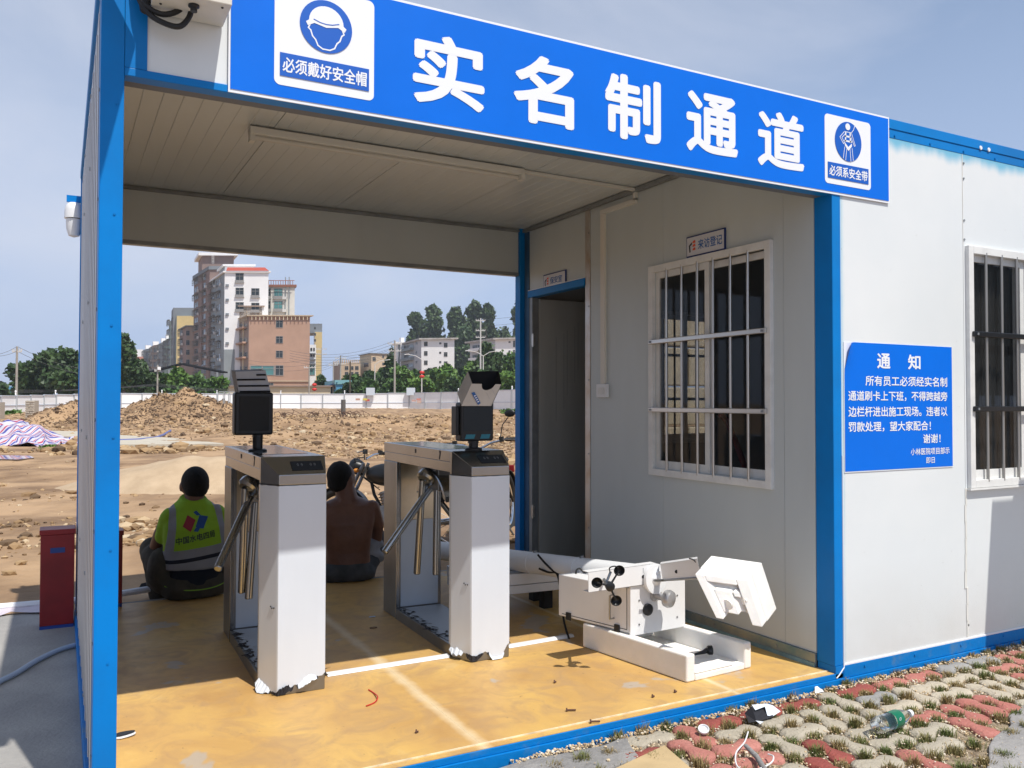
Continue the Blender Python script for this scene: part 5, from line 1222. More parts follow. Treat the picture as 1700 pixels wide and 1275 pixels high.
# ------------------------------------------------------------------ top left: white box with cables, added shadow panel out of frame, dome camera
e = empty('cable_box', (0.17, -0.07, 2.42), 0, 'white metal box with black cable loops at the top of the porch corner', 'cable box')
q = MB(); q.box((0.066, -0.165, 2.422), (0.279, -0.001, 2.66)); q.build('housing', mat('beige_box', (0.66, 0.62, 0.54), 0.5, var=0.08, vscale=8), e, bevel=0.003)
q = MB(); q.lathe([(0.016, 0), (0.016, 0.006), (0.010, 0.010), (0.010, 0.02), (0, 0.02)], (0.178, -0.115, 2.422), (0, 0, -1), 16); q.build('gland', M_black, e, smooth=True)
for x, y in ((0.09, -0.08), (0.255, -0.14)):
    q = MB(); q.lathe([(0.004, 0), (0.003, 0.003)], (x, y, 2.4215), (0, 0, -1), 8); q.build('screw', M_black, e)
cable([(0.035, -0.03, 2.56), (0.030, -0.035, 2.46), (0.060, -0.05, 2.398), (0.110, -0.06, 2.372), (0.150, -0.062, 2.375), (0.176, -0.062, 2.42), (0.17, -0.05, 2.47)], 0.0085, None, parent=e)
cable([(0.020, -0.03, 2.56), (0.040, -0.045, 2.44), (0.085, -0.055, 2.402), (0.130, -0.058, 2.412), (0.17, -0.055, 2.452)], 0.0085, None, parent=e)
cable([(0.028, -0.03, 2.56), (0.045, -0.035, 2.43), (0.050, -0.04, 2.412), (0.062, -0.045, 2.47)], 0.011, None, parent=e)
e = empty('shadow_panel', (-0.12, -0.3, 2.82), 0, 'added unseen panel above the porch corner, casting a shadow on the left post', 'shadow panel')  # added out of view, shaped to shade the corner post
q = MB(); q.extrude([(0.060, -0.14, 2.563), (0.045, -0.62, 2.86), (-0.085, -0.62, 2.86), (-0.085, -0.02, 2.563)], (0, 0, 0.02)); q.build('panel', mat('shadow_panel_dark', (0.01, 0.02, 0.06), 0.2), e)
q = MB(); q.tube([(-0.03, 0.05, 2.60), (-0.10, -0.02, 2.69)], 0.015, 8); q.build('bracket', M_trim, e)
e = empty('dome_camera', (-0.12, 2.45, 2.2), 0, 'white dome security camera on the outside of the left wall', 'security camera')
q = MB(); q.lathe([(0.0, 0.10), (0.03, 0.096), (0.045, 0.08), (0.052, 0.05), (0.054, 0.0), (0.0, 0.0)], (-0.098, 3.02, 2.36), n=20); q.build('shroud', M_powder, e, smooth=True)
q = MB(); q.lathe([(0.0, -0.11), (0.030, -0.10), (0.042, -0.06), (0.045, 0.0)], (-0.098, 3.02, 2.355), n=20); q.build('dome', M_pvc, e, smooth=True)
q = MB(); q.box((-0.14, 3.01, 2.46), (-0.045, 3.03, 2.50)); q.box((-0.055, 3.0, 2.35), (-0.045, 3.06, 2.6)); q.build('bracket', M_blue, e)

# ------------------------------------------------------------------ left yard: concrete pad, hose, pipes, torn sheeting
M_pad = mat('yard_concrete', (0.40, 0.38, 0.35), 0.85, col2=(0.28, 0.27, 0.255), vscale=2.2, bump=0.35, bscale=50)
q = MB(); N_ = 50; top = []; 
edge = [(-6.0, 3.34)]+[(-6+5.93*i/30, 3.30+0.05*mn.noise(Vector((i*0.9, 2, 2)))) for i in range(1, 31)]
q.extrude([(x, y, -0.30) for x, y in ([(-6.0, -9.0), (-0.068, -9.0)]+[(-0.068, 3.3)]+list(reversed(edge)))], (0, 0, 0.240)); tag(q.build('concrete_pad', M_pad), kind='structure')
e = cable([onz(-30, 1150, -0.045), onz(0, 1131, -0.045), onz(28, 1117, -0.045), onz(60, 1097, -0.045), onz(95, 1080, -0.045), onz(124, 1071, -0.045)], 0.013, 'pale blue plastic hose across the concrete left of the porch', 'hose', mat('pale_blue_hose', (0.40, 0.48, 0.58), 0.4), name='hose')
cable([(-1.6, 3.42, -0.045), (-0.6, 3.42, -0.035), (0.0, 3.40, -0.035), (0.20, 3.40, -0.02), (0.46, 3.46, -0.015)], 0.022, 'pale plastic pipe along the ground behind the porch floor at left', 'pipe', M_pvc, name='pipe')
M_sheet = mat('pink_white_sheet', (0.62, 0.55, 0.60), 0.7, bump=0.5, bscale=20)
q = MB(); N_ = 16; vs = []
for i in range(N_+1):
    for j in range(5):
        x = -1.0+0.86*i/N_; vs.append((x, 3.22+0.045*j+0.05*math.sin(i*0.7), -0.052+0.03*abs(mn.noise(Vector((i*0.6, j*0.9, 1))))))
q.add(vs, [(i*5+j, (i+1)*5+j, (i+1)*5+j+1, i*5+j+1) for i in range(N_) for j in range(4)])
tag(q.build('torn_sheet', M_sheet, smooth=True, flat_angle=180), 'strip of pale torn sheeting at the edge of the left concrete', 'sheet')
def scrap(name, P, m, label, cat, crumple=0.0):
    q = MB(); q.extrude(P, (0, 0, 0.002)); return tag(q.build(name, m), label, cat)
q = MB(); q.add([(0.40, 3.50, -0.04), (0.34, 3.52, 0.01), (0.44, 3.56, 0.02), (0.50, 3.50, -0.05), (0.30, 3.46, -0.05)], [(0, 1, 2), (0, 2, 3), (0, 4, 1)])
tag(q.build('torn_wrapper', M_torn), 'crumpled black and white wrapper behind the pipe, left of the vest man', 'wrapper')
# litter on the porch floor
e = empty('insole', (0.06, 0.72, 0), 0, 'black and white slip of torn film at the foot of the left post', 'torn film')
c = Vector((0.045, 0.722, 0.0))
q = MB(); P = []
for k in range(18):
    a = 2*PI*k/18; P.append((c.x+0.062*math.cos(a), c.y+0.020*math.sin(a)*(1.3 if math.cos(a) > 0 else 0.9), 0.003+0.004*math.cos(a)))
q.extrude(P, (0, 0, 0.003)); q.build('underside', M_white, e)
q = MB(); P = [(x+0.0, y+0.008, z+0.006) for x, y, z in P]; q.extrude([(c.x+(x-c.x)*0.96, c.y+0.006+(y-c.y-0.008)*0.72, z) for x, y, z in P], (0, 0, 0.002)); q.build('upper', M_black, e)
cable([onz(612, 1145, 0.004), onz(620, 1150, 0.004), onz(627, 1157, 0.012), onz(622, 1166, 0.004), onz(608, 1172, 0.004)], 0.0028, 'short curl of red wire on the ochre floor', 'wire', mat('red_wire', (0.5, 0.03, 0.02), 0.4), name='wire')
M_boltm = mat('rusty_bolt', (0.10, 0.045, 0.03), 0.7)
for (px, py), lb in zip(((952, 1181), (992, 1200), (1086, 1158), (1123, 1150), (694, 1217), (923, 1134), (1146, 1079)), ('rusty bolt lying on the ochre floor beside the grey worn patch', 'rusty bolt on the blue front beam', 'small dark nut on the floor left of the foam tray front', 'small dark nut on the floor nearest the foam tray front corner', 'small dark nut on the floor right of the pale joint line', 'dark crumb on the floor near the anemometer shadow', 'dark crumb inside the shadow beside foam tray')):
    c = onz(px, py, 0.0)
    if c.y < 0.05: c.y = 0.012
    q = MB(); L = 0.022 if 'bolt' in lb else 0.004
    q.tube([c+Vector((-L, L*0.5, 0.006)), c+Vector((L*0.4, -L*0.2, 0.006))], 0.0035, 8); q.lathe([(0.008, 0), (0.008, 0.005), (0, 0.006)], c+Vector((-L, L*0.5, 0.006)), (-0.9, 0.4, 0), 6)
    tag(q.build('bolt' if 'bolt' in lb else 'nut', M_boltm), lb, 'bolt' if 'bolt' in lb else 'nut')
q = MB(); c = onz(617, 1024, 0.002); q.extrude([c+Vector((-.02, -.01, 0)), c+Vector((.02, -.012, 0)), c+Vector((.025, .01, 0)), c+Vector((-.01, .014, 0))], (0, 0, 0.001)); tag(q.build('paper_scrap', M_film_blue), 'small pale paper scrap on the shaded floor between the turnstiles', 'scrap')
cable([onz(620, 1042, 0.003)+Vector((0.02*math.cos(a), 0.012*math.sin(a), 0)) for a in np.linspace(0, 5.6, 10)], 0.0016, 'small dark wire ring on the shaded floor between the turnstiles', 'wire', M_boltm, name='wire')

# ------------------------------------------------------------------ unseen board added right of the frame to throw a shadow on the cabin
e = empty('shadow_board', (5.6, -0.8, -0.1), 0, 'added unseen board on posts, casting a shadow on the cabin front', 'shadow board')
q = MB(); q.extrude([(4.29, -0.8, 1.30), (7.2, -0.8, 1.30), (7.2, -0.8, 2.19), (4.58, -0.8, 2.19), (4.56, -0.8, 2.12), (4.38, -0.8, 2.12)], (0, 0.03, 0)); q.build('board', mat('shadow_board_grey', (0.12, 0.125, 0.13), 0.7), e)
for x in (4.9, 7.0):
    q = MB(); q.box((x-0.03, -0.765, -0.1), (x+0.03, -0.705, 2.2)); q.build('post', M_trim, e)
# ------------------------------------------------------------------ grass paving in front
M_gravelbed = mat('gravel_bed', (0.42, 0.34, 0.24), 0.95, col2=(0.16, 0.115, 0.07), vscale=26, bump=0.8, bscale=90, detail=10)
pav = MB(); N_ = 70; vs = []
for j in range(31):
    for i in range(N_+1):
        x = 0.2+9.3*i/N_; y = -3.4+3.385*j/30
        vs.append((x, y, -0.072+0.006*mn.noise(Vector((x*9, y*9, 3)))))
pav.add(vs, [(j*(N_+1)+i, j*(N_+1)+i+1, (j+1)*(N_+1)+i+1, (j+1)*(N_+1)+i) for j in range(30) for i in range(N_)])
paving = pav.build('paving', M_gravelbed, smooth=True, flat_angle=180, kind='structure'); OFF['paving'] = Vector()
# front concrete skirt and grey mortar in the lower right corner
M_mort = mat('grey_mortar', (0.30, 0.29, 0.28), 0.9, col2=(0.19, 0.185, 0.18), vscale=5, bump=0.8, bscale=25)
def rag(P, name, z, m, h=0.05, amp=0.03):
    out = []
    for i in range(len(P)):
        a, b_ = Vector((*P[i], 0)), Vector((*P[(i+1) % len(P)], 0)); k = max(1, int((b_-a).length/0.05))
        for t in range(k):
            v = a.lerp(b_, t/k); out.append((v.x+amp*mn.noise(Vector((v.x*7, v.y*7, 1))), v.y+amp*mn.noise(Vector((v.x*7, v.y*7, 8)))))
    q = MB(); q.prism(out, z-h, z); return q.build(name, m, None, bevel=0.006, kind='structure')
q = MB(); q.extrude([(-6.0, -9.0, -0.28), (0.85, -9.0, -0.28), (0.85, -1.2, -0.28), (0.85, -0.035, -0.28), (-0.06, -0.035, -0.28), (-6.0, -0.035, -0.28)], (0, 0, 0.218)) if False else None
rag([(-0.02, -2.6), (0.9, -2.2), (1.35, -0.32), (1.72, -0.20), (1.80, -0.055), (1.0, -0.05), (-0.02, -0.055)], 'mortar_apron', -0.052, M_mort)
rag([(2.62, -0.94), (2.86, -0.80), (3.06, -0.72), (3.5, -0.56), (4.2, -0.55), (6, -0.6), (6, -3.2), (2.2, -3.2), (2.3, -1.4)], 'mortar_patch', -0.054, mat('grey_mortar_pale', (0.36, 0.345, 0.33), 0.9, col2=(0.25, 0.24, 0.23), vscale=5, bump=0.7, bscale=30))
# figure-of-eight pavers on an octagon lattice with grass in the diamond gaps
PT = 0.1165
def lobes(dx, seed):
    r_ = np.random.default_rng(seed); bm = bmesh.new(); R_ = PT*0.455
    out = []
    for s, c0_ in ((-1, -dx/2), (1, dx/2)):
        angs = [a for a in np.linspace(-PI/2, PI/2, 8)] if s > 0 else [a for a in np.linspace(PI/2, 3*PI/2, 8)]
        for a in angs: out.append((c0_+R_*math.cos(a)*(1+r_.uniform(-.03, .03)), R_*math.sin(a)*(1+r_.uniform(-.04, .04))))
        out.append((c0_*0.0+(0 if s > 0 else 0), (R_*0.42)*(1 if s > 0 else -1)))
    n = len(out); rings = []
    for k, (sc, z) in enumerate(((1.0, -0.03), (1.0, 0.010), (0.95, 0.017), (0.62, 0.0235), (0.30, 0.0255))):
        rg_ = []
        for x, y in out:
            cx = max(-dx/2, min(dx/2, x)) * (1 if True else 0); cx = cx*0.85
            rg_.append(bm.verts.new((cx+(x-cx)*sc, y*sc, z+(r_.uniform(-.0012, .0012) if k > 1 else 0))))
        rings.append(rg_)
    for k in range(4):
        for i in range(n): bm.faces.new((rings[k][i], rings[k][(i+1) % n], rings[k+1][(i+1) % n], rings[k+1][i]))
    bm.faces.new(rings[4]); me = bpy.data.meshes.new('paver'); bm.to_mesh(me); bm.free()
    me.polygons.foreach_set('use_smooth', [True]*len(me.polygons))
    try: me.set_sharp_from_angle(angle=math.radians(50))
    except Exception: pass
    return me
PM = {}
cols = {'red_deep': ((0.33, 0.085, 0.068), (0.25, 0.062, 0.05)), 'red': ((0.46, 0.185, 0.15), (0.37, 0.13, 0.105)), 'pink': ((0.50, 0.22, 0.18), (0.40, 0.155, 0.125)), 'tan': ((0.47, 0.42, 0.33), (0.36, 0.32, 0.25)), 'grey': ((0.34, 0.33, 0.31), (0.25, 0.245, 0.235)), 'sand': ((0.52, 0.46, 0.36), (0.40, 0.35, 0.27))}
for k, (c1_, c2_) in cols.items():
    for s in range(2):
        me = lobes(PT, 1) if False else lobes(PT, {'red_deep': 1, 'red': 2, 'pink': 3, 'tan': 4, 'grey': 5, 'sand': 6}[k]+10*s)
        me.materials.append(mat('paver_'+k, c1_, 0.9, col2=c2_, vscale=9, bump=0.5, bscale=60)); PM[(k, s)] = me
reds = [(2.55, 0.42, 'red_deep', -0.05, 0.075), ]
def colour(x, y):
    # red band along the wall, then broad diagonal bands
    if y > -0.12:
        if 1.95 < x < 2.6: return 'red_deep' if x > 2.1 else 'red'
        if 2.6 <= x < 3.05: return 'red_deep'
        if 3.05 <= x < 3.30: return 'red_deep' if x < 3.2 else 'red'
        if 3.3 <= x < 3.6: return 'red'
        if x < 1.95: return 'tan'
        return 'grey' if x < 4.4 else 'tan'
    u = x - 1.9; v = -y
    if 0.10 < v < 0.24 and 1.75 < x < 2.12: return 'red_deep' if x < 1.95 else 'red'
    if 0.24 <= v < 0.36 and 1.85 < x < 2.25: return 'pink'
    if 0.33 < v < 0.52 and 1.5 < x < 2.15: return 'pink'
    if 0.42 < v < 0.62 and 2.15 < x < 2.45: return 'red_deep'
    if 0.34 < v < 0.64 and 3.0 < x < 3.50 and (x-3.0) > (v-0.34)*0.2: return 'red'
    if 0.66 < v < 0.95 and 2.3 < x < 2.95: return 'red'
    if 0.09 < v < 0.24 and 3.95 < x < 4.4: return 'pink'
    if 0.22 < v < 0.40 and 3.9 < x < 4.3: return 'red'
    if v < 0.24 and 3.0 < x < 3.35: return 'grey'
    return 'sand' if x > 2.9 and v < 0.5 else 'tan'
holes = []
NI, NJ = 36, 12
used_ = set(); X0, Y0 = 1.36, -0.075
def skip(x, y):
    if x < 1.50 or (x < 1.74 and y > -0.24) or x > 5.3: return True
    if x > 2.72 and y < -0.70 - max(0, (2.95-x))*0.5: return True
    if x > 3.2 and y < -0.80+(x-3.2)*0.10: return True
    return False
for j in range(NJ):
    for i in range(NI):
        x, y = X0+PT*i, Y0-PT*j
        holes.append((x+PT/2, y-PT/2))
        if j == 0: holes.append((x+PT/2, y+PT/2-0.004))
        if (i, j) in used_: continue
        rs_ = np.random.default_rng(i*31+j*7+1)
        vert = rs_.uniform() < 0.42 and j < NJ-1
        if not vert and (i+1, j) in used_: vert = True
        used_.add((i, j)); used_.add((i, j+1) if vert else (i+1, j))
        cx, cy = (x, y-PT/2) if vert else (x+PT/2, y)
        if skip(cx, cy): continue
        cl = colour(cx, cy)
        o = bpy.data.objects.new('paver', PM[(cl, int(rs_.integers(2)))]); link(o, paving)
        o.location = (cx+rs_.normal()*0.0015, cy+rs_.normal()*0.0015, -0.078+rs_.normal()*0.003)
        o.rotation_euler = (rs_.normal()*0.02, rs_.normal()*0.02, rs_.normal()*0.02+(PI/2 if vert else 0)+(PI if rs_.uniform() < 0.5 else 0))
# gravel
M_grav = mat('pale_gravel', (0.6, 0.5, 0.36), 0.85)
nt, p = nodes(M_grav); g = nt.nodes.new('ShaderNodeNewGeometry'); r = nt.nodes.new('ShaderNodeValToRGB')
r.color_ramp.elements[0].color = (0.34, 0.23, 0.13, 1); r.color_ramp.elements[1].color = (0.72, 0.66, 0.55, 1)
e_ = r.color_ramp.elements.new(0.5); e_.color = (0.58, 0.44, 0.26, 1)
nt.links.new(g.outputs['Random Per Island'], r.inputs[0]); nt.links.new(r.outputs[0], p.inputs['Base Color'])
it = []
hv = [h for h in holes if 1.35 < h[0] < 5.3 and -1.35 < h[1] < 0.02]
for hx_, hy_ in hv:
    for _ in range(34):
        x, y = hx_+rng.normal()*0.026, hy_+rng.normal()*0.026
        if y > -0.018: continue
        s = rng.uniform(0.0025, 0.0065); it.append((x, y, -0.066+rng.uniform(0, .004), s))
for _ in range(1500):
    x = rng.uniform(1.3, 5.2); y = -0.02-abs(rng.normal())*0.02; it.append((x, y, -0.058+rng.uniform(0, .012), rng.uniform(0.003, 0.008)))
for _ in range(900):
    x = rng.uniform(1.4, 4.8); y = rng.uniform(-1.2, -0.02); it.append((x, y, -0.046, rng.uniform(0.002, 0.0045)))
stones('gravel', it, M_grav, parent=paving, flat=0.8, jag=0.15)
# grass tufts
M_g1 = mat('dry_grass', (0.27, 0.20, 0.085), 0.8, col2=(0.12, 0.155, 0.04), vscale=6, lo=0.42, hi=0.58)
q = MB()
for hx_, hy_ in hv:
    rs_ = np.random.default_rng(int((hx_*1000+hy_*77)) & 0xffff)
    if rs_.uniform() < 0.14: continue
    if hy_ > -0.03 and hx_ < 1.75: continue
    n = int(rs_.integers(70, 190)); sp = rs_.uniform(0.011, 0.018); H = rs_.uniform(0.020, 0.036)*(1.25 if hy_ > -0.12 else 1)
    for _ in range(n):
        x, y = hx_+rs_.normal()*sp, hy_+rs_.normal()*sp; a = rs_.uniform(0, 2*PI); h = H*rs_.uniform(0.5, 1.3); l = h*rs_.uniform(0.1, 0.9)
        w_ = 0.0016; ca, sa = math.cos(a), math.sin(a); z0 = -0.070
        q.add([(x-sa*w_, y+ca*w_, z0), (x+sa*w_, y-ca*w_, z0), (x+ca*l*0.5+sa*w_*0.7, y+sa*l*0.5-ca*w_*0.7, z0+h*0.7), (x+ca*l*0.5-sa*w_*0.7, y+sa*l*0.5+ca*w_*0.7, z0+h*0.7), (x+ca*l, y+sa*l, z0+h)], [(0, 1, 2, 3), (3, 2, 4)])
q.build('grass', M_g1, paving, kind='stuff')
# litter on the paving
cb = onz(1085, 1262, -0.045)
q = MB(); q.extrude([onz(1000, 1300, -0.044), onz(1022, 1277, -0.044), onz(1103, 1239, -0.044), onz(1162, 1290, -0.044), onz(1100, 1340, -0.044)], (0, 0, 0.004)); tag(q.build('cardboard_sheet', M_brown_card), 'flat piece of brown cardboard on the paving at the bottom edge', 'cardboard')
c = onz(1168, 1212, -0.036); e = empty('bottle_cap', tuple(c), 0, 'round white plastic cap lying on a red paver', 'cap')
q = MB(); q.lathe([(0.0, 0), (0.021, 0), (0.022, 0.008), (0.020, 0.010), (0.018, 0.009), (0.017, 0.003), (0.0, 0.003)], c, (-0.35, -0.45, 1), 24); q.build('shell', M_pvc, e, smooth=True, flat_angle=50)
e = empty('torn_film_scrap', (2.40, -0.12, -0.05), 0, 'crumpled black and white torn film on the pavers before the sill', 'torn film')
def P_(px, py, z): return onz(px, py, z)
q = MB(); q.add([P_(1236, 1184, -0.03), P_(1248, 1172, 0.0), P_(1256, 1198, -0.045), P_(1243, 1200, -0.045), P_(1272, 1172, -0.02), P_(1285, 1190, -0.04)], [(0, 1, 2, 3), (1, 4, 2), (4, 5, 2)]); q.build('black_side', M_torn, e)
q = MB(); q.add([P_(1248, 1170, 0.002), P_(1273, 1168, -0.008), P_(1283, 1171, -0.012), P_(1296, 1181, -0.035), P_(1283, 1189, -0.040), P_(1274, 1188, -0.036), P_(1270, 1173, -0.012), P_(1254, 1179, -0.01)], [(0, 7, 1), (7, 6, 1), (1, 6, 2), (6, 5, 2), (5, 4, 2), (2, 4, 3)]); q.build('white_side', M_film, e)
q = MB(); q.add([P_(1254, 1196, -0.042), P_(1268, 1198, -0.043), P_(1262, 1202, -0.045)], [(0, 2, 1)]); q.build('white_corner', M_film, e)
q = MB(); q.extrude([P_(1353, 1151, -0.05), P_(1368, 1148, -0.05), P_(1353, 1136, -0.03)], (0.001, 0.002, 0)); tag(q.build('plastic_shard', M_white), 'small white triangular shard against the blue sill', 'shard')
# plastic bottle lying on its side
c0_, c1_ = onz(1453, 1206, -0.012), onz(1512, 1184, -0.014)
e = empty('plastic_bottle', tuple(c0_), 0, 'clear crushed plastic bottle with a green label on the pavers', 'bottle')
M_pet = mat('clear_plastic', (0.9, 0.95, 0.95), 0.06, trans=1.0, ior=1.25, bump=0.15, bscale=25)
ax_ = (c1_-c0_).normalized(); L = (c1_-c0_).length
q = MB(); q.lathe([(0.0, 0.004), (0.020, 0.0), (0.030, 0.010), (0.033, 0.03), (0.031, L*0.35), (0.032, L*0.42), (0.031, L*0.62), (0.028, L*0.72), (0.016, L*0.88), (0.012, L*0.92), (0.012, L*0.95)], c0_, ax_, 24); q.build('shell', M_pet, e, smooth=True)
q = MB(); q.lathe([(0.0335, L*0.40), (0.034, L*0.42), (0.034, L*0.60), (0.0332, L*0.62)], c0_, ax_, 24); q.f = [f for f in q.f if len(f) == 4]; q.m = [0]*len(q.f)
q.build('label_band', mat('green_label', (0.0, 0.14, 0.07), 0.35), e, smooth=True)
text('lettering', 'O', c0_+ax_*(L*0.47)+Vector((-0.001, -0.0335, 0.008)), ax_, (0, 0, 1), 0.014, 0.012, M_white, e) 
q = MB(); q.lathe([(0.0145, L*0.93), (0.0145, L*1.0), (0.0, L*1.0)], c0_, ax_, 18); q.build('screw_cap', M_pvc, e, smooth=True, flat_angle=50)
# grey stick and white wire
q = MB(); q.tube([onz(1238, 1238, -0.030), onz(1256, 1256, -0.034), onz(1272, 1282, -0.036)], [0.008, 0.010, 0.011], 10); tag(q.build('grey_stick', M_mort, smooth=True), 'short grey stick on the paving at the bottom edge', 'stick')
cable([onz(1242, 1215, -0.035), onz(1236, 1232, -0.035), onz(1222, 1250, -0.03), onz(1224, 1272, -0.035), onz(1245, 1281, -0.036), onz(1278, 1268, -0.03), onz(1284, 1256, -0.03), onz(1275, 1252, -0.035)], 0.0028, 'white wire curled over the paving beside the grey stick', 'wire', M_pvc, name='wire')
for (px, py, s), lb in zip(((948, 1247, 0.012), (1010, 1262, 0.010), (1005, 1240, 0.008)), ('pale stone on the grey mortar nearest the front sill', 'pale stone on the grey mortar near the brown cardboard', 'tiny pale stone between the mortar and the pavers')):
    c = onz(px, py, -0.048); o = stones('pebble', [(0, 0, 0, s)], M_grav, kind=None); o.location = c; tag(o, lb, 'stone')
# ------------------------------------------------------------------ people and motorcycles
def cap_chain(q, pts, rr, n=14):
    """tapered limb with rounded joints"""
    P = [Vector(p_) for p_ in pts]
    q.tube(P, list(rr), n)
    for p_, r_ in zip(P, rr): q.ellip(p_, (r_*0.995, r_*0.995, r_*0.995), n, 8)
def loft(q, rings, n=26):
    """rings: centre, rx, ry, tilt-x; closed horizontal ellipses"""
    vs = []
    for c, rx, ry, tl in rings:
        for j in range(n):
            a = 2*PI*j/n; ca, sa = math.cos(a), math.sin(a)
            ex = 2/2.4; x = rx*math.copysign(abs(ca)**ex, ca); y = ry*math.copysign(abs(sa)**ex, sa)
            v = Vector((x, y*math.cos(tl), y*math.sin(tl))); vs.append(Vector(c)+v)
    k = len(rings)
    fs = [(i*n+j, i*n+(j+1) % n, (i+1)*n+(j+1) % n, (i+1)*n+j) for i in range(k-1) for j in range(n)]
    fs += [tuple(reversed(range(n))), tuple(range((k-1)*n, k*n))]
    q.add(vs, fs)
def remesh(q, name, m, parent, voxel=0.010, smooth_it=6, noise_amp=0.0, noise_sc=8, sub=False, ridge=None):
    me = bpy.data.meshes.new('tmp'); me.from_pydata(q.v, [], q.f); me.update()
    o = bpy.data.objects.new('tmp', me); COL.objects.link(o)
    md_ = o.modifiers.new('r', 'REMESH'); md_.mode = 'VOXEL'; md_.voxel_size = voxel
    s = o.modifiers.new('s', 'SMOOTH'); s.iterations = smooth_it; s.factor = 0.5
    bpy.context.view_layer.update()
    m2 = bpy.data.meshes.new_from_object(o.evaluated_get(bpy.context.evaluated_depsgraph_get()))
    bpy.data.objects.remove(o); bpy.data.meshes.remove(me)
    if noise_amp:
        for v in m2.vertices:
            c = v.co; k = mn.noise(Vector((c.x*noise_sc, c.y*noise_sc, c.z*noise_sc*0.8)))+0.5*mn.noise(Vector((c.x*noise_sc*2.3+5, c.y*noise_sc*2.3, c.z*noise_sc*1.6)))
            v.co = c + v.normal*(k*noise_amp)
    m2.materials.clear(); m2.materials.append(m)
    m2.polygons.foreach_set('use_smooth', [True]*len(m2.polygons)); m2.name = name
    ob = bpy.data.objects.new(name, m2); link(ob, parent); OFF[ob.name] = Vector()
    return ob

def hand(q, wrist, dirv, side, s=1.0):
    """curled relaxed hand rooted at the wrist"""
    d = Vector(dirv).normalized(); sd = Vector(side).normalized(); nrm = d.cross(sd).normalized()
    w = Vector(wrist)
    q.ellip(w+d*0.045*s, (0.036*s, 0.036*s, 0.022*s), 12, 8, rot=Matrix((sd, d, nrm)).transposed())
    for k, (off, ln) in enumerate(((-0.027, 0.075), (-0.009, 0.085), (0.009, 0.080), (0.026, 0.062))):
        b0 = w+d*0.070*s+sd*off*s; b1 = b0+d*ln*0.45*s-nrm*0.006; b2 = b1+d*ln*0.30*s-nrm*0.020*s; b3 = b2+d*0.006*s-nrm*ln*0.28*s
        cap_chain(q, [w+d*0.04*s+sd*off*0.8*s, b0, b1, b2, b3], [0.010*s, 0.0095*s, 0.009*s, 0.008*s, 0.007*s], 8)
    t0 = w+d*0.02*s-sd*0.028*s; cap_chain(q, [t0, t0+d*0.028*s-sd*0.022*s, t0+d*0.055*s-sd*0.024*s-nrm*0.010], [0.012*s, 0.010*s, 0.008*s], 8)

# ---- man in the green vest, seated on the back edge of the porch floor, facing the site
pv = empty('person', (0.615, 3.02, 0.0), 0.10, 'man in lime vest with grey bands, seen from behind, seated on the back floor edge', 'person')
q = MB()                                     # one continuous body
loft(q, [((0, 0.00, 0.03), 0.150, 0.110, 0), ((0, 0.00, 0.12), 0.158, 0.115, 0), ((0, 0.00, 0.22), 0.140, 0.100, 0), ((0, -0.005, 0.32), 0.148, 0.098, 0), ((0, 0.005, 0.42), 0.165, 0.098, 0), ((0, 0.025, 0.50), 0.165, 0.085, 0.2), ((0.0, 0.045, 0.56), 0.115, 0.065, 0.3), ((0.005, 0.065, 0.60), 0.055, 0.052, 0.3)])
cap_chain(q, [(0.0, 0.05, 0.55), (0.010, 0.070, 0.60), (0.012, 0.080, 0.65)], [0.070, 0.064, 0.060])
q.ellip((0.018, 0.092, 0.712), (0.084, 0.100, 0.106), 20, 14); q.ellip((0.018, 0.120, 0.665), (0.064, 0.075, 0.066), 16, 10)
for sx in (-1, 1): q.ellip((0.018+sx*0.085, 0.098, 0.692), (0.011, 0.021, 0.032), 10, 8)
q.ellip((0.018, 0.196, 0.692), (0.014, 0.020, 0.020), 10, 8)
for sx in (-1, 1):
    cap_chain(q, [(sx*0.155, 0.03, 0.50), (sx*0.190, 0.12, 0.38), (sx*0.195, 0.22, 0.30), (sx*0.13, 0.34, 0.30)], [0.052, 0.044, 0.038, 0.028])
    hand(q, (sx*0.15, 0.34, 0.30), (-sx*0.6, 0.8, -0.1), (0.3, 0.3, 1))
    cap_chain(q, [(sx*0.09, 0.02, 0.09), (sx*0.18, 0.33, 0.24), (sx*0.13, 0.46, -0.04), (sx*0.13, 0.45, -0.10)], [0.080, 0.058, 0.046, 0.04])
    q.ellip((sx*0.13, 0.52, -0.075), (0.045, 0.12, 0.04), 12, 8)
body = remesh(q, 'body', M_skin, pv, 0.009, 4)
q = MB(); q.ellip((0.018, 0.080, 0.722), (0.0875, 0.098, 0.104), 24, 16); q.ellip((0.018, 0.055, 0.675), (0.076, 0.066, 0.056), 18, 10)
hair = remesh(q, 'hair', M_hair, pv, 0.007, 3)
q = MB()                                     # trousers: seat and thighs bulging at both sides
loft(q, [((0, 0.00, 0.004), 0.185, 0.125, 0), ((0, -0.005, 0.06), 0.205, 0.140, 0), ((0, 0.0, 0.12), 0.190, 0.128, 0), ((0, 0.0, 0.155), 0.165, 0.118, 0)])
for sx in (-1, 1):
    cap_chain(q, [(sx*0.085, 0.02, 0.095), (sx*0.140, 0.11, 0.150), (sx*0.180, 0.25, 0.235), (sx*0.195, 0.34, 0.270), (sx*0.15, 0.44, 0.10), (sx*0.13, 0.46, -0.07)], [0.105, 0.106, 0.092, 0.078, 0.064, 0.058])
    q.ellip((sx*0.190, 0.07, 0.17), (0.085, 0.12, 0.145), 14, 10)
remesh(q, 'trousers', M_pants, pv, 0.011, 4, 0.007, 10)
q = MB()                                     # shirt under the vest
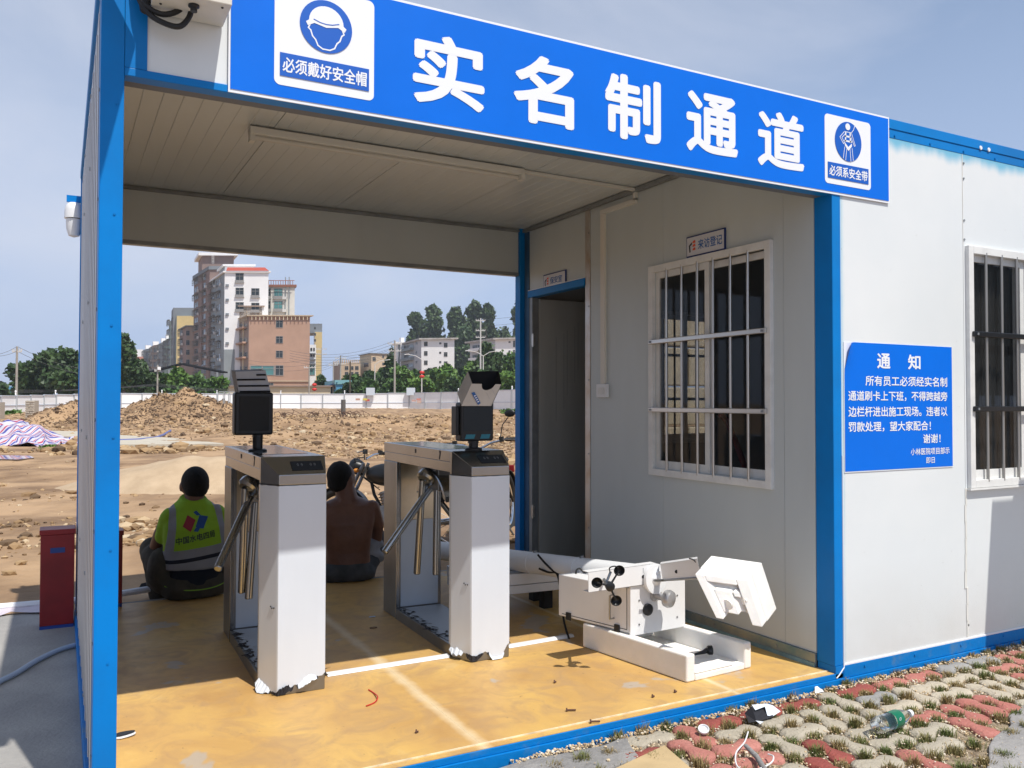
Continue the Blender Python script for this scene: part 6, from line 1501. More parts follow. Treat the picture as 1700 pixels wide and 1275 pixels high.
loft(q, [((0, 0.0, 0.065), 0.178, 0.134, 0), ((0, 0.0, 0.10), 0.176, 0.132, 0), ((0, 0.0, 0.20), 0.163, 0.122, 0), ((0, 0.0, 0.26), 0.160, 0.118, 0)])
sh = remesh(q, 'shirt', M_navy, pv, 0.010, 3, 0.004, 12)
q = MB(); P = []
for a in np.linspace(PI*1.02, PI*1.98, 24): P.append((0.196*math.cos(a), 0.152*math.sin(a), 0.100-0.034*abs(math.sin(a))))
q.tube(P, 0.0035, 6); q.build('piping', mat('lime_piping', (0.25, 0.50, 0.03), 0.6), pv, local=True, smooth=True)
q = MB()                                     # vest
loft(q, [((0, 0.0, 0.185), 0.190, 0.134, 0), ((0, 0.0, 0.28), 0.188, 0.126, 0), ((0, 0.0, 0.36), 0.192, 0.120, 0), ((0, 0.010, 0.45), 0.200, 0.112, 0.1), ((0, 0.030, 0.525), 0.190, 0.092, 0.25), ((0.0, 0.048, 0.572), 0.135, 0.070, 0.3), ((0.004, 0.060, 0.603), 0.094, 0.078, 0.3), ((0.006, 0.066, 0.626), 0.082, 0.074, 0.3)])
for sx in (-1, 1): cap_chain(q, [(sx*0.140, 0.03, 0.510), (sx*0.165, 0.055, 0.44), (sx*0.175, 0.08, 0.39)], [0.066, 0.062, 0.056])
M_vest = mat('hi_vis_vest', (0.27, 0.50, 0.02), 0.75, bump=0.5, bscale=11)
nt, p = nodes(M_vest); tcn = nn('ShaderNodeTexCoord'); sep = nn('ShaderNodeSeparateXYZ'); nt.links.new(tcn.outputs['Object'], sep.inputs[0])
tl = nn('ShaderNodeMath', operation='MULTIPLY_ADD'); nt.links.new(sep.outputs[0], tl.inputs[0]); tl.inputs[1].default_value = -0.10; nt.links.new(sep.outputs[2], tl.inputs[2])
rz = nn('ShaderNodeValToRGB'); rz.color_ramp.interpolation = 'CONSTANT'
stp = [(0.0, (0.28, 0.29, 0.32)), (0.243, (0.008, 0.012, 0.025)), (0.268, (0.28, 0.29, 0.32)), (0.322, (0.28, 0.50, 0.02))]
rz.color_ramp.elements[0].position = 0; rz.color_ramp.elements[0].color = (*stp[0][1], 1); rz.color_ramp.elements[1].position = stp[-1][0]; rz.color_ramp.elements[1].color = (*stp[-1][1], 1)
for s_, c_ in stp[1:-1]:
    e_ = rz.color_ramp.elements.new(s_); e_.color = (*c_, 1)
nt.links.new(tl.outputs[0], rz.inputs[0])
ab = nn('ShaderNodeMath', operation='ABSOLUTE'); nt.links.new(sep.outputs[0], ab.inputs[0])
sb = nn('ShaderNodeMath', operation='MULTIPLY_ADD'); nt.links.new(sep.outputs[2], sb.inputs[0]); sb.inputs[1].default_value = 0.12; nt.links.new(ab.outputs[0], sb.inputs[2])
cmp_ = nn('ShaderNodeMath', operation='COMPARE'); nt.links.new(sb.outputs[0], cmp_.inputs[0]); cmp_.inputs[1].default_value = 0.206; cmp_.inputs[2].default_value = 0.021
gz = nn('ShaderNodeMath', operation='GREATER_THAN'); nt.links.new(tl.outputs[0], gz.inputs[0]); gz.inputs[1].default_value = 0.322
mu = nn('ShaderNodeMath', operation='MULTIPLY'); nt.links.new(cmp_.outputs[0], mu.inputs[0]); nt.links.new(gz.outputs[0], mu.inputs[1])
nt.links.new(mixc(mu.outputs[0], rz.outputs[0], (0.28, 0.29, 0.32)), p.inputs['Base Color'])
vest = remesh(q, 'vest', M_vest, pv, 0.008, 3, 0.0060, 10)
# printing on the back follows the cloth
bm = bmesh.new(); bm.from_mesh(vest.data); tree = BVHTree.FromBMesh(bm)
def wrap(v):
    h = tree.ray_cast(Vector((v.x, -1.0, v.z)), Vector((0, 1, 0)))
    return Vector((v.x, (h[0].y if h[0] else -0.12)-0.0028, v.z))
tilt = 0.15
def onback(x, z): return Vector((x, 0, z+tilt*(x+0.02)))
def onbig(x, z): return onback(-0.015+(x+0.015)*1.18, 0.482+(z-0.482)*1.12)
def patch(P, m, name):                      # subdivided patch so that it bends with the cloth
    q = MB(); n = 8
    for i in range(n):
        for j in range(n):
            def c_(a, b_):
                u_, v_ = a/n, b_/n
                A = Vector(P[0]).lerp(Vector(P[1]), u_); Bq = Vector(P[3]).lerp(Vector(P[2]), u_); return wrap(A.lerp(Bq, v_))
            q.add([c_(i, j), c_(i+1, j), c_(i+1, j+1), c_(i, j+1)], [(0, 1, 2, 3)])
    return q.build(name, m, vest, local=True)
M_lr = mat('print_crimson', (0.30, 0.02, 0.04), 0.6); M_lb = mat('print_vest_blue', (0.01, 0.07, 0.26), 0.6)
patch([onbig(-0.082, 0.472), onbig(-0.045, 0.436), onbig(-0.012, 0.492), onbig(-0.050, 0.526)], M_lr, 'emblem')
patch([onbig(-0.030, 0.436), onbig(-0.008, 0.428), onbig(0.012, 0.455), onbig(-0.018, 0.452)], M_lb, 'emblem')
patch([onbig(-0.018, 0.456), onbig(0.022, 0.438), onbig(0.056, 0.495), onbig(0.012, 0.512)], M_lb, 'emblem')
patch([onbig(-0.018, 0.534), onbig(-0.002, 0.512), onbig(0.018, 0.512), onbig(0.000, 0.538)], M_lb, 'emblem')
text('lettering', '中国水电四局', (-0.136, 0, 0.366), (1, 0, 0), (0, 0, 1), 0.236, 0.044, M_black, vest, bold=0.020, warp=lambda v: wrap(onback(v.x+0.0, v.z)))
o = vest.children[-1]
bm.free()
# text() is built in world space of the vest itself: the person's empty is turned, the children follow it

# ---- shirtless man
pm = empty('person', (1.640, 3.06, 0.0), -0.22, 'shirtless man in grey trousers, head turned right, seated between the two turnstiles', 'person')
q = MB()
loft(q, [((0, 0.00, 0.02), 0.150, 0.110, 0), ((0, 0.00, 0.10), 0.160, 0.116, 0), ((0, -0.005, 0.20), 0.155, 0.104, 0), ((0, -0.015, 0.30), 0.165, 0.104, 0), ((0, -0.010, 0.40), 0.184, 0.106, 0), ((0, 0.005, 0.48), 0.196, 0.096, 0.15), ((0.0, 0.020, 0.535), 0.165, 0.074, 0.25), ((0.0, 0.032, 0.565), 0.085, 0.055, 0.3), ((0.0, 0.040, 0.590), 0.056, 0.050, 0.3)])
cap_chain(q, [(0, 0.035, 0.54), (-0.010, 0.042, 0.59), (-0.022, 0.048, 0.645)], [0.080, 0.074, 0.070])
RH = Matrix.Rotation(-0.85, 3, 'Z'); HC = Vector((-0.038, 0.060, 0.708))
def hp(x, y, z): return HC + RH @ Vector((x, y, z))
q.ellip(HC, (0.084, 0.102, 0.108), 20, 14, rot=RH); q.ellip(hp(0, 0.034, -0.048), (0.064, 0.080, 0.068), 16, 10, rot=RH)
q.ellip(hp(0, 0.108, -0.020), (0.013, 0.022, 0.020), 10, 8, rot=RH); q.ellip(hp(0, 0.085, -0.062), (0.024, 0.016, 0.012), 10, 8, rot=RH); q.ellip(hp(0, 0.075, 0.030), (0.045, 0.022, 0.014), 10, 8, rot=RH)
for sx in (-1, 1): q.ellip(hp(sx*0.085, 0.005, -0.020), (0.010, 0.020, 0.031), 10, 8, rot=RH)
for sx in (-1, 1):
    cap_chain(q, [(sx*0.170, 0.015, 0.495), (sx*0.215, 0.055, 0.37), (sx*0.215, 0.110, 0.26), (sx*0.17, 0.26, 0.27)], [0.056, 0.047, 0.042, 0.030])
    hand(q, (sx*0.17, 0.26, 0.27), (-sx*0.5, 0.85, -0.1), (0.3, 0.3, 1))
    cap_chain(q, [(sx*0.09, 0.02, 0.09), (sx*0.22, 0.34, 0.23), (sx*0.20, 0.48, -0.04), (sx*0.20, 0.46, -0.10)], [0.080, 0.058, 0.046, 0.04])
    q.ellip((sx*0.21, 0.53, -0.075), (0.045, 0.12, 0.04), 12, 8)
remesh(q, 'body', M_skin2, pm, 0.009, 4)
q = MB(); q.ellip(hp(0, -0.026, 0.020), (0.088, 0.092, 0.102), 24, 16, rot=RH); q.ellip(hp(0, -0.045, -0.040), (0.080, 0.064, 0.060), 18, 10, rot=RH)
remesh(q, 'hair', M_hair, pm, 0.007, 3, 0.0025, 40)
q = MB()
loft(q, [((0, 0.00, 0.002), 0.185, 0.125, 0), ((0, -0.005, 0.05), 0.200, 0.140, 0), ((0, 0.0, 0.10), 0.178, 0.128, 0), ((0, 0.0, 0.125), 0.160, 0.118, 0)])
for sx in (-1, 1): cap_chain(q, [(sx*0.095, 0.02, 0.085), (sx*0.17, 0.15, 0.145), (sx*0.215, 0.28, 0.215), (sx*0.225, 0.34, 0.245), (sx*0.22, 0.46, 0.10), (sx*0.205, 0.49, -0.03)], [0.098, 0.098, 0.088, 0.076, 0.064, 0.058])
remesh(q, 'trousers', M_pants2, pm, 0.011, 4, 0.007, 10)
q = MB(); cap_chain(q, [(0.165, 0.06, 0.20), (0.205, 0.12, 0.225), (0.235, 0.20, 0.20)], [0.045, 0.055, 0.045]); cap_chain(q, [(0.15, 0.03, 0.16), (0.21, 0.10, 0.14), (0.24, 0.18, 0.12)], [0.04, 0.05, 0.05])
remesh(q, 'shirt_on_lap', mat('pale_shirt', (0.30, 0.30, 0.32), 0.9, bump=0.5, bscale=20), pm, 0.010, 3, 0.006, 14)

# ---- motorcycles behind the porch
M_engine = mat('engine_alloy', (0.25, 0.25, 0.26), 0.4, metal=0.8, var=0.3, vscale=10)
def moto(loc, rz, lean, label, body_m, S=1.0, mirrors=()):
    e = empty('motorcycle', loc, rz, label, 'motorcycle')
    e.rotation_euler = (0, lean, rz)
    e.scale = (S, S, S)
    # local frame: front wheel towards +y, x to the right
    def wheel(y, r_):
        q = MB(); n = 40; P = [(0, y+r_*math.cos(2*PI*k/n), r_+0.01+r_*math.sin(2*PI*k/n)) for k in range(n+1)]
        q.tube(P, 0.042, 10, caps=False); w_ = q.build('wheel', M_rubber, e, local=True, smooth=True)
        q = MB(); P = [(0, y+(r_-0.05)*math.cos(2*PI*k/n), r_+0.01+(r_-0.05)*math.sin(2*PI*k/n)) for k in range(n+1)]; q.tube(P, 0.014, 6, caps=False); q.build('rim', M_chrome, w_, local=True, smooth=True)
        q = MB()
        for k in range(14):
            a = 2*PI*k/14; q.tube([(0.02*(-1)**k, y, r_+0.01), (0, y+(r_-0.055)*math.cos(a), r_+0.01+(r_-0.055)*math.sin(a))], 0.0028, 4)
        q.lathe([(0.035, -0.05), (0.05, -0.02), (0.05, 0.02), (0.035, 0.05)], (0, y, r_+0.01), (1, 0, 0), 14); q.build('spokes', M_steel_dull, w_, local=True)
    wheel(0.62, 0.29); wheel(-0.62, 0.29)
    q = MB(); n = 12; P = [(0, 0.62+0.335*math.cos(a), 0.30+0.335*math.sin(a)) for a in np.linspace(0.5, 2.6, n)]
    for i in range(n-1):
        a, b_ = Vector(P[i]), Vector(P[i+1]); q.obox((a+b_)/2, (0.055, 0, 0), (b_-a)*0.52, Vector((0, 0, 0.003)))
    q.build('front_mudguard', body_m, e, local=True)
    q = MB(); P = [(0, -0.62+0.34*math.cos(a), 0.30+0.34*math.sin(a)) for a in np.linspace(0.9, 3.0, n)]
    for i in range(n-1):
        a, b_ = Vector(P[i]), Vector(P[i+1]); q.obox((a+b_)/2, (0.06, 0, 0), (b_-a)*0.52, Vector((0, 0, 0.003)))
    q.build('rear_mudguard', M_black, e, local=True)
    for sx in (-1, 1):
        q = MB(); q.tube([(sx*0.075, 0.62, 0.30), (sx*0.075, 0.46, 0.66), (sx*0.075, 0.36, 0.88)], [0.022, 0.020, 0.017], 12); q.build('fork', M_engine, e, local=True, smooth=True)
        q = MB(); q.tube([(sx*0.02, 0.37, 0.92), (sx*0.14, 0.33, 0.97), (sx*0.27, 0.28, 0.99), (sx*0.36, 0.24, 0.985)], 0.011, 10); hb = q.build('handlebar', M_chrome, e, local=True, smooth=True)
        q = MB(); q.tube([(sx*0.27, 0.28, 0.99), (sx*0.37, 0.235, 0.985)], 0.018, 12); q.box((sx*0.235-0.02, 0.27, 0.97), (sx*0.235+0.02, 0.31, 1.02)); q.build('grip', M_rubber, hb, local=True, smooth=True)
        q = MB(); q.tube([(sx*0.24, 0.30, 1.0), (sx*0.34, 0.34, 0.985), (sx*0.40, 0.30, 0.98)], 0.005, 6); q.build('lever', M_steel, hb, local=True, smooth=True)
        if sx not in mirrors: pass
        q = MB(); q.tube([(sx*0.22, 0.28, 1.0), (sx*0.25, 0.26, 1.13), (sx*0.31, 0.24, 1.20)], 0.005, 8); q.ellip((sx*0.33, 0.24, 1.235), (0.055, 0.014, 0.036), 14, 8)
        if sx in mirrors: q.build('mirror', M_black, e, local=True, smooth=True)
        q = MB(); q.ellip((sx*0.13, 0.42, 0.80), (0.035, 0.03, 0.022), 10, 7); q.build('indicator', mat('amber_lens', (0.55, 0.20, 0.02), 0.3), e, local=True, smooth=True)
    q = MB(); q.lathe([(0.0, 0.085), (0.06, 0.08), (0.085, 0.05), (0.085, 0.0), (0.05, -0.06), (0.0, -0.075)], (0, 0.45, 0.84), (0, 1, 0.05), 20); q.build('headlight', M_black, e, local=True, smooth=True)
    q = MB(); q.ellip((0, 0.12, 0.76), (0.12, 0.24, 0.12), 18, 10); q.build('fuel_tank', body_m, e, local=True, smooth=True)
    q = MB(); q.ellip((0, -0.30, 0.76), (0.12, 0.34, 0.055), 18, 8); q.build('seat', M_rubber, e, local=True, smooth=True)
    q = MB(); q.tube([(0, 0.34, 0.84), (0, 0.26, 0.55), (0, 0.10, 0.30), (0, -0.25, 0.30), (0, -0.35, 0.62), (0, 0.28, 0.76)], 0.018, 8); q.tube([(0.05, -0.35, 0.62), (0.07, -0.62, 0.31)], 0.014, 8); q.tube([(-0.05, -0.35, 0.62), (-0.07, -0.62, 0.31)], 0.014, 8); q.build('frame', M_black, e, local=True, smooth=True)
    q = MB(); q.box((-0.10, -0.12, 0.24), (0.10, 0.16, 0.44)); q.lathe([(0.075, 0), (0.075, 0.18)], (0, 0.08, 0.42), (0, 0.3, 1), 16)
    for k in range(5): q.lathe([(0.095, 0), (0.095, 0.008)], (0, 0.09+0.009*k, 0.45+0.03*k), (0, 0.3, 1), 16)
    q.build('engine', M_engine, e, local=True, bevel=0.008)
    q = MB(); q.tube([(0.08, 0.16, 0.40), (0.10, 0.22, 0.26), (0.12, 0.0, 0.22), (0.13, -0.35, 0.26), (0.13, -0.75, 0.32)], [0.018, 0.018, 0.02, 0.035, 0.04], 12); q.build('exhaust', M_chrome, e, local=True, smooth=True)
    q = MB()
    for k in range(4): q.tube([(0.03*k-0.05, 0.36, 0.94), (0.05*k-0.1, 0.46, 0.93), (0.02*k, 0.42, 0.75), (0.0, 0.2, 0.6)], 0.005, 6)
    q.build('cable_loom', M_rubber, e, local=True, smooth=True)
    q = MB(); q.tube([(-0.06, -0.05, 0.26), (-0.17, -0.10, 0.02)], 0.010, 8); q.build('side_stand', M_steel_dull, e, local=True)
    q = MB(); q.box((-0.05, -0.92, 0.60), (0.05, -0.89, 0.68)); q.build('tail_light', M_red, e, local=True, bevel=0.01)
    return e
moto((3.67, 4.75, -0.12), 2.42, 0.10, 'black motorcycle by the blue door post, front wheel towards the porch', M_black, 1.0, (-1,))
moto((2.625, 4.73, -0.12), 0.9, 0.08, 'dark motorcycle behind the right turnstile, its handlebar beside the shirtless man', M_black, 0.90)
# ------------------------------------------------------------------ far buildings
def col3(name, c, v=0.10, sc=0.25): return mat(name, c, 0.85, var=v, vscale=sc)
M_terra = col3('terracotta_wall', (0.50, 0.315, 0.225)); M_terra2 = col3('dusky_and_shaded_wall', (0.36, 0.27, 0.22)); M_whitew = col3('white_far_wall', (0.88, 0.87, 0.86), 0.05); M_greyw = col3('grey_and_shaded_wall', (0.30, 0.33, 0.34))  # the dusky and grey tones also stand for shade on block sides
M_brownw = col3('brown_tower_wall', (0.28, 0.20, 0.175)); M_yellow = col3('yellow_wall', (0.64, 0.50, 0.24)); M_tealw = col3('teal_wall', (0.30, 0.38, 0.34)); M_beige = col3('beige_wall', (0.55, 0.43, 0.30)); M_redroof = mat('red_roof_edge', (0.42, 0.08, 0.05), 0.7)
M_far_frame = mat('far_window_frame', (0.62, 0.60, 0.57), 0.6); M_winframe = mat('far_window_trim', (0.30, 0.29, 0.28), 0.6); M_bluewall = col3('blue_shed_wall', (0.10, 0.32, 0.50)); M_greyroof = col3('grey_far_roof', (0.22, 0.24, 0.26)); M_cream = col3('cream_wall', (0.70, 0.60, 0.42)); M_cagew = mat('window_cage', (0.22, 0.23, 0.23), 0.6)
WM = {}
def win_mesh(kind):
    """unit window (1 x 1, facing -y): frame ring, mullions; the pane is its own mesh"""
    if kind in WM: return WM[kind]
    q = MB(); t = 0.05
    q.box((-.5, -0.06, -.5), (-.5+t, 0.02, .5)); q.box((.5-t, -0.06, -.5), (.5, 0.02, .5)); q.box((-.5+t, -0.06, -.5), (.5-t, 0.02, -.5+t)); q.box((-.5+t, -0.06, .5-t), (.5-t, 0.02, .5))
    q.box((-0.02, -0.05, -.5+t), (0.02, 0.0, .5-t)); q.box((-.5+t, -0.05, 0.16), (.5-t, 0.0, 0.20))
    if kind == 'sill': q.box((-.56, -0.30, -.60), (.56, 0.02, -.50)); q.box((-.54, -0.25, -.50), (.54, -0.22, -.28))
    fm = bpy.data.meshes.new('window'); fm.from_pydata(q.v, [], q.f); fm.materials.append(M_winframe)
    q = MB(); q.box((-.5+t, -0.012, -.5+t), (.5-t, 0.01, .5-t)); pm_ = bpy.data.meshes.new('pane'); pm_.from_pydata(q.v, [], q.f)
    WM[kind] = (fm, pm_); return WM[kind]
PANES = {}
def pane_mesh(kind, m):
    k = (kind, m.name)
    if k not in PANES:
        me = win_mesh(kind)[1].copy(); me.materials.append(m); PANES[k] = me
    return PANES[k]
class Bld:
    """footprint: back-left, front-left and front-right corners as bearings and distances; heights from the top's bearing at the front-left corner"""
    def __init__(s, name, label, bl, fl, fr, ytop, wallf, walls=None, cat='building', zb=-0.5, group=None):
        s.FL = gp(*fl); s.FR = gp(*fr); s.BL = gp(*bl); s.BR = s.FR+(s.BL-s.FL)
        s.d = fl[1]; s.zt = zat(fl[0], ytop, fl[1]); s.zb = zb
        s.e = empty(name, (*((s.FL+s.FR)/2), 0), 0, label, cat, group)
        s.block(s.FL, s.FR, s.BR, s.BL, s.zb, s.zt, wallf, walls or wallf)
    def block(s, FL, FR, BR, BL, z0, z1, mf, ms, name='wall'):
        q = MB(); q.add([(*FL, z0), (*FR, z0), (*BR, z0), (*BL, z0), (*FL, z1), (*FR, z1), (*BR, z1), (*BL, z1)], [(0, 1, 5, 4), (1, 2, 6, 5), (2, 3, 7, 6), (3, 0, 4, 7), (4, 5, 6, 7), (3, 2, 1, 0)])
        q.m = [0, 1, 1, 1, 1, 1]; return q.build(name, [mf, ms], s.e)
    def cornice(s, over, h, m, z=None, name='cornice'):
        z = s.zt if z is None else z; u = (s.FR-s.FL).normalized(); v = (s.BL-s.FL).normalized()
        FL, FR, BR, BL = s.FL-u*over-v*over, s.FR+u*over-v*over, s.BR+u*over+v*over, s.BL-u*over+v*over
        q = MB(); q.add([(*p_, zz) for zz in (z+0.02, z+h) for p_ in (FL, FR, BR, BL)], [(0, 1, 5, 4), (1, 2, 6, 5), (2, 3, 7, 6), (3, 0, 4, 7), (4, 5, 6, 7), (3, 2, 1, 0)]); return q.build(name, m, s.e)
    def win(s, side, px, py, w, h, m=None, kind='plain', cage=False, ac=False):
        O, E_ = (s.FL, s.FR) if side == 'f' else (s.BL, s.FL)
        u = (E_-O).normalized(); n = Vector((u.y, -u.x)); r_ = ray(px, py)
        t = (O-Vector((CAM.x, CAM.y))).dot(n)/Vector((r_.x, r_.y)).dot(n); P = CAM+r_*t
        ang = math.atan2(u.y, u.x); sc = t/FPX
        fm, _ = win_mesh(kind)
        cosv = abs(Vector((r_.x, r_.y)).normalized().dot(n))
        W_, H_ = w*sc/max(cosv, 0.2)*(1.25 if side == 'l' else 1.08), h*sc*1.08
        o = bpy.data.objects.new('window', fm); link(o, s.e); loc = Vector((P.x, P.y, P.z))+Vector((n.x, n.y, 0))*0.02
        o.location = loc-OFF[s.e.name]; o.rotation_euler = (0, 0, ang); o.scale = (W_, 1.0, H_)
        g_ = bpy.data.objects.new('pane', pane_mesh(kind, m or M_farglass)); link(g_, o)
        if cage:
            q = MB(); d_ = 0.55; hw, hh = W_/2*1.05, H_/2
            def pt(a, z, k): return (P.x+u.x*a+n.x*k, P.y+u.y*a+n.y*k, P.z+z)
            for z in (-hh*1.1, -hh*0.3, hh*0.5, hh*1.0):
                q.tube([pt(-hw, z, 0.03), pt(-hw, z, d_), pt(hw, z, d_), pt(hw, z, 0.03)], 0.05, 4)
            for a in np.linspace(-hw, hw, 5): q.tube([pt(a, -hh*1.1, d_), pt(a, hh, d_)], 0.04, 4)
            q.add([pt(-hw, hh*1.05, 0.03), pt(hw, hh*1.05, 0.03), pt(hw, hh*0.95, d_+0.1), pt(-hw, hh*0.95, d_+0.1)], [(0, 1, 2, 3)])
            q.build('window_cage', M_cagew, s.e)
        if ac:
            q = MB(); c = Vector((P.x+n.x*0.3+u.x*W_*0.75, P.y+n.y*0.3+u.y*W_*0.75, P.z-H_*0.5)); q.obox(c, (u.x*0.4, u.y*0.4, 0), (n.x*0.2, n.y*0.2, 0), (0, 0, 0.28)); q.build('air_conditioner', M_far_frame, s.e)
        return o
    def beam(s, side, px0, px1, py, h, m, out=0.15, name='ledge'):
        O, E_ = (s.FL, s.FR) if side == 'f' else (s.BL, s.FL); u = (E_-O).normalized(); n = Vector((u.y, -u.x))
        def hit(px):
            r_ = ray(px, py); t = (O-Vector((CAM.x, CAM.y))).dot(n)/Vector((r_.x, r_.y)).dot(n); return CAM+r_*t
        A, Bq = hit(px0), hit(px1); z = A.z; q = MB(); c = (A+Bq)/2; L = (Vector((A.x, A.y))-Vector((Bq.x, Bq.y))).length
        q.obox((c.x+n.x*out/2, c.y+n.y*out/2, z), (u.x*L/2, u.y*L/2, 0), (n.x*out/2, n.y*out/2, 0), (0, 0, h/2)); return q.build(name, m, s.e)

# tall brown tower behind
b = Bld('apartment_tower', 'tallest apartment tower with brown side wall and white roof slab', (320, 205), (346, 190), (372, 190), 447, M_terra2 if False else M_brownw, M_brownw)
b.cornice(0.3, 0.8, M_greyroof)
for k in range(14):
    for px, w in ((326, 5), (338, 6)):
        b.win('l', px, 462+k*12.8+(px-338)*-0.5, w, 8, cage=(k % 2 == 0), ac=(k % 3 == 1))
t2 = gp(327, 200), gp(388, 200); 
s_ = Bld.__new__(Bld); s_.e = b.e; s_.FL, s_.FR, s_.BL = gp(333, 196), gp(386, 196), gp(327, 204); s_.BR = s_.FR+(s_.BL-s_.FL); s_.zt = zat(333, 424, 196)
s_.block(s_.FL, s_.FR, s_.BR, s_.BL, 10, s_.zt, M_brownw, M_brownw, 'penthouse'); s_.cornice(0.9, 0.7, M_whitew)
for px, h in ((344, 5), (356, 7), (358.5, 7), (372, 4), (376, 4)):
    q = MB(); P = at(px, 420, 197); q.tube([(P.x, P.y, s_.zt), (P.x, P.y, s_.zt+h*0.14)], 0.08 if h == 7 else 0.22, 6); q.build('roof_tank', M_far_frame, b.e)
q = MB(); P0, P1 = at(352, 424, 195.6), at(352, 437, 195.6)
q.tube([P0, P1], 0.05, 4); P2, P3 = at(355, 424, 195.6), at(355, 437, 195.6); q.tube([P2, P3], 0.05, 4)
for k in range(6): q.tube([P0.lerp(P1, k/5), P2.lerp(P3, k/5)], 0.04, 4)
q.build('ladder', M_far_frame, b.e)
# white block with red roof edge
b = Bld('apartment_block', 'white apartment block with a red roof edge and shaded side wall', (346, 192), (371, 176), (444, 176), 452, M_whitew, M_greyw)  # shade of the white side wall put in as grey colour
b.cornice(0.4, 0.35, M_whitew); q = MB(); u = (b.FR-b.FL).normalized(); v = (b.BL-b.FL).normalized()
q.add([(*(b.FL-v*0.5+u*0.2), b.zt+0.36), (*(b.FR-v*0.5), b.zt+0.36), (*(b.FR+v*1.2-u*0.5), b.zt+1.3), (*(b.FL+v*1.2+u*0.8), b.zt+1.3)], [(0, 1, 2, 3)]); q.build('red_roof', M_redroof, b.e)
s_ = Bld.__new__(Bld); s_.e = b.e; s_.FL, s_.FR, s_.BL = gp(371, 181), gp(418, 181), gp(362, 188); s_.BR = s_.FR+(s_.BL-s_.FL); s_.zt = zat(371, 441, 181)
s_.block(s_.FL, s_.FR, s_.BR, s_.BL, 10, s_.zt, M_whitew, M_greyw, 'stair_head'); s_.cornice(0.5, 0.35, M_whitew)  # same painted shade on the side of the stair head
for k, py in enumerate((461, 485, 509)):
    b.win('f', 398, py, 12, 14, kind='sill'); 
    if k: b.win('f', 424, py+1, 12, 14, kind='sill')
for k in range(5): b.beam('f', 375, 380, 474+k*24, 0.5, M_greyroof, 0.25, 'vent_hood')
for k in range(8):
    b.win('l', 353, 474+k*19, 7, 10, cage=True, ac=(k % 2 == 0)); b.win('l', 363, 470+k*20.5, 6, 11, cage=(k % 2 == 1), ac=(k % 3 == 0))
q = MB(); q.add([(*(b.FL+Vector((0, 0))-v*0.05), -0.5), (*(b.FL+u*2.2-v*0.05), -0.5), (*(b.FL+u*2.2-v*0.05), zat(371, 580, 176)), (*(b.FL-v*0.05), zat(371, 580, 176))], [(0, 1, 2, 3)]); q.extrude([(*(b.FL-v*0.1), -0.5), (*(b.FL+u*2.2-v*0.1), -0.5), (*(b.FL+u*2.2-v*0.1), zat(371, 580, 176)), (*(b.FL-v*0.1), zat(371, 580, 176))], (v.x*0.05, v.y*0.05, 0)); q.build('grey_plinth', M_greyw, b.e)
b = Bld('apartment_block', 'cream apartment wing with rusty roof railing right of the white block', (433, 184), (437, 178.5), (488, 178.5), 476, M_cream if False else col3('offwhite_wall', (0.66, 0.64, 0.58)), M_greyw)
b.cornice(0.35, 0.5, mat('brown_cornice', (0.28, 0.13, 0.09), 0.8)); 
q = MB()
for px in np.arange(438, 489, 4): P = at(px, 470, 178); q.tube([(P.x, P.y, b.zt), (P.x, P.y, b.zt+1.3)], 0.06, 4)
q.tube([(*at(437, 470, 178).xy, b.zt+1.25), (*at(489, 470, 178).xy, b.zt+1.25)], 0.07, 4); q.build('roof_railing', mat('rust_rail', (0.32, 0.12, 0.08), 0.8), b.e)
for py in (487, 508): b.win('f', 443, py, 12, 15, kind='sill'); b.win('f', 462, py, 13, 15, m=M_greenglass, kind='sill', ac=True)
for px in (474, 480): b.beam('f', px-0.6, px+0.6, 495, 9, M_greyw, 0.2, 'drain_pipe')
# terracotta block in front
b = Bld('terracotta_block', 'five storey terracotta block with a blank lit front wall', (385.5, 182), (412, 170), (513.5, 170), 525, M_terra, M_terra2)  # side wall in a darker tone that stands for its shade
b.cornice(0.55, 0.25, M_beige)
s_ = Bld.__new__(Bld); s_.e = b.e; s_.FL, s_.FR, s_.BL = gp(396, 176), gp(434, 176), gp(386, 180); s_.BR = s_.FR+(s_.BL-s_.FL)*3; s_.BL = s_.FL+(s_.BL-s_.FL)*3; s_.zt = zat(396, 509, 176)
s_.block(s_.FL, s_.FR, s_.BR, s_.BL, 10, s_.zt, M_beige, M_terra2, 'roof_room'); s_.cornice(0.4, 0.25, M_terra2)
u = (b.FR-b.FL).normalized(); v = (b.BL-b.FL).normalized(); q = MB()
for k in np.arange(0.5, (b.FR-b.FL).length-0.3, 0.8): P = b.FL+u*k-v*0.4; q.box((P.x-0.06, P.y-0.06, b.zt-0.75), (P.x+0.06, P.y+0.06, b.zt))
for k in np.arange(0.5, (b.BL-b.FL).length-0.3, 1.0): P = b.FL+v*k-u*0.4; q.box((P.x-0.06, P.y-0.06, b.zt-0.75), (P.x+0.06, P.y+0.06, b.zt))
q.build('eaves_brackets', M_cream, b.e)
for py, h in ((538, 11), (564, 11), (588, 11)): b.win('f', 464, py, 10.5, h)
b.win('f', 464, 615, 12, 16, m=M_farglass); 
b.win('f', 435.5, 615, 37, 15, m=M_greenglass)
for x in (420, 430, 441): pass
b.beam('f', 412, 514, 632.5, 0.25, M_beige, 0.2); b.win('f', 449, 640, 9, 8)
for k in range(5):
    py = 541+k*23.5; b.win('l', 401, py+2, 7, 10); b.win('l', 393, py+1, 5, 9); b.win('l', 408.5, py+2, 3, 10); b.beam('l', 388, 410, py+9.5, 0.35, M_terra, 0.9, 'balcony_slab')
b.beam('l', 390, 391, 590, 14, M_cream, 0.2, 'drain_pipe'); b.beam('l', 404, 405, 590, 14, M_cream, 0.2, 'drain_pipe')
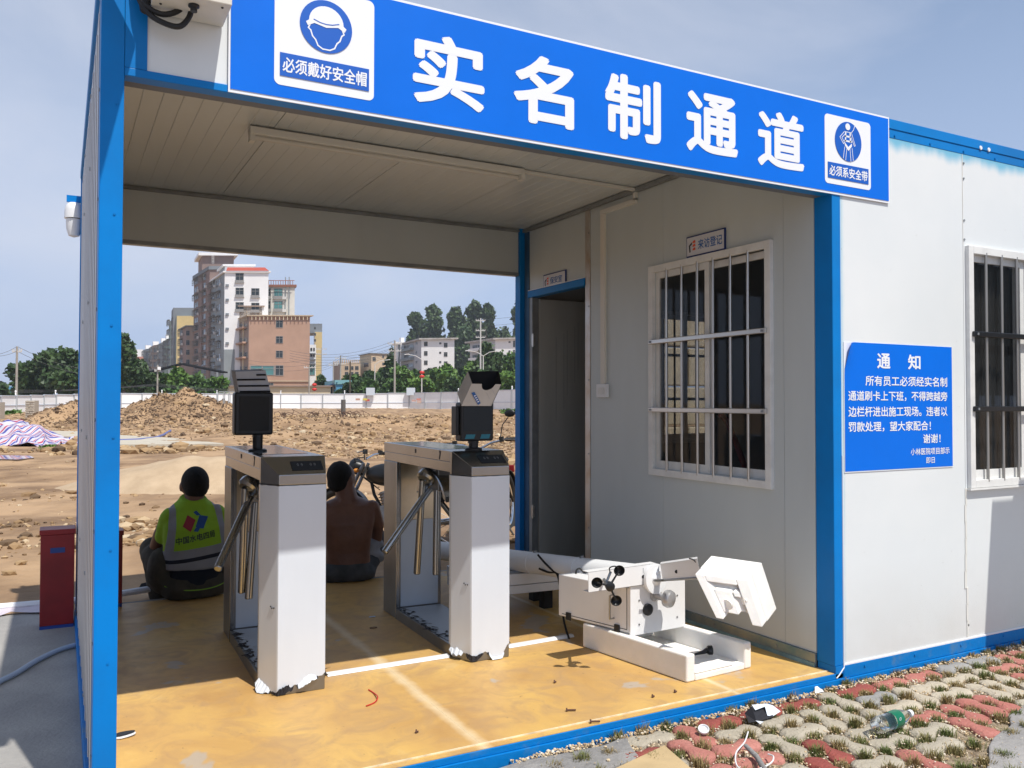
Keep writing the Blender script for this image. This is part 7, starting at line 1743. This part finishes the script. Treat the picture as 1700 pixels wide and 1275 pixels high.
# yellow and teal block, dusky block, row of flats
b = Bld('apartment_block', 'yellow apartment block with teal side wall and grey top storey', (279, 250), (292, 232), (322, 232), 524, M_yellow, M_tealw)
s_ = Bld.__new__(Bld); s_.e = b.e; s_.FL, s_.FR, s_.BL = gp(286, 234), gp(322, 234), gp(283, 243); s_.BR = s_.FR+(s_.BL-s_.FL); s_.zt = zat(286, 510.5, 234)
s_.block(s_.FL, s_.FR, s_.BR, s_.BL, 10, s_.zt, M_greyroof, M_greyroof, 'top_storey')
for k in range(5): b.win('l', 289.5, 533+k*17, 4.5, 10, cage=True); b.win('l', 281, 536+k*16, 3.5, 8, cage=True)
b = Bld('apartment_block', 'dusky brown lower block with caged windows beside the tallest tower', (297, 216), (309, 205), (322, 205), 542, M_terra2, M_brownw)
b.cornice(0.4, 0.3, M_greyroof)
for k in range(4): b.win('l', 301, 552+k*16, 5, 9, cage=True, ac=True); b.win('f', 312, 553+k*16, 5, 8)
px0 = 236
for i, (bl, fl_, fr2, yt, mm_, dd) in enumerate(((( 236), 242, 250, 579, M_greyw, 300), (249, 254, 263, 573, M_terra2, 285), (262, 268, 277, 568, M_greyw, 270), (272, 277, 284, 562, M_tealw, 258))):
    b = Bld('row_flats', ('lowest grey flats at the left end of the row', 'brown flats second from the left end of the row', 'grey flats third from the left end of the row', 'teal flats in the row next to the yellow block')[i], (bl, dd+8), (fl_, dd), (fr2, dd-4), yt, mm_, mm_, group='row of flats')
    for k in range(4):
        b.win('l', (bl+fl_)/2, yt+8+k*12, 3, 7, cage=True); b.win('f', (fl_+fr2)/2, yt+8+k*12, 5.5, 7, cage=True, ac=(k % 2 == 0))
    q = MB(); P = at((fl_+fr2)/2, yt-2, dd+3); q.obox((P.x, P.y, b.zt+0.7), (0.9, 0, 0), (0, 0.9, 0), (0, 0, 0.7)); q.build('water_tank', M_whitew, b.e)
b = Bld('low_house', 'distant white house beyond the trees right of the left post', (213, 325), (215, 320), (237, 320), 580, M_whitew, M_whitew)
b = Bld('low_house', 'distant pink house in front of the white one beyond the trees', (223, 300), (224, 298), (237, 298), 592, col3('pink_wall', (0.50, 0.24, 0.18)), M_terra2); b.win('f', 231, 600, 5, 5)
# slender yellow block right of the terracotta one
b = Bld('apartment_block', 'slender yellow block with grey top right of the terracotta block', (520, 255), (522, 250), (534, 250), 551, M_yellow, M_whitew)
s_ = Bld.__new__(Bld); s_.e = b.e; s_.FL, s_.FR, s_.BL = gp(513, 251), gp(534, 251), gp(512, 262); s_.BR = s_.FR+(s_.BL-s_.FL); s_.zt = zat(514, 537, 251)
s_.block(s_.FL, s_.FR, s_.BR, s_.BL, 22, s_.zt, M_greyroof, M_greyroof, 'top_storey')
for k in range(5): b.win('f', 523, 545+k*10, 3, 4)
b = Bld('balcony_house', 'narrow white house with balconies between terracotta and slender yellow blocks', (512, 205), (513.5, 200), (524, 200), 572, M_whitew, M_whitew)
for k in range(2): b.win('f', 517, 580+k*10, 3, 5); b.win('f', 521.5, 580+k*10, 2.5, 5); b.beam('f', 513, 524, 587+k*10, 0.25, M_greyroof, 0.8, 'balcony_slab')
b.win('f', 518, 614, 9, 17, m=M_greenglass); b.beam('f', 513, 524, 604, 0.3, M_greyroof, 0.8, 'balcony_slab')
# black canopy roof over the trees at left
A_, B1 = gp(250, 165), gp(372, 150); q = MB(); zc = zat(290, 606, 158); P = [(*gp(246, 175), zat(246, 618, 175)), (*gp(296, 168), zat(296, 605, 168)), (*gp(368, 150), zat(368, 619.5, 150)), (*gp(368, 150), zat(368, 617, 150)), (*gp(298, 168), zat(298, 602.5, 168)), (*gp(246, 175), zat(246, 616, 175))]
q.extrude(P, (F2.x*3, F2.y*3, 0.1)); cn = q.build('roof', mat('black_roof', (0.02, 0.02, 0.022), 1.0, spec=0.0)); tag(cn, 'long black canopy roof above the green trees before the tower blocks', 'canopy roof')
q = MB()
for px in (258, 280, 300, 330, 360): P = gp(px, 163); q.box((P.x-0.2, P.y-0.2, 0), (P.x+0.2, P.y+0.2, zat(px, 614, 163)))
q.build('post', M_greyroof, cn)
# low cream sheds behind the fence
for (l, r_, yt, d_, mm_, lb) in ((351, 392, 642, 132, M_cream, 'low cream shed behind the fence left of the first face terminal'), (448, 549, 642, 130, M_cream, 'long low cream shed behind the fence before the terracotta block')):
    b = Bld('low_shed', lb, (l-1, d_+5), (l, d_), (r_, d_), yt, mm_, mm_); b.cornice(0.4, 0.2, M_terra2)
b = Bld('blue_shed', 'small bright blue shed with pale teal parapet behind the fence', (541, 140), (558, 128), (581, 128), 638, M_bluewall, M_bluewall)
b.cornice(0.2, 0.65, mat('teal_parapet', (0.22, 0.45, 0.47), 0.7)); b.win('f', 576, 644, 6, 6); b.win('l', 555, 643, 6, 6)
q = MB(); P = [gp(545, 133), gp(560, 126)]; z = zat(550, 636, 130); q.extrude([(*gp(535, 136), z-0.7), (*gp(560, 127), z), (*gp(560, 139), z+0.3), (*gp(535, 146), z-0.4)], (0, 0, 0.12)); q.build('awning', mat('blue_awning', (0.05, 0.12, 0.30), 0.6), b.e)
b = Bld('blue_roof_house', 'blue roof beyond the fence at the far left', (13, 215), (14, 210), (36, 210), 641.5, M_bluewall, M_bluewall)
b = Bld('parked_van', 'white van roof just showing above the fence right of the blue shed', (586, 119), (587, 118), (608, 118), 651, M_whitew, M_whitew, cat='van') if False else None
# beige block, white blocks
b = Bld('beige_block', 'beige three storey building with a roof railing left of the white blocks', (553, 262), (566, 250), (598, 250), 602, M_beige, M_terra2)
for k in range(2):
    for px in (575.5, 584, 592.5): b.win('f', px, 611+k*9.5, 5.5, 6)
q = MB()
for px in np.arange(554, 598, 3.5): P = gp(px, 250.5 if px > 566 else 262-(px-553)*0.9); q.box((P.x-0.15, P.y-0.15, b.zt), (P.x+0.15, P.y+0.15, b.zt+0.9))
q.build('roof_balusters', M_beige, b.e, kind='stuff')
b = Bld('beige_block', 'beige four storey building with two lit walls left of the white blocks', (597, 258), (616, 246), (644, 250), 587, M_beige, M_cream)
b.cornice(0.4, 0.25, M_greyroof); b.win('f', 621, 596, 5, 6); b.win('f', 636, 592, 3, 4); b.win('f', 636, 604, 3, 4); b.win('l', 608, 606, 6, 6); b.win('l', 608, 618, 6, 5)
b = Bld('white_flats', 'white four storey flats with balconies, lit wall facing the site', (667.5, 292), (699, 268), (754, 266), 564, M_whitew, col3('shaded_white_wall', (0.52, 0.52, 0.54)))  # side is a greyer copy of the white wall, for its shade
b.cornice(1.0, 0.5, mat('stained_cornice', (0.50, 0.46, 0.42), 0.9, var=0.3, vscale=0.6))
for k in range(4): 
    b.win('f', 707, 571+k*15.6, 5.5, 7); b.win('f', 740, 573+k*15.3, 5.5, 7); b.win('f', 731, 570+k*15.5, 3.2, 3); b.win('l', 691.5, 570+k*15.5, 2, 4)
    b.beam('l', 670, 687, 583+k*15.6, 0.9, M_greyw, 1.3, 'balcony'); b.win('l', 678, 576+k*15.6, 13, 6)
b.beam('l', 668, 671, 595, 14, M_whitew, 1.2, 'pillar')
b = Bld('white_flats', 'narrow left wing of the white flats nearest the utility pole', (655, 300), (660, 290), (669, 290), 570, M_greyw, M_whitew); b.cornice(0.9, 0.5, M_whitew)
for k in range(3): b.win('f', 664.5, 574+k*15, 2, 4)
b = Bld('white_flats', 'white flats partly hidden by trees at the blue door post', (780, 258), (822, 244), (900, 240), 564, M_whitew, col3('shaded_white_wall', (0.52, 0.52, 0.54)))  # shaded side again painted greyer than the lit front
b.cornice(1.2, 0.5, mat('stained_cornice', (0.50, 0.46, 0.42), 0.9))
for k in range(4):
    b.win('f', 853.5, 571+k*15, 3, 10); b.win('f', 846, 568+k*15, 3, 2.5)
    b.beam('l', 783, 818, 582+k*15.5, 0.9, M_whitew, 1.2, 'balcony'); b.win('l', 793, 576+k*15.5, 14, 6); b.win('l', 812, 576+k*15.5, 8, 6)

# ------------------------------------------------------------------ trees
def leafquads(blobs, n, size, rs):
    """small faces spread through blob volumes, denser at the skins"""
    wts = np.array([b_[3]*b_[4]*b_[5] for b_ in blobs])**0.7; wts /= wts.sum()
    ks = rs.choice(len(blobs), n, p=wts); B_ = np.array(blobs)[ks]
    v = rs.normal(size=(n, 3)); v /= np.linalg.norm(v, axis=1)[:, None]; r_ = rs.uniform(0.45, 1.0, n)**0.5
    C = B_[:, :3]+v*B_[:, 3:6]*r_[:, None]*(1+0.12*rs.normal(size=(n, 1)))
    a = rs.normal(size=(n, 3)); a /= np.linalg.norm(a, axis=1)[:, None]; b_ = np.cross(a, rs.normal(size=(n, 3))); b_ /= np.linalg.norm(b_, axis=1)[:, None]
    s = size*rs.uniform(0.5, 1.4, (n, 1)); 
    V = np.stack([C-a*s-b_*s*0.35, C+a*s*0.3-b_*s*0.5, C+a*s+b_*s*0.25, C-a*s*0.2+b_*s*0.6], 1).reshape(-1, 3)
    return V
def tree(name, label, px, d, ybase, ytop, wpx, m, n=2400, lf=0.45, shape='round', seed=0, group=None, cat='tree'):
    rs = np.random.default_rng(seed*17+5); p0 = gp(px, d); ytop += -5 if name == 'roadside_tree' else (7 if name == 'broad_tree' else 0); wpx *= 1.22 if name in ('roadside_tree', 'broad_tree') else 1; n = int(n*1.25); zt = zat(px, ytop, d); zb = 0.2 if d > 70 else hgt(p0.x, p0.y)-0.25; H = max(zt-zb, 0.5); R_ = wpx*d/FPX/2
    e = empty(name, (p0.x, p0.y, zb), 0, label, cat, group)
    blobs = []
    if shape == 'round':
        for k in range(11):
            a = rs.uniform(0, 2*PI); rr_ = R_*rs.uniform(0.0, 0.62); z = H*rs.uniform(0.34, 0.86); s = R_*rs.uniform(0.30, 0.50)
            blobs.append((p0.x+rr_*math.cos(a), p0.y+rr_*math.sin(a), zb+z, s, s, min(s*0.8, H*0.24)))
        blobs.append((p0.x, p0.y, zb+H*0.84, R_*0.42, R_*0.42, H*0.16)); blobs.append((p0.x, p0.y, zb+H*0.55, R_*0.8, R_*0.6, H*0.30))
    elif shape == 'tall':
        for k in range(22):
            t = rs.uniform(0.28, 0.93); w_ = R_*(1.0-0.5*max(0, t-0.5)/0.45); a = rs.uniform(0, 2*PI); rr_ = w_*rs.uniform(0.1, 0.7); s = R_*rs.uniform(0.26, 0.46)
            blobs.append((p0.x+rr_*math.cos(a), p0.y+rr_*math.sin(a), zb+H*t, s, s, s*1.15))
        blobs.append((p0.x, p0.y, zb+H*0.93, R_*0.34, R_*0.34, H*0.07)); blobs.append((p0.x, p0.y, zb+H*0.6, R_*0.45, R_*0.45, H*0.3))
    else:                                     # hedge-like bush
        for k in range(14):
            x = rs.uniform(-0.85, 0.85)*R_; z = H*rs.uniform(0.25, 0.82); s = R_*rs.uniform(0.2, 0.36)
            blobs.append((p0.x+R2.x*x, p0.y+R2.y*x, zb+z, s, s, H*0.26))
        blobs.append((p0.x, p0.y, zb+H*0.4, R_*0.9, R_*0.4, H*0.4))
    V = leafquads(blobs, n, lf, rs); q = MB(); q.v = [tuple(v_) for v_ in V]; q.f = [(4*i, 4*i+1, 4*i+2, 4*i+3) for i in range(n)]; q.m = [0]*n
    q.build('crown', m, e)
    q = MB(); q.tube([(p0.x, p0.y, zb-0.5), (p0.x+0.02*H, p0.y, zb+H*0.35), (p0.x, p0.y, zb+H*0.7)], [0.028*H, 0.02*H, 0.008*H], 7)
    for k in range(5):
        a = rs.uniform(0, 2*PI); z0 = H*rs.uniform(0.3, 0.55); L = R_*0.6; q.tube([(p0.x, p0.y, zb+z0), (p0.x+math.cos(a)*L*0.5, p0.y+math.sin(a)*L*0.5, zb+z0+H*0.10), (p0.x+math.cos(a)*L, p0.y+math.sin(a)*L, zb+z0+H*0.24)], [0.012*H, 0.008*H, 0.004*H], 5)
    q.build('trunk', M_trunk, e)
    return e
T = [
 ('broad_tree', 'dark tree with the highest point left of the porch wall', 112, 108, 655, 572, 78, M_leafd, 4200, 0.36, 'round'),
 ('broad_tree', 'dark tree sloping down towards the left utility pole', 62, 110, 655, 594, 70, M_leafd, 3600, 0.36, 'round'),
 ('broad_tree', 'dark tree low behind the fence at the left utility pole', 40, 118, 655, 616, 36, M_leafd, 1400, 0.36, 'round'),
 ('broad_tree', 'dark tree cut off by the left edge of the photo', 0, 105, 655, 628, 30, M_leafd, 1300, 0.34, 'round'),
 ('bush', 'bright bush on the ground between the fence and the left tarpaulin', 20, 60, 700, 693, 26, M_leafb, 700, 0.14, 'bush'),
 ('broad_tree', 'tallest dark tree just right of the left post', 203, 110, 655, 545, 46, M_leafd, 2600, 0.36, 'tall'),
 ('broad_tree', 'dark rounded tree right of the left post, below the pink house', 228, 112, 655, 588, 52, M_leafd, 2800, 0.36, 'round'),
 ('broad_tree', 'mid green tree before the row of flats', 258, 118, 655, 612, 46, M_leafm, 2200, 0.36, 'round'),
 ('broad_tree', 'bright green tree rising through the black canopy', 294, 120, 655, 603, 44, M_leafb, 2400, 0.36, 'round'),
 ('broad_tree', 'mid green tree under the right end of the canopy', 328, 120, 655, 614, 42, M_leafm, 2100, 0.36, 'round'),
 ('broad_tree', 'bright green tree right under the white block', 355, 121, 655, 619, 42, M_leafb, 2100, 0.36, 'round'),
 ('eucalyptus', 'tall eucalyptus furthest left behind the white flats', 690, 330, 600, 518, 50, M_leafe, 3800, 0.85, 'tall'),
 ('eucalyptus', 'tall dense eucalyptus behind the middle of the white flats', 718, 330, 600, 506, 66, M_leafe, 5200, 0.85, 'tall'),
 ('eucalyptus', 'tall eucalyptus behind the right corner of the white flats', 758, 325, 620, 509, 52, M_leafe, 4200, 0.85, 'tall'),
 ('eucalyptus', 'highest eucalyptus left of the insulator pole', 788, 320, 620, 498, 50, M_leafe, 4200, 0.85, 'tall'),
 ('eucalyptus', 'tall eucalyptus right of the insulator pole', 810, 318, 620, 503, 46, M_leafe, 3800, 0.85, 'tall'),
 ('eucalyptus', 'tall eucalyptus against the blue door post', 864, 300, 620, 489, 44, M_leafe, 3200, 0.8, 'tall'),
 ('wood_tree', 'dark tree filling the gap between the two sets of white flats', 772, 300, 640, 540, 64, M_leafd, 3600, 0.8, 'round'),
 ('wood_tree', 'dark tree behind the roof of the right white flats', 836, 320, 640, 543, 60, M_leafe, 3000, 0.8, 'round'),
 ('wood_tree', 'small dark tree left of the narrow wing of the white flats', 650, 285, 640, 574, 14, M_leafd, 700, 0.6, 'round'),
]
hx = [(562, 640, 34, 'd'), (588, 627, 40, 'm'), (612, 622, 40, 'd'), (634, 617, 38, 'm'), (648, 594, 26, 'd'), (664, 614, 42, 'b'), (690, 619, 42, 'm'), (716, 617, 42, 'd'), (742, 610, 44, 'b'), (764, 618, 38, 'd'), (784, 606, 44, 'b'), (808, 572, 46, 'd'), (828, 588, 46, 'm'), (848, 590, 44, 'b'), (866, 584, 44, 'm'), (533, 628, 24, 'd'), (843, 622, 44, 'b'), (800, 620, 44, 'm'), (700, 632, 40, 'b'), (654, 634, 38, 'm'), (612, 636, 40, 'm'), (750, 632, 40, 'd'), (580, 642, 36, 'd')]
where = ['right of the slender yellow block', 'above the blue shed', 'below the beige building', 'left of the utility pole', 'climbing beside the tall utility pole', 'at the foot of the narrow wing', 'below the balconies of the white flats', 'below the lit wall of the white flats', 'at the right corner of the white flats', 'between the two sets of white flats', 'left of the insulator pole foot', 'rising over the right white flats', 'before the right white flats', 'above the cardboard hood', 'at the blue door post', 'left of the blue shed', 'low by the door post above the fence', 'low behind the white cardboard hood', 'low before the red lantern sign', 'low right of the utility pole', 'low right of the blue shed', 'low before the gap in the flats', 'just above the fence behind the blue shed']
for i, (px, yt, w_, k) in enumerate(hx):
    T.append(('roadside_tree', {'d': 'dark', 'm': 'mid green', 'b': 'bright green'}[k]+' roadside tree '+where[i], px, 150-(22 if i > 15 else 0)-(i % 3)*4, 655, yt, w_, {'d': M_leafd, 'm': M_leafm, 'b': M_leafb}[k], 2300, 0.42, 'round'))
for i, t in enumerate(T): tree(*t[:7+2], t[9], t[10], seed=i, group='trees beyond the hoarding' if t[0] != 'bush' else None, cat='bush' if t[0] == 'bush' else 'tree')
# weeds
for px, d, lb in ((85, 24, 'small patch of green weeds right of the tarpaulin'), (846, 70, 'weeds on the dirt bank at the blue door post')):
    c = gp(px, d); q = MB(); rs = np.random.default_rng(int(px)); sz = d/24
    V = leafquads([(c.x, c.y, hgt(c.x, c.y)+0.06*sz, 0.28*sz, 0.16*sz, 0.09*sz)], 420, 0.035*sz, rs); q.v = [tuple(v_) for v_ in V]; q.f = [(4*i, 4*i+1, 4*i+2, 4*i+3) for i in range(420)]; q.m = [0]*420
    tag(q.build('weeds', M_leafb), lb, 'weeds', kind='stuff')

# ------------------------------------------------------------------ poles, lamps, wires
def pole(px, d, ytop, label, r_=0.15, cross=(), m=M_pole, name='utility_pole', cat='utility pole'):
    P = gp(px, d); zt = zat(px, ytop, d); e = empty(name, (P.x, P.y, 0.2), 0, label, cat)
    q = MB(); q.tube([(P.x, P.y, 0.1), (P.x, P.y, zt)], [r_, r_*0.7], 10); q.build('mast', m, e, smooth=True)
    for dz, hw in cross:
        q = MB(); z = zt-dz; q.obox((P.x, P.y, z), (R2.x*hw, R2.y*hw, 0), (F2.x*0.05, F2.y*0.05, 0), (0, 0, 0.06))
        for s in (-1, -0.55, 0.55, 1): q.tube([(P.x+R2.x*hw*s*0.95, P.y+R2.y*hw*s*0.95, z), (P.x+R2.x*hw*s*0.95, P.y+R2.y*hw*s*0.95, z+0.28)], 0.05, 6)
        q.build('cross_arm', M_far_frame, e)
    return (P, zt)
PA = pole(27, 80, 575, 'leaning concrete utility pole at the far left', 0.13, ((0.5, 0.45),))
PBp = pole(261, 112, 606, 'pale utility pole with a small box before the row of flats', 0.14, ((0.8, 0.4),))
q = MB(); P = gp(263.5, 111.8); q.box((P.x-0.2, P.y-0.1, zat(263, 614, 112)), (P.x+0.2, P.y+0.1, zat(263, 609, 112))); tag(q.build('meter_box', M_whitew), 'small white box on the pale pole before the row of flats', 'box')
PC = pole(513, 128, 606, 'dark utility pole at the right corner of the terracotta block', 0.13, ((0.4, 0.8),))
PD = pole(553, 130, 602, 'thin pole left of the blue shed', 0.11, ((0.4, 0.7),))
PE = pole(565, 140, 590, 'utility pole standing before the beige building', 0.15, ((0.5, 0.9), (1.4, 0.9)))
PF = pole(581, 122, 600, 'brown timber pole right of the blue shed', 0.15, (), M_trunk)
PG = pole(655, 120, 565, 'tall pale utility pole before the white flats', 0.17, ((0.5, 1.0), (1.5, 0.9)))
PH = pole(797.5, 135, 528, 'tall white pole with three insulator arms in front of the right flats', 0.16, ((0.4, 0.75), (2.0, 0.75), (3.1, 0.75)), M_far_frame)
PI_ = pole(533, 165, 577, 'thin pole by the slender yellow block', 0.10, ((0.3, 1.0), (1.3, 1.0)), M_pole)
def lamp(px, d, ytop, label, arms, h=0):
    P = gp(px, d); zt = zat(px, ytop, d); e = empty('street_lamp', (P.x, P.y, 0.2), 0, label, 'street lamp')
    q = MB(); q.tube([(P.x, P.y, 0.1), (P.x, P.y, zt)], [0.11, 0.07], 8); q.build('mast', M_far_frame, e, smooth=True)
    for s in arms:
        q = MB(); q.tube([(P.x, P.y, zt), (P.x+R2.x*s*0.9, P.y+R2.y*s*0.9, zt+0.55), (P.x+R2.x*s*2.0, P.y+R2.y*s*2.0, zt+0.75)], 0.05, 6); a = q.build('arm', M_far_frame, e, smooth=True)
        q = MB(); q.obox((P.x+R2.x*s*2.2, P.y+R2.y*s*2.2, zt+0.78), (R2.x*0.35, R2.y*0.35, 0.04), (F2.x*0.12, F2.y*0.12, 0), (0, 0, 0.05)); q.build('lantern', M_powder, a)
lamp(802, 120, 591, 'two armed street lamp above the white cardboard hood', (-1, 1)); lamp(700, 122, 597, 'street lamp reaching left before the white flats', (-1,)); lamp(724, 150, 622, 'small street lamp low before the right part of the white flats', (-0.5,))
lamp(622, 140, 605, 'street lamp before the beige four storey building', (1,))
for px, d, z0, z1, lb in ((700.5, 121, 616, 628, 'red lantern decoration on the street lamp before the white flats'), (522, 127, 636, 650, 'red lantern decoration behind the shed at the terracotta block')):
    q = MB(); 
    for t in (0.2, 0.75): c = at(px, z0+(z1-z0)*t, d); q.ellip(c, (0.38, 0.38, 0.24), 12, 8)
    tag(q.build('lantern_decoration', mat('lantern_red', (0.60, 0.04, 0.03), 0.5), smooth=True), lb, 'decoration')
def wire(A, Bq, sag, r_=0.018):
    q = MB(); A, Bq = Vector(A), Vector(Bq); P = []
    for k in range(15):
        t = k/14; v = A.lerp(Bq, t); v.z -= sag*4*t*(1-t); P.append(v)
    q.tube(P, r_, 4); return q
wl = []
def strung(A, Bs, label, sag=0.7, r_=0.018):
    e = empty('power_lines', tuple(A), 0, label, 'power lines')
    for a, b_ in Bs: wire(a, b_, sag, r_).build('wire', M_wire, e)
za, zg_ = PA[1], PG[1]
strung((*PA[0], za), [((*gp(-60, 74), za+0.3*k-0.6), (*PA[0], za-0.45*k)) for k in (0, 1)]+[((*PA[0], za-0.45*k), (*gp(190, 90), za-1.9-0.6*k)) for k in (0, 1)], 'two wires at the left utility pole, sagging right behind the tree')
strung((*PG[0], zg_), [((*gp(480, 118), zg_-1.6-0.35*k), (*PG[0], zg_-0.45*k)) for k in range(5)], 'bundle of sagging wires between the terracotta block and the tall pale pole', 1.2)
strung((*PG[0], zg_), [((*PE[0], PE[1]-0.5*k), (*PG[0], zg_-1.0-0.45*k)) for k in range(3)]+[((*PC[0], PC[1]-0.3*k), (*PE[0], PE[1]-0.4*k)) for k in range(3)], 'sagging wires linking the poles over the blue shed', 0.8)
strung((*PH[0], PH[1]), [((*PH[0], PH[1]-0.25-1.0*k), (*gp(940, 120), PH[1]+0.1-1.1*k)) for k in range(2)], 'two wires running right from the insulator pole', 0.3)
strung(at(200, 643, 105), [(at(-20, 653-3*k, 105), at(262, 637+1.5*k, 105)) for k in range(3)]+[(at(262, 637+2*k, 105), at(420, 646+1.5*k, 107)) for k in range(3)], 'low wires just above the hoarding on the left', 0.25)
strung(at(450, 597, 168), [(at(412, 598+6*k, 168), at(520, 596+8*k, 160)) for k in range(3)], 'thin wires across the terracotta wall', 0.6, 0.02)

# ------------------------------------------------------------------ thin summer haze over the whole place
q = MB(); q.box((-620, -120, -2.0), (720, 920, 62.0)); hz = q.build('haze', bpy.data.materials.new('haze_air'), kind='stuff')
hm_ = hz.data.materials[0]; hm_.use_nodes = True; ht = hm_.node_tree
for n in list(ht.nodes):
    if n.type == 'BSDF_PRINCIPLED': ht.nodes.remove(n)
pvn = ht.nodes.new('ShaderNodeVolumePrincipled'); pvn.inputs['Color'].default_value = (0.86, 0.92, 1.0, 1); pvn.inputs['Density'].default_value = 0.00035; pvn.inputs['Anisotropy'].default_value = 0.2
ht.links.new(pvn.outputs[0], ht.nodes['Material Output'].inputs['Volume'])
